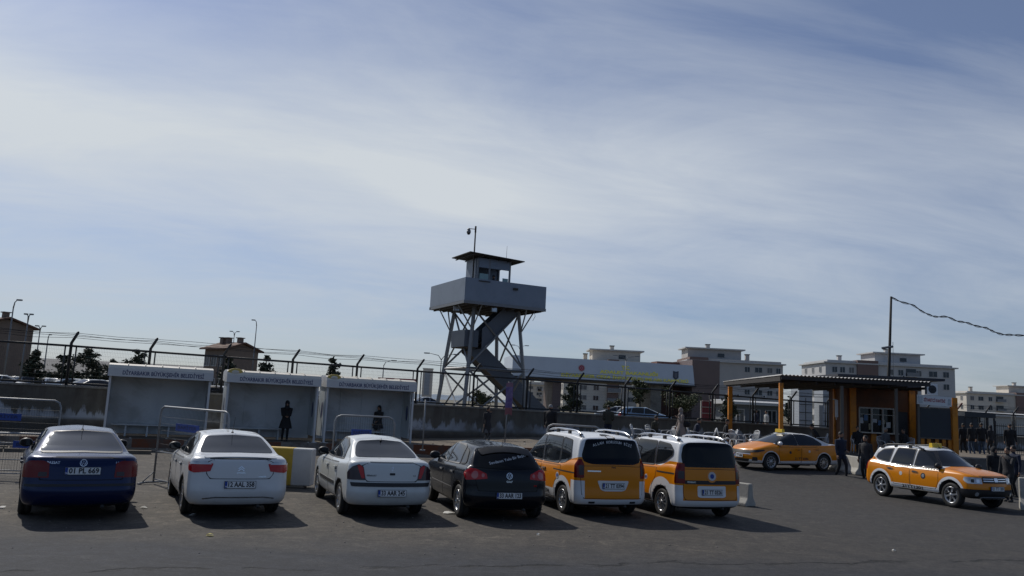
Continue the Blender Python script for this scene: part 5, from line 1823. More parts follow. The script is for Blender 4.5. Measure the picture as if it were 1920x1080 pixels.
def block_of_flats(label, px0, px1, ytop, Y, depth, nfl, cols, stair=(.38, .55), brown=((0, .12),), wallm=None, group='apartment blocks beyond the gate', penth=(.1, .55), ang=0.0, balc=()):
    a, c = at(px0, ytop, Y), at(px1, ytop, Y)
    zt_ = at((px0+px1)/2, ytop, Y).z
    W = c.x-a.x
    base = TZ
    H = zt_-base
    b = thing('apartment_building', label, 'apartment block', (a.x, Y, base), ang, group)
    wm = wallm or M_CREAM
    q = MB()
    q.box((W/2, depth/2, H/2), (W, depth, H))
    q.build('wall', [wm], b)
    for (f0, f1) in brown:
        q = MB()
        q.box((W*(f0+f1)/2, depth/2-.45, H/2+.5), (W*(f1-f0), depth+.2, H+1.0))
        q.build('projecting_bay', [M_BROWN], b)
    q = MB()
    q.box((W/2, depth/2, H+.16), (W+1.2, depth+1.2, .3))
    q.box((W/2, depth/2, H+.55), (W*.97, depth-.4, .5), 1)
    rf = q.build('roof', [M_TIN, wm], b)
    if penth:
        q = MB()
        p0, p1 = W*penth[0], W*penth[1]
        q.box(((p0+p1)/2, depth/2, H+2.0), (p1-p0, depth*.5, 2.6), 0)
        q.box(((p0+p1)/2, depth/2, H+3.4), (p1-p0+1.6, depth*.5+1.6, .3), 1)
        q.box((p0+(p1-p0)*.62, depth*.25-.06, H+1.9), (1.6, .1, .9), 2)
        q.build('stair_head', [wm, M_TIN, M_PANE], rf)
    for fx, hh in ((penth[0]+.45*(penth[1]-penth[0]) if penth else .5, 4.6), (.72, 2.6), (.22, 2.4)):
        q = MB()
        q.box((W*fx, depth*.55, H+hh/2), (.9, .9, hh))
        q.box((W*fx, depth*.55, H+hh+.12), (1.15, 1.15, .18), 1)
        q.build('chimney', [wm, M_TD], rf)
    fhh = H/nfl
    for f in range(nfl):
        z = H-fhh*(f+.52)
        for cxx, ww in cols:
            if any(f0-.01 <= cxx <= f1+.01 for f0, f1 in brown):
                continue
            add_window(b, W*cxx, -.0, z, ww, min(1.35, fhh*.45))
        for k in range(3):
            add_window(b, 0, depth*(.2+.3*k), z, 1.2, 1.3, 'x')
        for cb in balc:
            q = MB()
            q.box((W*cb, -.6, z-.85), (3.0, 1.2, .12), 0)
            q.box((W*cb, -1.17, z-.35), (3.0, .06, .9), 1)
            q.box((W*cb, -.03, z+.05), (2.4, .08, 1.9), 2)
            q.build('balcony', [wm, M_TS, M_PANE], b)
    # air conditioners
    rr = random.Random(int(px0))
    for k in range(4):
        q = MB()
        x, z = W*rr.uniform(.15, .9), H-fhh*(rr.randrange(min(3, nfl))+.85)
        q.box((x, -.25, z), (.85, .4, .6), 0)
        q.lathe([(.001, 0), (.22, 0)], 10, 1, Matrix.Translation((x-.1, -.46, z)))
        q.build('air_conditioner', [M_WFR, M_TD], b)
    return b
COLS = [(.07, 1.2), (.18, 1.7), (.30, 1.2), (.62, 1.2), (.74, 1.7), (.86, 1.2), (.95, 1.0)]
block_of_flats('pale apartment block seen through and above the entrance gate', 1058, 1262, 683, 185, 14, 5, COLS, brown=((.40, .5),), penth=(.27, .72), balc=(.46,))
block_of_flats('grey and brown apartment block right of the gate lettering', 1292, 1468, 681, 190, 14, 5, COLS, brown=((0, .20),), penth=(.02, .60), wallm=pmat('render_warm_grey', (.44, .42, .40), .85, var=.08, vscale=.3))
block_of_flats('white and brown apartment block behind the canteen roof', 1548, 1790, 686, 195, 16, 5, [(.07, 1.2), (.13, 1.2), (.2, 1.2), (.5, 1.5), (.58, 1.2), (.72, 1.2), (.83, 2.0), (.93, 1.4)], brown=((.24, .40),), penth=(.44, .80), wallm=pmat('render_light_grey', (.48, .48, .48), .85, var=.08, vscale=.3), balc=(.66,))
block_of_flats('cream apartment block at the far right edge', 1812, 1960, 741, 270, 14, 4, COLS, brown=((.62, .72),), penth=(.62, 1.0), balc=(.42,))
block_of_flats('distant flats between the gate pillars', 985, 1052, 722, 230, 12, 4, [(.15, 1.5), (.4, 1.5), (.65, 1.5), (.88, 1.5)], brown=((.7, .8),), penth=None)
# long low buildings
def low_building(label, px0, px1, ytop, Y, depth, wallm, roofm, nwin, roofh=1.3, ang=0, eave=.6, winh=1.2, base=TZ, name='low_building', cat='building'):
    a, c = at(px0, ytop, Y), at(px1, ytop, Y)
    zt_ = at((px0+px1)/2, ytop, Y).z
    W = c.x-a.x
    H = zt_-base-roofh
    b = thing(name, label, cat, (a.x, Y, base), ang)
    q = MB()
    q.box((W/2, depth/2, H/2), (W, depth, H))
    q.build('wall', [wallm], b)
    q = MB()
    q.prism([(-eave, H), (depth+eave, H), (depth+eave, H+.25), (depth/2, H+roofh), (-eave, H+.25)], -eave, W+eave, 'x', 0)
    q.build('roof', [roofm], b)
    for i in range(nwin):
        add_window(b, W*(i+.5)/nwin, -.0, H*.52, min(2.2, W/nwin*.5), winh)
    return b
low_building('long low blue-grey building with a pale roof behind the parked cars at the left', -160, 430, 672, 98, 12, pmat('low_wall_blue', (.13, .15, .18), .85, var=.15, vscale=.4), pmat('old_roof_pale', (.27, .265, .255), .95, spec=.1, var=.12, vscale=.3), 22, 2.0)
low_building('long white single-storey building at the right edge behind the turnstile', 1788, 2010, 774, 92, 10, pmat('low_wall_white', (.42, .42, .40), .8, var=.06, vscale=.4), M_TIN, 0, .5, eave=.3)
low_building('small grey guard house with a white roof edge behind the fence', 1372, 1462, 751, 78, 6, pmat('guard_wall', (.17, .185, .21), .85, var=.1, vscale=.5), pmat('guard_roof_white', (.5, .5, .5), .6), 3, .45, eave=.9, name='guard_house')
# two houses at the left
def house(label, px0, pxm, px1, yl, yr, Y, rot, W, D, H, roofh):
    p = at(pxm, yl, Y)
    b = thing('house', label, 'house', (p.x, Y, TZ), R(rot))
    H = p.z-TZ
    q = MB()
    q.box((-W/2, D/2, H/2), (W, D, H), 0)
    q.add([(-.003, 0, 0), (-.003+.006, 0, 0), (.003, D, 0), (.003, D, H), (.003, D/2, H+roofh-.1), (.003, 0, H)], [(1, 2, 3, 4, 5)], 1)
    q.build('wall', [M_BRICKG, M_BRICKG], b)
    q = MB()
    e = .5
    vs = []
    for x in (-W-e, e):
        vs += [(x, -e, H-.18), (x, D/2, H+roofh), (x, D+e, H-.18), (x, -e, H-.02), (x, D/2, H+roofh+.18), (x, D+e, H-.02)]
    q.add(vs, [(3, 4, 10, 9), (4, 5, 11, 10), (0, 6, 7, 1), (1, 7, 8, 2), (0, 1, 4, 3), (1, 2, 5, 4), (6, 9, 10, 7), (7, 10, 11, 8), (0, 3, 9, 6), (2, 8, 11, 5)])
    rf = q.build('roof', [M_TILE], b)
    for x, y in ((-W*.82, D*.4), (-W*.62, D*.45), (-W*.15, D*.5)):
        q = MB()
        q.box((x, y, H+roofh*.8+.25), (.55, .55, 1.1))
        q.box((x, y, H+roofh*.8+.85), (.8, .8, .1))
        q.build('chimney', [M_BRICKG], rf)
    for i in range(3):
        for z in (H*.3, H*.75):
            add_window(b, -W*(i+.5)/3, 0, z, .9, 1.2)
    return b
house('brownish house with a shallow tiled roof and chimneys behind the left shelters', 372, 424, 489, 653, 660, 96, -35, 4.1, 4.7, 0, .75)
house('dark gabled house cut by the left edge of the photo', -40, -38, 44, 606, 615, 84, -35, 5, 5.4, 0, .8)

# ------------------------------------------------------------------ trees
M_LEAF = {}
def leafmat(name, c1, c2):
    mt = bpy.data.materials.new(name)
    mt.use_nodes = True
    T = NT(mt.node_tree)
    b = mt.node_tree.nodes['Principled BSDF']
    co = T.n('ShaderNodeTexCoord').outputs['Object']
    gi = T.n('ShaderNodeNewGeometry').outputs['Random Per Island']
    c = T.mix(T.ramp(T.noise(co, 1.3, 3), .35, .65, 0, 1), c1, c2)
    c = T.mix(T.m('MULTIPLY', gi, .5), c, tuple(x*1.7 for x in c2))
    mt.node_tree.links.new(c, b.inputs['Base Color'])
    b.inputs['Roughness'].default_value = .7
    return mt
LM_PINE = leafmat('pine_needles', (.012, .020, .012), (.030, .042, .022))
LM_ROUND = leafmat('olive_foliage', (.022, .032, .012), (.055, .065, .022))
M_BARK = pmat('bark', (.07, .055, .04), .9, var=.3, vscale=8)
def tree(p, h, w, kind, label, seed, dens=1.0):
    rr = random.Random(seed)
    t = thing('pine_tree' if kind != 'round' else 'small_tree', label, 'tree', p, rr.uniform(0, 6), 'trees in the fenced compound')
    q = MB()
    lean = Vector((rr.uniform(-.04, .04)*h, rr.uniform(-.04, .04)*h, h*.93))
    q.tube([(0, 0, -.1), lean*.4, lean], [w*.06+.05, w*.045+.03, .02], 7)
    tips = []
    nb = int(13*dens)
    for i in range(nb):
        f = .18+.78*(i+rr.random())/nb if kind != 'round' else .5+.4*rr.random()
        az = i*2.4+rr.uniform(-.5, .5)
        rad = (w/2*(1.06-f)**.75*1.15 if kind != 'round' else w/2*.75*math.sqrt(max(.1, 1-((f-.72)/.3)**2)))*rr.uniform(.75, 1.3)
        b0 = lean*f
        b1 = b0+Vector((math.cos(az)*rad, math.sin(az)*rad, rad*rr.uniform(.0, .9)))
        q.tube([b0, b1], [.035, .012], 5)
        tips.append((b0, b1, rad))
    q.build('trunk', [M_BARK], t)
    q = MB()
    vs, fs = [], []
    for b0, b1, rad in tips:
        n = int(120*(.6+rad))
        for k in range(n):
            f = rr.random()**.6
            c = b0.lerp(b1, .25+.85*f)
            s = .11+.15*rad*(.6+.4*rr.random())
            c = c+Vector((rr.gauss(0, s), rr.gauss(0, s), rr.gauss(0, s*.7)))
            u = Vector((rr.uniform(-1, 1), rr.uniform(-1, 1), rr.uniform(-.6, .6))).normalized()
            v = u.cross(Vector((rr.uniform(-1, 1), rr.uniform(-1, 1), rr.uniform(-1, 1)))).normalized()
            ls = rr.uniform(.09, .20)*(1 if kind != 'round' else .85)*(.8+h*.06)
            i0 = len(vs)
            vs += [c-u*ls, c+v*ls*.5, c+u*ls, c-v*ls*.5]
            fs.append((i0, i0+1, i0+2, i0+3))
    q.add(vs, fs)
    q.build('crown', [LM_PINE if kind != 'round' else LM_ROUND], t)
    return t
def tree_px(px, ytop, Y, w_px, kind, label, seed, dens=1.0):
    p = at(px, ytop, Y)
    tree((p.x, Y, TZ), p.z-TZ, w_px/F_PX*Y, kind, label, seed, dens)
TR = [(68, 650, 66, 34, 'pine', 'dark pine in front of the long low building, nearest the left edge'),
      (46, 672, 90, 22, 'pine', 'small dark pine beside the gabled house at the left edge'),
      (122, 660, 92, 46, 'pine', 'spreading dark pine behind the long low building, left of the tallest one'),
      (172, 646, 92, 62, 'pine', 'broad many-tipped dark pine behind the long low building'),
      (214, 667, 96, 30, 'pine', 'short dark pine right of the broad many-tipped one'),
      (262, 650, 88, 44, 'pine', 'loose green pine above the leftmost shelter'),
      (180, 690, 64, 26, 'pine', 'dark bushy tree beside the parked cars behind the leftmost shelter'),
      (130, 688, 62, 16, 'pine', 'thin dark sapling between the parked cars at the left'),
      (430, 664, 80, 30, 'pine', 'dark tree in front of the brownish house'),
      (503, 659, 84, 34, 'pine', 'conical dark pine right of the brownish house'),
      (625, 667, 66, 32, 'pine', 'ragged dark tree rising above the gap between the shelters'),
      (1072, 712, 84, 34, 'pine', 'dark conical tree left of the pale car behind the fence'),
      (1203, 709, 62, 26, 'round', 'small round-headed tree on a thin trunk behind the pale car'),
      (1150, 748, 90, 34, 'round', 'dark bush under the entrance gate'),
      (1278, 750, 88, 70, 'round', 'row of dark bushes right of the pale car'),
      (1368, 735, 72, 26, 'pine', 'dark tree behind the left canopy post'),
      (1490, 742, 74, 40, 'pine', 'dark green tree behind the middle canopy post'),
      (985, 742, 80, 30, 'pine', 'dark shrub below the tower stairs'),
      (905, 735, 84, 34, 'round', 'dark bush seen between the tower legs')]
for i, (px, yt, Y, wp, kd, lb) in enumerate(TR):
    tree_px(px, yt, Y, wp, kd, lb, 10+i)

# ------------------------------------------------------------------ lamp posts and other poles
M_POLE = pmat('lamp_post_grey', (.16, .17, .18), .5, .3)
def lamp(px, ytop, Y, label, arms=(1,), arm=1.2, name='street_lamp'):
    p = at(px, ytop, Y)
    h = p.z-TZ
    r = thing(name, label, 'street lamp', (p.x, Y, TZ), 0, 'street lamps in the fenced compound')
    q = MB()
    q.tube([(0, 0, -.1), (0, 0, h-.5)], [.085, .045], 8)
    q.build('pole', [M_POLE], r)
    for s in arms:
        q = MB()
        q.tube([(0, 0, h-.6), (s*arm*.25, 0, h-.15), (s*arm, 0, h+.05)], [.05, .04, .03], 6)
        a_ = q.build('arm', [M_POLE], r)
        q = MB()
        hl = min(.6, arm*.9+.15)
        q.box((s*(arm+hl*.4), 0, h+.04), (hl, .2, .1))
        q.box((s*(arm+hl*.4), 0, h-.015), (hl*.75, .15, .02), 1)
        q.build('lamp_head', [M_POLE, M_CLR], a_)
    return r
lamp(27, 563, 62, 'tall lamp post in front of the gabled house at the left edge', (1,), .25)
lamp(54, 590, 64, 'tall slim lamp post second from the left edge', (-1, 1), .12)
lamp(76, 612, 78, 'slim lamp post above the leftmost pine', (-1, 1), .2)
lamp(91, 628, 84, 'shortest of the slim lamp posts at the left', (1,), .1)
lamp(482, 601, 88, 'lamp post rising right of the brownish house', (-1,), .25)
lamp(440, 622, 110, 'lamp post behind the chimneys of the brownish house', (1, -1), .3)
lamp(720, 676, 90, 'lamp post with a curved arm above the rightmost shelter', (1,), .9)
lamp(828, 664, 84, 'double-armed lamp post left of the watchtower', (1, -1), 1.3)
lamp(975, 648, 120, 'lamp post right of the watchtower', (1, -1), .8)
lamp(1174, 668, 112, 'lamp post in front of the middle of the entrance gate', (1, -1), 1.3)
# red banner sign behind the right shelter
a_ = at(709, 708, 78)
c_ = at(783, 715, 78)
r = thing('roadside_sign', 'low red sign board seen over the rightmost shelter roof', 'sign', (a_.x, 78, TZ))
q = MB()
L = c_.x-a_.x
z = a_.z-TZ
q.box((L/2, 0, z-.25), (L, .08, .55), 0)
q.box((L/2, -.045, z-.28), (L*.9, .01, .22), 1)
q.build('board', [pmat('sign_red', (.30, .05, .06), .5), pmat('sign_pink', (.45, .2, .2), .5)], r)
for x in (.3, L-.3):
    q = MB()
    q.tube([(x, .03, 0), (x, .03, z-.5)], .05, 6)
    q.build('post', [M_POLE], r)
# bare advertising column / pale tower far away left of the tower
p = at(803, 692, 140)
r = thing('pale_tower', 'narrow pale tower block far behind the fence left of the watchtower', 'tower', (p.x, 140, TZ))
q = MB()
q.box((0, 0, (p.z-TZ)/2), (1.6, 1.6, p.z-TZ))
q.box((0, -.82, (p.z-TZ)*.6), (.9, .05, (p.z-TZ)*.6), 1)
q.box((0, 0, p.z-TZ+.06), (1.8, 1.8, .12))
q.build('shaft', [M_CREAM, M_GREYW], r)
# pole with blurred banner on the pavement
p = gp(945, 850, .3)
r = thing('banner_pole', 'thin pole with a narrow pink and violet banner in front of the watchtower', 'banner', (p.x, p.y, 0))
topz = at(956, 716, p.y).z
q = MB()
q.tube([(0, 0, .25), (.06, 0, topz)], .025, 8)
q.build('pole', [M_STEEL], r)
def banner_material():
    mt = bpy.data.materials.new('banner_cloth')
    mt.use_nodes = True
    T = NT(mt.node_tree)
    b = mt.node_tree.nodes['Principled BSDF']
    x, y, z = T.sepxyz(T.n('ShaderNodeTexCoord').outputs['Object'])
    n = T.noise(T.n('ShaderNodeTexCoord').outputs['Object'], 6, 4)
    c = T.mix(T.ramp(n, .4, .6, 0, 1), (.13, .09, .24), (.22, .16, .30))
    c = T.mix(T.m('LESS_THAN', z, topz-1.05), c, (.26, .10, .11))
    c = T.mix(T.m('GREATER_THAN', z, topz-.2), c, (.25, .14, .19))
    mt.node_tree.links.new(c, b.inputs['Base Color'])
    b.inputs['Roughness'].default_value = .8
    return mt
q = MB()
vs, fs = [], []
for i in range(9):
    z = topz-1.3*i/8
    for j in range(5):
        x = -.15+.29*j/4
        vs.append((x+.1, -.04+.03*math.sin(j*1.7+i*.4), z-.03*abs(j-2)))
for i in range(8):
    for j in range(4):
        fs.append((i*5+j, i*5+j+1, i*5+j+6, i*5+j+5))
q.add(vs, fs, 0, True)
q.add([(v[0], v[1]+.012, v[2]) for v in vs], [f[::-1] for f in fs], 0, True)
q.build('banner', [banner_material()], r)
for px in (792,):
    p = gp(px, 845, .3)
    q = MB()
    q.tube([(0, 0, 0), (0, 0, 2.0)], .03, 8)
    q.box((0, 0, .02), (.2, .2, .04))
    o = q.build('steel_post', [M_STEEL])
    o.location = (p.x, p.y, .3)
    tag(o, 'plain grey steel post on the pavement right of the rightmost shelter', 'post')

# ------------------------------------------------------------------ cars parked inside the compound
def repaint(root, mat):
    for o in root.children_recursive:
        if o.type == 'MESH' and o.name.split('.')[0] in ('body', 'door', 'boot_lid', 'tailgate', 'handle', 'boot_spoiler'):
            for i, sl_ in enumerate(o.material_slots):
                if sl_.material and sl_.material.name.startswith('paint_'):
                    sl_.link = 'OBJECT'
                    sl_.material = mat
P_SILV = paint('paint_silver', (.36, .38, .40), metal=.4)
P_PBLUE = paint('paint_pale_blue', (.20, .30, .42), metal=.3)
P_DARK = paint('paint_dark_grey', (.04, .045, .05), metal=.3)
DROP = {'number_plate', 'model_lettering', 'badge', 'badge_red', 'window_sticker', 'underbody', 'antenna'}
def far_copy(src):
    c = src.copy()
    COL.objects.link(c)
    for ch in src.children:
        if ch.name.split('.')[0] in DROP:
            continue
        k = ch.copy()
        COL.objects.link(k)
        k.parent = c
        for g2 in ch.children:
            if g2.name.split('.')[0] in ('rim',):
                k2 = g2.copy()
                COL.objects.link(k2)
                k2.parent = k
    return c
def parked(src, px, Y, yaw, mat, label, z=TZ):
    c = far_copy(CAR_OBJ[src])
    p = at(px, 720, Y)
    c.location = (p.x, Y, z)
    c.rotation_euler = (0, 0, R(yaw))
    c.name = 'parked_car'
    tag(c, label, 'car', 'cars parked in the fenced compound')
    if mat:
        repaint(c, mat)
    return c
parked(2, 8, 60, 20, P_SILV, 'silver car at the left edge behind the fence')
parked(1, 36, 72, 100, None, 'small white car seen from behind, second from the left edge beyond the fence')
parked(3, 54, 66, 60, P_SILV, 'low silver hatchback left of the leftmost pine')
parked(3, 85, 70, 95, P_WHITE, 'white hatchback right of the leftmost pine')
parked(2, 103, 80, 95, P_DARK, 'dark grey car between two white ones beyond the fence')
parked(1, 118, 78, 80, None, 'white saloon beside the thin dark sapling')
parked(2, 146, 62, 20, None, 'white saloon seen from its side left of the dark bushy tree')
parked(1, 186, 56, 60, P_DARK, 'dark saloon with a pale roof edge left of the leftmost shelter')
parked(3, 212, 58, 100, P_WHITE, 'white hatchback partly hidden by the leftmost shelter')
parked(3, 409, 52, 100, P_WHITE, 'white hatchback in the gap between the left and middle shelters')
parked(1, 604, 56, 95, None, 'white saloon in the gap between the middle and right shelters')
parked(3, 1207, 60, 3, P_PBLUE, 'pale blue car seen from its side behind the fence under the gate')
parked(2, 805, 96, 30, P_SILV, 'silver car far behind the fence left of the watchtower')
parked(1, 1160, 74, 160, P_SILV, 'silver car nose visible left of the pale blue car')
# ------------------------------------------------------------------ canteen with its canopy
M_ORP = pmat('orange_steel_paint', (.60, .21, .008), .5, var=.12, vscale=3, dirt=(.22, .08, .015))
M_ORD = pmat('orange_panel', (.23, .068, .010), .6, var=.12, vscale=2)
M_GREYPOLE = pmat('grey_brown_steel', (.13, .115, .10), .55, .2, var=.1, vscale=4)
M_DK = pmat('dark_board', (.028, .034, .042), .5, var=.15, vscale=2)
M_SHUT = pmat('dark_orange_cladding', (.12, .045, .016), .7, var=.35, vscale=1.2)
M_ALU = pmat('pale_window_frame', (.42, .40, .36), .5)
TRZ = .76
def X_at(px, Y):
    return at(px, 800, Y).x
YC = 38.0
cn = at(1465, 703, YC)                       # near left roof corner
xr_ = at(1722, 717, YC+.6).x
yb = 47.5
r = thing('canopy', 'large corrugated canopy on orange posts in front of the canteen', 'canopy', (cn.x, YC, TRZ), 0)
W = xr_-cn.x
Hc = cn.z-TRZ
LD = yb-YC
q = MB()
# corrugated sheet: ridges run front to back
n = int(W/.085)
vs, fs = [], []
for i in range(n+1):
    x = -.15+(W+.3)*i/n
    z = Hc+.028*(1 if i % 2 else -1)
    for y, dz in ((-.35, 0), (LD+.3, -.05)):
        vs += [(x, y, z+dz), (x, y, z+dz-.012)]
for i in range(n):
    a_ = 4*i
    fs += [(a_, a_+2, a_+6, a_+4), (a_+1, a_+5, a_+7, a_+3), (a_, a_+4, a_+5, a_+1), (a_+2, a_+3, a_+7, a_+6)]
q.add(vs, fs)
q.build('roof_sheet', [pmat('corrugated_sheet', (.42, .41, .39), .5, .3, var=.15, vscale=.8, dirt=(.24, .2, .16))], r)
q = MB()
for y in (-.2, LD*.33, LD*.66, LD+.1):
    q.box((W/2, y, Hc-.13), (W, .08, .16))
for i in range(9):
    q.box((W*i/8, LD/2, Hc-.30), (.07, LD, .12))
q.box((-.1, LD/2, Hc-.16), (.05, LD+.4, .26))
q.box((W/2, -.30, Hc-.14), (W+.2, .04, .16))
q.build('roof_frame', [M_TD], r)
def post(x, y, w, mat, z1=None):
    q = MB()
    q.box((x, y, (z1 or Hc-.37)/2), (w, w, (z1 or Hc-.37)))
    q.box((x, y, .015), (w+.14, w+.14, .03))
    return q.build('post', [mat], r)
post(0.02, .1, .17, M_ORP)
post(0.05, LD-.6, .22, M_ORP)
post(X_at(1577, YC+.2)-cn.x, .1, .13, M_GREYPOLE)
post(X_at(1679, YC+.2)-cn.x, .1, .12, M_GREYPOLE)
post(X_at(1566, YC+4.5)-cn.x, 4.5, .17, M_ORP)
# canteen building
YK = 41.0
x0, x1 = X_at(1588, YK), X_at(1722, YK)
k = thing('canteen', 'orange canteen kiosk with a serving window under the canopy', 'kiosk', (x0, YK, TRZ), 0)
W2 = x1-x0
H2 = 3.2
def lx(px, Y=YK):
    return X_at(px, Y)-x0
q = MB()
wx0, wx1 = lx(1611), lx(1676)
wz0, wz1 = 1.02, 2.22
q.box((wx0/2, .1, H2/2), (wx0, .2, H2), 0)
q.box(((wx1+W2)/2, .1, H2/2), (W2-wx1, .2, H2), 0)
q.box(((wx0+wx1)/2, .1, (wz1+H2)/2), (wx1-wx0, .2, H2-wz1), 0)
q.box(((wx0+wx1)/2, .1, wz0/2), (wx1-wx0, .2, wz0), 0)
q.box((W2/2, 2.2, H2/2), (W2, .15, H2), 0)
for x in (.08, W2-.08):
    q.box((x, 1.16, H2/2), (.15, 1.9, H2), 0)
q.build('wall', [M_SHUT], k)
for px in (1599, 1637, 1710):
    q = MB()
    w_ = .30 if px != 1637 else .26
    hh = H2 if px != 1637 else wz0-.02
    q.box((lx(px), -.05, hh/2), (w_, .1, hh))
    q.build('orange_pilaster', [M_ORP], k)
q = MB()
q.box((W2/2, 1.3, H2+.28), (W2+.9, 3.2, .52))
q.box((W2/2+.3, 1.4, H2+.60), (W2+1.8, 3.6, .12))
q.build('roof', [pmat('kiosk_roof_dark', (.03, .033, .045), .7)], k)
q = MB()
q.box(((wx0+wx1)/2, .12, (wz0+wz1)/2), (wx1-wx0-.02, .02, wz1-wz0-.02), 1)
for f in (0, .36, .68, 1):
    q.box((wx0+(wx1-wx0)*f, .0, (wz0+wz1)/2), (.07, .12, wz1-wz0), 0)
q.box(((wx0+wx1)/2, .0, wz1), (wx1-wx0, .11, .07), 0)
q.box(((wx0+wx1)/2, .0, wz1-.32), (wx1-wx0, .07, .03), 0)
w_ = q.build('serving_window', [M_ALU, M_GLASS], k)
q = MB()
q.box(((wx0+wx1)/2, -.18, wz0-.03), (wx1-wx0+.15, .42, .06))
q.build('counter', [pmat('counter_pale', (.55, .50, .42), .5)], k)
rr = random.Random(5)
for i in range(7):
    q = MB()
    xx = wx0+(wx1-wx0)*(.08+.13*i)
    q.box((xx, .07, wz0+.25+.5*rr.random()), (.12+.1*rr.random(), .015, .16+.16*rr.random()))
    q.build('notice', [(M_STICK, pmat('notice_blue', (.08, .16, .3), .5), pmat('notice_cream', (.4, .36, .25), .5))[i % 3]], w_)
q = MB()
q.box((lx(1692), -.02, 1.05), (.5, .05, 2.1))
q.box((lx(1692)+.18, -.06, 1.0), (.03, .06, .12))
q.build('door', [M_DK], k)
# two grey goods lockers / white pipe frame beside the window
q = MB()
q.tube([(lx(1573, 40), -.7, 1.55), (lx(1573, 40), -.7, 2.55), (lx(1567, 40), -.7, 2.55)], .03, 6)
q.box((lx(1573, 40), -.72, 2.1), (.14, .05, .85))
q.build('white_lamp_tube', [M_STICK], k)
# advertising board and frame
bx0, bx1 = X_at(1719, 39.6), X_at(1793, 39.6)
b = thing('menu_board', 'dark blank board in an orange frame right of the canteen', 'board', (bx0, 39.6, TRZ), 0)
W3 = bx1-bx0
def bx(px): return X_at(px, 39.6)-bx0
for px, w_ in ((1722, .12), (1789, .26)):
    q = MB()
    q.box((bx(px), 0, 1.45), (w_, w_, 2.9))
    q.build('post', [M_ORP if px > 1750 else M_GREYPOLE], b)
q = MB()
q.box(((bx(1725)+bx(1782))/2, -.02, 1.62), (bx(1782)-bx(1725), .06, 1.42))
q.build('board_panel', [M_DK], b)
q = MB()
q.box(((bx(1725)+bx(1782))/2, -.02, .88), (bx(1782)-bx(1725), .08, .05))
q.box(((bx(1725)+bx(1782))/2, -.02, 2.36), (bx(1782)-bx(1725), .08, .05))
q.build('board_rail', [M_GREYPOLE], b)
for px in (1729, 1741, 1756, 1769, 1780):
    q = MB()
    q.box((bx(px), .0, .43), (.17, .05, .86))
    q.build('orange_slat', [M_ORP], b)
q = MB()
q.box(((bx(1725)+bx(1782))/2, .12, .43), (bx(1782)-bx(1725), .05, .86))
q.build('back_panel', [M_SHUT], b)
# canteen sign
s0, s1 = at(1719, 749, 39.3), at(1784, 755, 39.3)
r = thing('canteen_sign', 'white sign with red lettering above the dark board', 'sign', (s0.x, 39.3, 0), 0)
L = s1.x-s0.x
zm = (s0.z+s1.z)/2+.02
q = MB()
Mt = Matrix.Translation((L/2, 0, zm)) @ Matrix.Rotation(R(2.0), 4, 'Y')
q.box((0, 0, 0), (L, .06, .46), 0, Mt)
q.box((-L/2+.16, -.034, 0), (.2, .01, .32), 1, Mt)
q.box((L/2-.12, -.034, -.02), (.14, .01, .3), 1, Mt)
q.build('sign_panel', [M_WHITE, M_ALLOY], r)
q = MB()
vs, fs = text_geo('ZİYARETÇİ KANTİNİ', .2, .006)
kx = (L*.62)/(max(v[0] for v in vs)-min(v[0] for v in vs))
q.add([(x*kx, -.036, y) for x, y in vs], fs, 0, False, Mt)
q.build('lettering', [pmat('lettering_red', (.38, .02, .03), .5)], r)
# air conditioner outdoor unit on top of the sign
p = at(1733, 739, 39.5)
r = thing('air_conditioner', 'white air conditioner unit standing above the canteen sign', 'air conditioner', (p.x, 39.5, p.z-.05), 0)
q = MB()
q.box((.32, .1, .3), (.64, .3, .56), 0)
q.box((.06, -.052, .3), (.1, .01, .5), 1)
q.build('case', [M_WHITE, M_DK], r)
q = MB()
q.lathe([(.001, 0), (.2, 0)], 18, 0, Matrix.Translation((.38, -.056, .3)))
for i in range(6):
    q.bar((.38, -.06, .3), (.38+.19*math.cos(i*1.05), -.06, .3+.19*math.sin(i*1.05)), .012, 1)
q.build('fan_grille', [M_DK, M_BLK], r)
# grey panelled pylons behind the canopy
for px0, px1, lb in ((1498, 1523, 'grey panelled block left of the light gap behind the taxi saloon'), (1543, 1570, 'grey panelled block right of the light gap behind the taxi saloon')):
    YY = 56
    a_, c_ = at(px0, 728, YY), at(px1, 730, YY)
    r = thing('gate_pylon', lb, 'pylon', (a_.x, YY, TZ), 0, 'grey gate pylons')
    w_, h_ = c_.x-a_.x, a_.z-TZ
    q = MB()
    q.box((w_/2, .8, h_/2), (w_, 1.6, h_), 0)
    for i in range(1, 6):
        q.box((w_/2, -.012, h_*i/6), (w_-.02, .02, .04), 1)
    q.box((w_/2, -.012, h_/2-.3), (.04, .018, h_-.7), 1)
    q.build('cladding', [M_GREYW, M_TD], r)
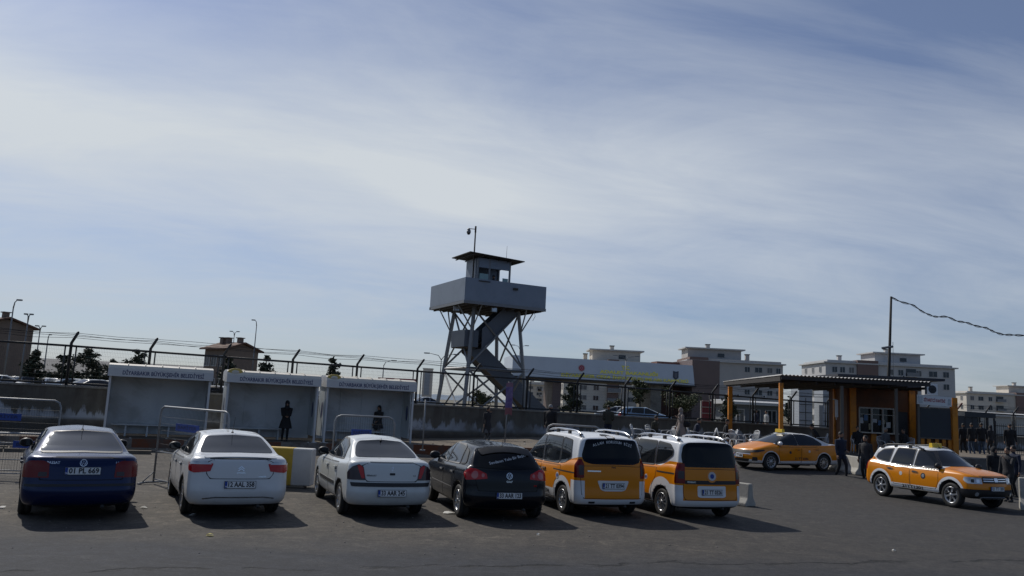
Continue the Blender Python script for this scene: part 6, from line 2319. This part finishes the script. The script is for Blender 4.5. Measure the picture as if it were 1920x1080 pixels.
# timber/steel pole with the power cable
p = at(1661, 765, 43.2)
t_ = at(1671, 556, 43.2)
r = thing('utility_pole', 'tall dark leaning pole behind the canteen roof carrying a cable', 'pole', (p.x, 43.2, TRZ), 0)
q = MB()
dz = t_.z-TRZ
dx = t_.x-p.x
q.tube([(-.15, 0, 0), (dx*.5, 0, dz*.5), (dx, 0, dz)], [.11, .085, .06], 8)
q.build('shaft', [pmat('dark_pole', (.03, .028, .027), .8)], r)
q = MB()
aa = at(1652, 653, 43.2)
cc = at(1673, 650, 43.2)
q.bar((aa.x-p.x, -.08, aa.z-TRZ), (cc.x-p.x, -.08, cc.z-TRZ), .09)
q.tube([(cc.x-p.x, -.08, cc.z-TRZ+.25), (cc.x-p.x, -.08, cc.z-TRZ-2.6)], .012, 5)
q.build('crossarm', [M_POLE], r)
q = MB()
cps = [(1671, 557), (1690, 566), (1712, 572), (1728, 583), (1745, 591), (1757, 594), (1776, 594), (1795, 602), (1813, 605), (1830, 611), (1850, 615), (1862, 621), (1880, 627), (1900, 628), (1925, 629), (1990, 628), (2100, 610)]
pts = [at(x, y, 43.2-i*.25) for i, (x, y) in enumerate(cps)]
sm = []
for i in range(len(pts)-1):
    a0, a1, a2, a3 = pts[max(i-1, 0)], pts[i], pts[i+1], pts[min(i+2, len(pts)-1)]
    for j in range(4):
        f = j/4
        sm.append(.5*((2*a1)+(-a0+a2)*f+(2*a0-5*a1+4*a2-a3)*f*f+(-a0+3*a1-3*a2+a3)*f**3))
q.tube(sm, .022, 5)
for off in (.05, -.05):
    q.tube([v+Vector((0, .03, off*math.sin(i*.9))) for i, v in enumerate(sm)], .013, 4)
tag(q.build('power_cable', [M_BLK]), 'twisted black cable running from the tall pole to the right edge', 'cable')
# turnstile cage
YT = 50
x0_, x1_ = X_at(1794, YT), X_at(1866, YT)
z0 = .72
r = thing('turnstile_cage', 'black steel turnstile cage with a flat roof behind the waiting people', 'turnstile', (x0_, YT, z0), 0)
Wt = x1_-x0_
q = MB()
q.box((Wt*.28, 0, 1.15), (Wt*.52, .06, 2.1))
q.build('solid_panel', [M_DK], r)
q = MB()
xa_, xb_ = X_at(1808, YT)-x0_, Wt
zt2 = at(1836, 783, YT).z-z0
q.box(((xa_+xb_)/2, .9, zt2+.16), (xb_-xa_, 2.0, .30))
q.build('roof', [M_DK], r)
for f in (0, .25, .5, .75, 1):
    for y in (0, 1.8):
        q = MB()
        q.box((xa_+.05+(xb_-xa_-.1)*f, y, zt2/2), (.08, .08, zt2))
        q.build('post', [M_FENCE], r)
q = MB()
for j in range(10):
    for a2 in range(3):
        t2 = a2*2.1+.4
        q.tube([(Wt*.75, .9, .2+j*.19), (Wt*.75+.55*math.cos(t2), .9+.55*math.sin(t2), .2+j*.19)], .018, 5)
q.tube([(Wt*.75, .9, 0), (Wt*.75, .9, zt2)], .05, 8)
q.build('rotor', [M_FENCE], r)
# bar fence right of it
a_ = Vector((X_at(1866, 50), 50, z0))
c_ = Vector((X_at(2010, 46), 46, z0))
d = c_-a_
r = thing('bar_fence', 'dark steel bar fence right of the turnstile cage', 'fence', a_, math.atan2(d.y, d.x))
q = MB()
Lf = d.length
for z in (.3, 1.1, 1.7):
    q.tube([(0, 0, z), (Lf, 0, z)], .025, 6)
q.build('rail', [M_FENCE], r)
q = MB()
for i in range(int(Lf/.13)):
    q.tube([(i*.13, 0, .05), (i*.13, 0, 1.85)], .011, 4, 0, False)
q.build('bars', [M_FENCE], r)
for i in range(5):
    q = MB()
    q.box((Lf*i/4, 0, 1.0), (.08, .08, 2.0))
    q.build('post', [M_FENCE], r)
# notice rack seen through the fence (red pigeonholes)
p = at(1326, 752, 50)
r = thing('red_rack', 'red notice rack with pale shelves behind the fence, left of the canopy post', 'rack', (p.x, 50, TZ), 0)
q = MB()
hz = p.z-TZ
q.box((0, 0, hz/2+.1), (.62, .05, hz-.1), 0)
for i in range(6):
    q.box((0, -.06, .15+(hz-.15)*i/5), (.66, .1, .04), 1)
q.box((.34, -.03, hz/2+.05), (.09, .16, hz+.1), 1)
q.box((-.38, -.03, hz/2), (.06, .12, hz), 1)
q.build('rack_frame', [pmat('rack_red', (.20, .03, .04), .5), M_ALU], r)
# pale door frame at the guard house
p = at(1381, 778, 58)
r = thing('metal_gate_frame', 'thin pale square frame standing in front of the guard house', 'gate', (p.x, 58, TZ), 0)
q = MB()
w_ = X_at(1396, 58)-p.x
hz = p.z-TZ
q.tube([(0, 0, 0), (0, 0, hz), (w_, 0, hz), (w_, 0, 0)], .035, 6)
q.build('frame_tube', [M_ALU], r)

# ------------------------------------------------------------------ plastic chairs
M_PL = pmat('white_plastic', (.50, .51, .52), .4, var=.05, vscale=4)
def chair_proto():
    r = thing('plastic_chair', 'x', 'chair')
    q = MB()
    q.prism([(-.22, -.22), (.24, -.25), (.25, 0), (.24, .25), (-.22, .22)], .41, .435, 'z', 0)
    q.build('seat', [M_PL], r)
    q = MB()
    for i in range(6):
        y = -.17+.068*i
        q.tube([(-.21, y, .44), (-.27, y*1.02, .62), (-.315, y*1.03, .80)], (.022, .010) and .016, 5, 0, True, True, None, (1.3, .5))
    q.tube([(-.20, -.23, .43), (-.27, -.25, .64), (-.325, -.19, .82), (-.335, 0, .855), (-.325, .19, .82), (-.27, .25, .64), (-.20, .23, .43)], .022, 7)
    q.build('backrest', [M_PL], r)
    for s in (-1, 1):
        q = MB()
        q.tube([(-.27, s*.25, .66), (-.05, s*.285, .66), (.18, s*.285, .64), (.25, s*.27, .58), (.26, s*.26, .44)], .022, 7, 0, True, True, None, (1.3, .7))
        q.build('armrest', [M_PL], r)
        for xx in (-.2, .22):
            q = MB()
            q.tube([(xx, s*.22, .42), (xx+(.06 if xx > 0 else -.08), s*.26, 0)], [.032, .022], 6)
            q.build('leg', [M_PL], r)
    return r
CH = []
def chair(px, Y, yaw, label, z=None):
    if not CH:
        r = chair_proto()
        CH.append(r)
    else:
        r = copy_tree(CH[0])
    p = at(px, 800, Y)
    t = (Vector((p.x, Y, 0))-W0).dot(WE)
    r.location = (p.x, Y, plat_z(t) if z is None else z)
    r.rotation_euler = (0, 0, R(yaw))
    tag(r, label, 'chair', 'white plastic chairs on the pavement')
    return r

# ------------------------------------------------------------------ people
SKIN = pmat('skin', (.30, .17, .11), .6)
M_SHOE = pmat('shoe_leather', (.02, .018, .017), .5)
def cloth(name, c):
    return pmat('cloth_'+name, c, .9, var=.18, vscale=7, bump=.3, bscale=14)
C_BLACK = cloth('black', (.014, .014, .017))
C_CHAR = cloth('charcoal', (.028, .028, .032))
C_NAVY = cloth('navy', (.016, .022, .045))
C_OLIVE = cloth('olive', (.040, .040, .030))
C_JEAN = cloth('denim', (.045, .070, .115))
C_BEIGE = cloth('beige', (.26, .215, .19))
C_GREY = cloth('grey', (.10, .105, .115))
C_BROWN = cloth('brown', (.06, .035, .025))
C_MAROON = cloth('maroon', (.12, .03, .035))
C_WHITE = cloth('white', (.45, .45, .44))
C_GREEN = cloth('green', (.03, .05, .035))
H_BLK = pmat('hair_black', (.012, .010, .009), .7)
H_GREY = pmat('hair_grey', (.28, .27, .26), .8)
def ik(a, b, l1, l2, hint):
    a, b = Vector(a), Vector(b)
    d = b-a
    L = min(d.length, (l1+l2)*.995)
    dn = d.normalized()
    b = a+dn*L
    x = (l1*l1-l2*l2+L*L)/(2*L)
    h = math.sqrt(max(1e-6, l1*l1-x*x))
    hv = Vector(hint)-dn*Vector(hint).dot(dn)
    if hv.length < 1e-4:
        hv = Vector((0, 0, 1))
    return a+dn*x+hv.normalized()*h, b
def hand_geo(q, w, d, palm, m):
    """palm with five separate curled fingers; w wrist, d direction, palm facing"""
    d = Vector(d).normalized()
    palm = Vector(palm)
    palm = (palm-d*palm.dot(d)).normalized()
    s = d.cross(palm)
    w = Vector(w)
    q.tube([w-d*.01, w+d*.04, w+d*.085], [(.026, .016), (.038, .016), (.038, .013)], 8, m, True, True, None, (1, 1), palm)
    for i, ln in enumerate((.068, .078, .072, .055)):
        o = s*(.028-.019*i)
        a = w+d*.083+o
        b = a+(d*.9+palm*.25).normalized()*ln*.5
        c = b+(d*.6+palm*.8).normalized()*ln*.5
        q.tube([a, b, c], [.0095, .009, .006], 6, m)
    a = w+d*.03+s*.034
    b = a+(d*.6+s*.7+palm*.3).normalized()*.04
    c = b+(d*.9+s*.2+palm*.5).normalized()*.032
    q.tube([a, b, c], [.012, .0105, .007], 6, m)
def person(label, loc, yaw, h=1.74, pose='stand', jacket=C_BLACK, trousers=C_CHAR, hair=H_BLK, head=None, hands=None, lean=0, coat=0.0, width=1.0,
           turn=0, nod=0, stride=.12, holding=None, hood=False, hem=.84, beard=False, skirt=False):
    r = thing('person', label, 'person', loc, R(yaw), 'people')
    s = h/1.75
    sit = pose == 'sit'
    hipz = .50 if sit else .93
    hip = Vector((0, 0, hipz))
    ln = R(lean)
    def up(z, x=0, y=0):
        """point on the torso frame, z measured above the hips"""
        return hip+Vector((math.sin(ln)*z+math.cos(ln)*x, y, math.cos(ln)*z-math.sin(ln)*x))
    q = MB()
    segs = []
    # torso rings
    TR_ = [(-.08, .150, .110), (0, .165, .120), (.10, .150, .108), (.22, .155, .112), (.34, .178, .120), (.44, .180, .112), (.51, .140, .088), (.555, .062, .058)]
    pts = [up(z) for z, a, b in TR_]
    rs = [(a*width, b*width) for z, a, b in TR_]
    q.tube(pts, rs, 16, 0, True, True, None, (1, 1), (math.cos(ln), 0, -math.sin(ln)))
    segs.append((pts[0], pts[-2], 1, .13*width))
    # neck, head
    neck = up(.55)
    hd = R(nod)+ln*.4
    tn_ = R(turn)
    hc = neck+Vector((math.sin(hd)*.15+.02, 0, math.cos(hd)*.155))
    q.tube([up(.50), neck, hc-Vector((0, 0, .03))], [.062, .054, .052], 10)
    rot = Matrix.Rotation(tn_, 3, 'Z') @ Matrix.Rotation(hd, 3, 'Y')
    q.ell(hc, (.094, .076, .118), 0, 16, 12, None, 0, math.pi, rot)
    q.ell(hc+rot @ Vector((.028, 0, -.062)), (.062, .056, .055), 0, 12, 8, None, 0, math.pi, rot)
    q.ell(hc+rot @ Vector((.096, 0, -.012)), (.018, .013, .026), 0, 8, 6, None, 0, math.pi, rot)
    for sy in (1, -1):
        q.ell(hc+rot @ Vector((-.005, .078*sy, -.01)), (.016, .011, .03), 0, 8, 6, None, 0, math.pi, rot)
    segs.append((neck-Vector((0, 0, .0)), hc, 0, .085))
    # legs
    feet = []
    for sy in (1, -1):
        hj = hip+Vector((0, sy*.088, -.02))
        if sit:
            kn = Vector((.43, sy*.13, .50))
            an = Vector((.44+.03*sy, sy*.13, .09))
        else:
            an = Vector((stride*sy, sy*.10, .09+(0 if pose != 'walk' or sy > 0 else .03)))
            kn, an = ik(hj, an, .44, .42, (1, 0, 0))
        q.tube([hj+Vector((0, 0, .04)), hj.lerp(kn, .3), kn, kn.lerp(an, .35), an], [.088*width, .085*width, .060, .058, .045], 12)
        segs.append((hj, kn, 2, .07))
        segs.append((kn, an, 2, .05))
        ft = MB()
        q.tube([an+Vector((-.06, 0, -.045)), an+Vector((.02, 0, -.045)), an+Vector((.10, 0, -.06)), an+Vector((.19, 0, -.065))], [(.036, .042), (.042, .045), (.046, .032), (.034, .022)], 10, 0, True, True, None, (1, 1), (0, 0, 1))
        segs.append((an+Vector((-.05, 0, -.05)), an+Vector((.18, 0, -.06)), 3, .035))
        feet.append(an)
    # arms
    hp = hands or ((.05, .27, hipz-.14), (.05, -.27, hipz-.14))
    hand_at = []
    for sy, t in ((1, hp[0]), (-1, hp[1])):
        sh = up(.47, 0, sy*.185*width)
        el, wr = ik(sh, t, .29, .26, (-.7, sy*.35, -.4))
        q.tube([up(.46, 0, sy*.10), sh, sh.lerp(el, .5), el, el.lerp(wr, .5), wr], [.075*width, .066*width, .056, .047, .042, .031], 10)
        segs.append((sh, el, 1, .055))
        segs.append((el, wr, 1, .04))
        hand_at.append((el, wr))
    if coat:
        # long coat or skirt hanging from the waist
        z0_ = hipz+.12
        q.tube([(0, 0, z0_), (0, 0, hipz-.1), (0, 0, z0_-coat)], [(.15, .13), (.20*width, .17*width), (.26*width, .22*width)], 16, 0, True, True, None, (1, 1), (1, 0, 0))
        segs.append((Vector((0, 0, z0_)), Vector((0, 0, z0_-coat)), 4, .19))
    q.v = [v*s for v in q.v]
    me = q.mesh('m', [SKIN])
    ob = bpy.data.objects.new('m', me)
    COL.objects.link(ob)
    md = ob.modifiers.new('r', 'REMESH')
    md.mode = 'VOXEL'
    md.voxel_size = .014
    md2 = ob.modifiers.new('s', 'SMOOTH')
    md2.iterations = 3
    md2.factor = .5
    me2 = evaluated_mesh(ob)
    bpy.data.objects.remove(ob)
    vs = [v.co.copy() for v in me2.vertices]
    fs = [tuple(p.vertices) for p in me2.polygons]
    cen = np.array([tuple(p.center) for p in me2.polygons])/s
    best = np.full(len(cen), 1e9)
    grp = np.zeros(len(cen), int)
    for a, b, g_, rad in segs:
        a, b = np.array(a), np.array(b)
        ab = b-a
        t = np.clip(((cen-a) @ ab)/(ab @ ab), 0, 1)
        dd = np.linalg.norm(cen-(a+t[:, None]*ab), axis=1)-rad
        k = dd < best
        best[k] = dd[k]
        grp[k] = g_
    # jacket reaches over the hips down to its hem
    if not sit:
        grp[(grp == 2) & (cen[:, 2] > hem)] = 1
        grp[(grp == 1) & (cen[:, 2] < hem) & (np.abs(cen[:, 1]) < .2) & (cen[:, 2] < .9)] = 2
    grp[grp == 4] = 2 if skirt else 1
    b_ = MB()
    b_.add(vs, fs, 0, True)
    b_.m = [int(g_) for g_ in grp]
    for (el, wr), sy in zip(hand_at, (1, -1)):
        d = (wr-el).normalized()
        palm = Vector((.3, -sy*.8, -.2)) if d.z < -.5 else Vector((0, -sy*.3, 1 if holding else -1))
        hq = MB()
        hand_geo(hq, wr, d, palm, 0)
        b_.add([v*s for v in hq.v], hq.f, 0, True)
    # eyes, brows and mouth
    for sy in (1, -1):
        b_.ell((hc+rot @ Vector((.083, .030*sy, .012)))*s, (.010*s, .011*s, .007*s), 4, 6, 4, None, 0, math.pi, rot)
    b_.ell((hc+rot @ Vector((.084, 0, -.062)))*s, (.008*s, .022*s, .005*s), 5, 6, 4, None, 0, math.pi, rot)
    b_.build('body', [SKIN, jacket, trousers, M_SHOE, M_INK, pmat('lips', (.22, .08, .06), .6)], r)
    # hair or headwear
    hq = MB()
    hc_ = hc*s
    if hood or head == 'scarf':
        hq.ell(hc_+rot @ Vector((-.022, 0, .012)), (.112*s, .100*s, .138*s), 0, 16, 12, None, 0, math.pi*.80, rot)
        hq.tube([hc_+Vector((-.03, 0, -.05)), hc_+Vector((-.02, 0, -.16)), hc_+Vector((-.01, 0, -.24))], [.095*s, .10*s, .15*s], 12)
        hq.build('headscarf' if head == 'scarf' else 'hood', [jacket if hood else hair], r)
    elif head == 'cap':
        hq.ell(hc_+rot @ Vector((-.008, 0, .035)), (.104*s, .088*s, .095*s), 0, 14, 8, None, 0, math.pi*.5, rot)
        hq.prism([(.06, -.06), (.15, -.05), (.17, 0), (.15, .05), (.06, .06)], .03, .042, 'z', 0, Matrix.Translation(hc_) @ rot.to_4x4())
        hq.build('cap', [hair], r)
        hq = MB()
        hq.ell(hc_+rot @ Vector((-.020, 0, .0)), (.088*s, .082*s, .10*s), 0, 12, 8, None, math.pi*.25, math.pi*.72, rot)
        hq.build('hair', [H_BLK], r)
    elif head == 'skullcap':
        hq.ell(hc_+rot @ Vector((-.006, 0, .045)), (.094*s, .082*s, .085*s), 0, 14, 8, None, 0, math.pi*.5, rot)
        hq.build('cap', [C_WHITE], r)
    elif head == 'long':
        hq.ell(hc_+rot @ Vector((-.018, 0, .018)), (.104*s, .092*s, .122*s), 0, 16, 12, None, 0, math.pi*.62, rot)
        hq.tube([hc_+Vector((-.05, 0, .0)), hc_+Vector((-.075, 0, -.14)), hc_+Vector((-.085, 0, -.27))], [(.085*s, .06*s), (.09*s, .045*s), (.05*s, .025*s)], 12, 0, True, True, None, (1, 1), (1, 0, 0))
        hq.build('hair', [hair], r)
    else:
        hq.ell(hc_+rot @ Vector((-.014, 0, .022)), (.098*s, .083*s, .108*s), 0, 16, 12, None, 0, math.pi*.56, rot)
        if beard:
            hq.ell(hc_+rot @ Vector((.042, 0, -.085)), (.052*s, .055*s, .05*s), 0, 12, 8, None, 0, math.pi, rot)
        hq.build('hair', [hair], r)
    if not coat and not sit:
        cq = MB()
        z = (hipz+.50)*s
        p_ = up(.525)*s
        cq.tube([p_+Vector((0, 0, -.02)), p_+Vector((0, 0, .035))], [.085*s, .066*s], 12, 0, True, False)
        cq.build('collar', [jacket], r)
    if holding:
        o = tag(holding(r, [w for _, w in hand_at], s), None)
    return r
def at_px(px, Y, z=None):
    p = at(px, 800, Y)
    if z is None:
        t = (Vector((p.x, Y, 0))-W0)
        z = plat_z(t.dot(WE)) if -3 < t.dot(WN) < edge_n(t.dot(WE)) else 0
        if t.dot(WN) < -.3:
            z = TZ
    return (p.x, Y, z)

def phone(label, root, pos, rz=0):
    q = MB()
    q.box((0, 0, 0), (.012, .075, .15), 0, None, 0, Matrix.Rotation(R(25), 4, 'Y'))
    o = q.build('phone', [M_BLK])
    M = Matrix.Translation(root.location) @ Matrix.Rotation(root.rotation_euler.z, 4, 'Z')
    o.location = M @ Vector(pos)
    o.rotation_euler = (0, 0, root.rotation_euler.z)
    return tag(o, label, 'phone')

# at the shelters
fy = -90
P1 = person('standing person in a black hooded coat looking down at their hands in the middle shelter', at_px(535, 34.0), -70, 1.66, jacket=C_BLACK, trousers=C_BLACK, hood=True,
            hands=((.27, .04, 1.10), (.27, -.05, 1.08)), coat=.50, width=1.12, nod=22, stride=.04)
phone('dark phone held by the hooded person in the middle shelter', P1, (.36*.95, 0, 1.12*.95))
person('person with black hair in a dark jacket standing in the rightmost shelter', at_px(709, 36.4), -110, 1.60, jacket=C_CHAR, trousers=C_GREY, head='long', hands=((.25, .06, 1.0), (.05, -.27, .8)), coat=.4, width=1.08, stride=.03)
person('person in a dark grey coat raising a hand to the face by the stained wall', at_px(914, 37.6), -60, 1.58, jacket=C_CHAR, trousers=C_GREY, head='long', hands=((.12, .02, 1.5), (.08, -.26, .8)), coat=.62, width=1.05, turn=20, stride=.03)
person('grey-haired man in a bulky black jacket seen from behind, left of the larger taxi van', at_px(1031, 35.4), 60, 1.76, jacket=C_BLACK, trousers=C_NAVY, hair=H_GREY, width=1.36, hem=.80, turn=-30, stride=.03)
person('man in an olive jacket and dark trousers standing with his back turned by the fence', at_px(1140, 38.3), 85, 1.72, jacket=C_OLIVE, trousers=C_NAVY, width=1.12, stride=.03, hands=((.16, .16, 1.0), (.16, -.16, 1.0)))
# waiting area with plastic chairs
YW = 37.2
def seated(px, Y, yaw, label, clabel, **kw):
    p = at_px(px, Y)
    person(label, p, yaw, pose='sit', **kw)
    c = chair(px, Y, yaw, clabel)
    c.location.x -= .02*math.cos(R(yaw))
chair(1196, 37.6, -20, 'empty white plastic chair, leftmost of the row behind the taxi vans')
seated(1226, 38.2, -40, 'seated man in a dark olive jacket, first sitter from the left behind the taxi vans', 'white plastic chair under the seated man in the olive jacket', jacket=C_OLIVE, trousers=C_BLACK, h=1.74, width=1.15, lean=10)
chair(1254, 37.5, 200, 'white plastic chair left of the standing person in beige')
PB = person('standing person in a beige coat and pale headscarf among the plastic chairs', at_px(1277, 37.3), 190, 1.70, jacket=C_BEIGE, trousers=C_GREY, head='scarf', hair=C_BEIGE, hands=((.22, .12, 1.30), (.16, -.24, .85)), coat=.7, width=1.12, nod=10, stride=.08)
q = MB()
q.ell((0, 0, 0), (.17, .09, .14), 0, 12, 8)
q.tube([(-.14, 0, .08), (-.05, .02, .35), (.0, .02, .62), (.05, .0, .35), (.14, 0, .08)], .012, 5)
o = q.build('shoulder_bag', [C_BLACK])
o.location = PB.location+Vector((.24, -.16, .98))
tag(o, 'black shoulder bag hanging at the hip of the person in beige', 'bag')
seated(1303, 38.0, -20, 'seated person in a navy jacket right of the person in beige', 'white plastic chair under the seated person in navy', jacket=C_NAVY, trousers=C_NAVY, h=1.72, width=1.18, lean=16)
chair(1329, 37.4, 170, 'white plastic chair right of the seated person in navy')
seated(1358, 38.4, -10, 'seated man in a black jacket at the foot of the left canopy post', 'white plastic chair under the man in the black jacket', jacket=C_BLACK, trousers=C_BLACK, h=1.74, lean=12)
seated(1368, 37.2, 175, 'seated old man with a white skullcap and a maroon waistcoat', 'white plastic chair under the old man with the skullcap', jacket=C_MAROON, trousers=C_BROWN, head='skullcap', h=1.68, lean=8)
seated(1408, 37.6, 195, 'seated man in black beside the windscreen of the taxi saloon', 'white plastic chair turned away, left of the taxi saloon windscreen', jacket=C_BLACK, trousers=C_BLACK, h=1.72, lean=14, width=1.15)
chair(1383, 36.4, 20, 'white plastic chair in front of the old man with the skullcap')
person('person in blue walking behind the fence left of the guard house', at_px(1418, 54, TZ), 200, 1.72, jacket=C_NAVY, trousers=C_JEAN, pose='walk', stride=.2)
person('person in a pale top walking behind the fence beside the one in blue', at_px(1437, 56, TZ), 200, 1.66, jacket=C_WHITE, trousers=C_BEIGE, pose='walk', stride=.2)
seated(1537, 38.6, 165, 'dark-haired man leaning forward on a chair behind the roof of the taxi saloon', 'white plastic chair behind the boot of the taxi saloon', jacket=C_BLACK, trousers=C_BLACK, h=1.80, lean=32)
# men by the concrete barriers
g1, g2 = gpz(1577, 897), gpz(1624, 905)
person('left of two standing men, in a long dark jacket in front of the barriers', g1, -70, 1.76, jacket=C_NAVY, trousers=C_BLACK, width=1.12, hem=.74, stride=.16, hands=((.20, .10, 1.05), (.10, -.26, .82)), turn=15)
person('man in a dark jacket with lowered hand at the tail of the taxi SUV', g2, 215, 1.74, jacket=C_CHAR, trousers=C_BLACK, width=1.1, hem=.78, stride=.06)
seated(1608, 38.8, -100, 'seated person in black left of the serving window', 'white plastic chair below the serving window', jacket=C_BLACK, trousers=C_BLACK, h=1.7)
seated(1660, 38.6, -70, 'seated person in a grey jumper below the serving window', 'white plastic chair under the person in the grey jumper', jacket=C_GREY, trousers=C_CHAR, h=1.7, hair=H_GREY)
seated(1697, 38.4, 200, 'seated dark-haired person above the roof rail of the taxi SUV', 'white plastic chair behind the roof of the taxi SUV', jacket=C_CHAR, trousers=C_BLACK, h=1.7, lean=10)
# crowd at the turnstile
person('man in a black coat and blue jeans waiting with his back to the street', at_px(1822, 46.5, .70), 100, 1.80, jacket=C_BLACK, trousers=C_JEAN, width=1.15, hem=.74, stride=.04)
person('taller person in black with grey-blue jeans at the turnstile', at_px(1840, 46.8, .70), 80, 1.84, jacket=C_BLACK, trousers=C_JEAN, width=1.15, hem=.74, stride=.04)
person('person in black entering the turnstile cage', at_px(1806, 47.6, .70), 90, 1.76, jacket=C_BLACK, trousers=C_BLACK, width=1.15, stride=.1)
person('person in a grey hooded top facing the turnstile', at_px(1857, 47.2, .70), 110, 1.72, jacket=C_CHAR, trousers=C_CHAR, hood=True, width=1.1, stride=.05)
person('man in a dark cap and black jacket walking past the bar fence', at_px(1893, 43.0, .70), 250, 1.84, jacket=C_BLACK, trousers=C_BLACK, head='cap', hair=C_CHAR, width=1.15, pose='walk', stride=.16)
# beside the taxi SUV
z24 = gp(1862, 930)
person('woman in a long black coat and headscarf behind the bonnet of the taxi SUV', (X_at(1862, 27.6), 27.6, 0), -80, 1.66, jacket=C_BLACK, trousers=C_BLACK, head='scarf', hair=C_BLACK, coat=.95, width=1.25, stride=.03)
g3 = gp(1893, 941)
person('man in a dark jacket raising a phone between the taxi SUV and the right edge', g3, 205, 1.72, jacket=C_CHAR, trousers=C_BLACK, width=1.12, hem=.80, stride=.05, hands=((.30, .10, 1.38), (.10, -.26, .85)))
g4 = gp(1918, 936)
person('man in a navy jacket cut by the right edge of the photo', (g4.x, g4.y+.4, 0), 190, 1.74, jacket=C_NAVY, trousers=C_BLACK, width=1.15, hem=.80, stride=.05)
# guard in the tower
cabM = Matrix.Translation((TP.x, TP.y, TZ)) @ Matrix.Rotation(TA, 4, 'Z')
gpos = cabM @ Vector((cx0+cl*.56, cy0+.32, zf+.12))
person('guard in dark uniform looking out of the watchtower cabin', gpos, 27-90, 1.74, jacket=C_NAVY, trousers=C_NAVY, head='cap', hair=C_NAVY, hands=((.26, .12, 1.35), (.26, -.10, 1.35)), width=1.15, stride=.02)

# ------------------------------------------------------------------ litter and stones
rr = random.Random(11)
M_LIT = pmat('litter_white', (.55, .54, .50), .7)
M_LITY = pmat('litter_yellow', (.50, .45, .10), .7)
def litter(px, py, s, mat, label):
    p = gp(px, py)
    q = MB()
    vs = []
    n = 7
    for i in range(n):
        a = 2*math.pi*i/n
        vs.append((s*(.6+.5*rr.random())*math.cos(a), s*.7*(.6+.5*rr.random())*math.sin(a), .01+.03*rr.random()))
    vs.append((0, 0, .045))
    q.add(vs, [(i, (i+1) % n, n) for i in range(n)])
    q.add([(x, y, .004) for x, y, z in vs[:n]], [tuple(range(n))])
    o = q.build('litter', [mat])
    o.location = (p.x, p.y, 0)
    tag(o, label, 'litter')
litter(304, 906, .10, M_LIT, 'crumpled white litter at the foot of the tall barrier')
litter(271, 953, .09, M_LIT, 'white scrap in the gap between the blue and the white saloon')
litter(362, 967, .08, M_LIT, 'white scrap below the rear wheel of the white saloon')
litter(393, 1005, .07, M_LITY, 'small yellow scrap on the road below the white saloon')
litter(3, 953, .10, M_LIT, 'white scrap at the left edge of the photo')
litter(842, 963, .16, M_LIT, 'flat white strip by the rear wheel of the black-blue hatchback')
litter(1676, 1034, .05, M_LIT, 'tiny white scrap on the road at the right')
litter(1009, 1004, .04, M_LIT, 'tiny white scrap on the road below the larger taxi van')
q = MB()
for i in range(150):
    px, py = rr.uniform(0, 1500), rr.uniform(925, 1040)
    if py > 1000 and rr.random() < .6:
        continue
    p = gp(px, py)
    s = rr.uniform(.006, .018)
    q.ell((p.x, p.y, s*.3), (s, s*rr.uniform(.6, 1), s*.5), 0, 6, 4)
o = q.build('gravel', [pmat('small_stones', (.22, .20, .18), .9)])
tag(o, 'loose small stones scattered over the dusty parking strip', 'stones', None, 'stuff')
q = MB()
for i in range(420):
    t, n = rr.uniform(-16, 26), rr.uniform(3.0, 5.6)
    p = S3(t, n, 0)
    z = plat_z(t) if n < edge_n(t) else .01
    s = rr.uniform(.015, .06)
    q.ell((p.x, p.y, z+s*.2), (s, s*rr.uniform(.5, 1), s*.4), rr.randrange(3), 6, 4)
o = q.build('rubble', [M_EARTH, M_LIT, M_SAND])
tag(o, 'rubble and rubbish strewn along the kerb', 'rubble', None, 'stuff')
bpy.context.view_layer.update()
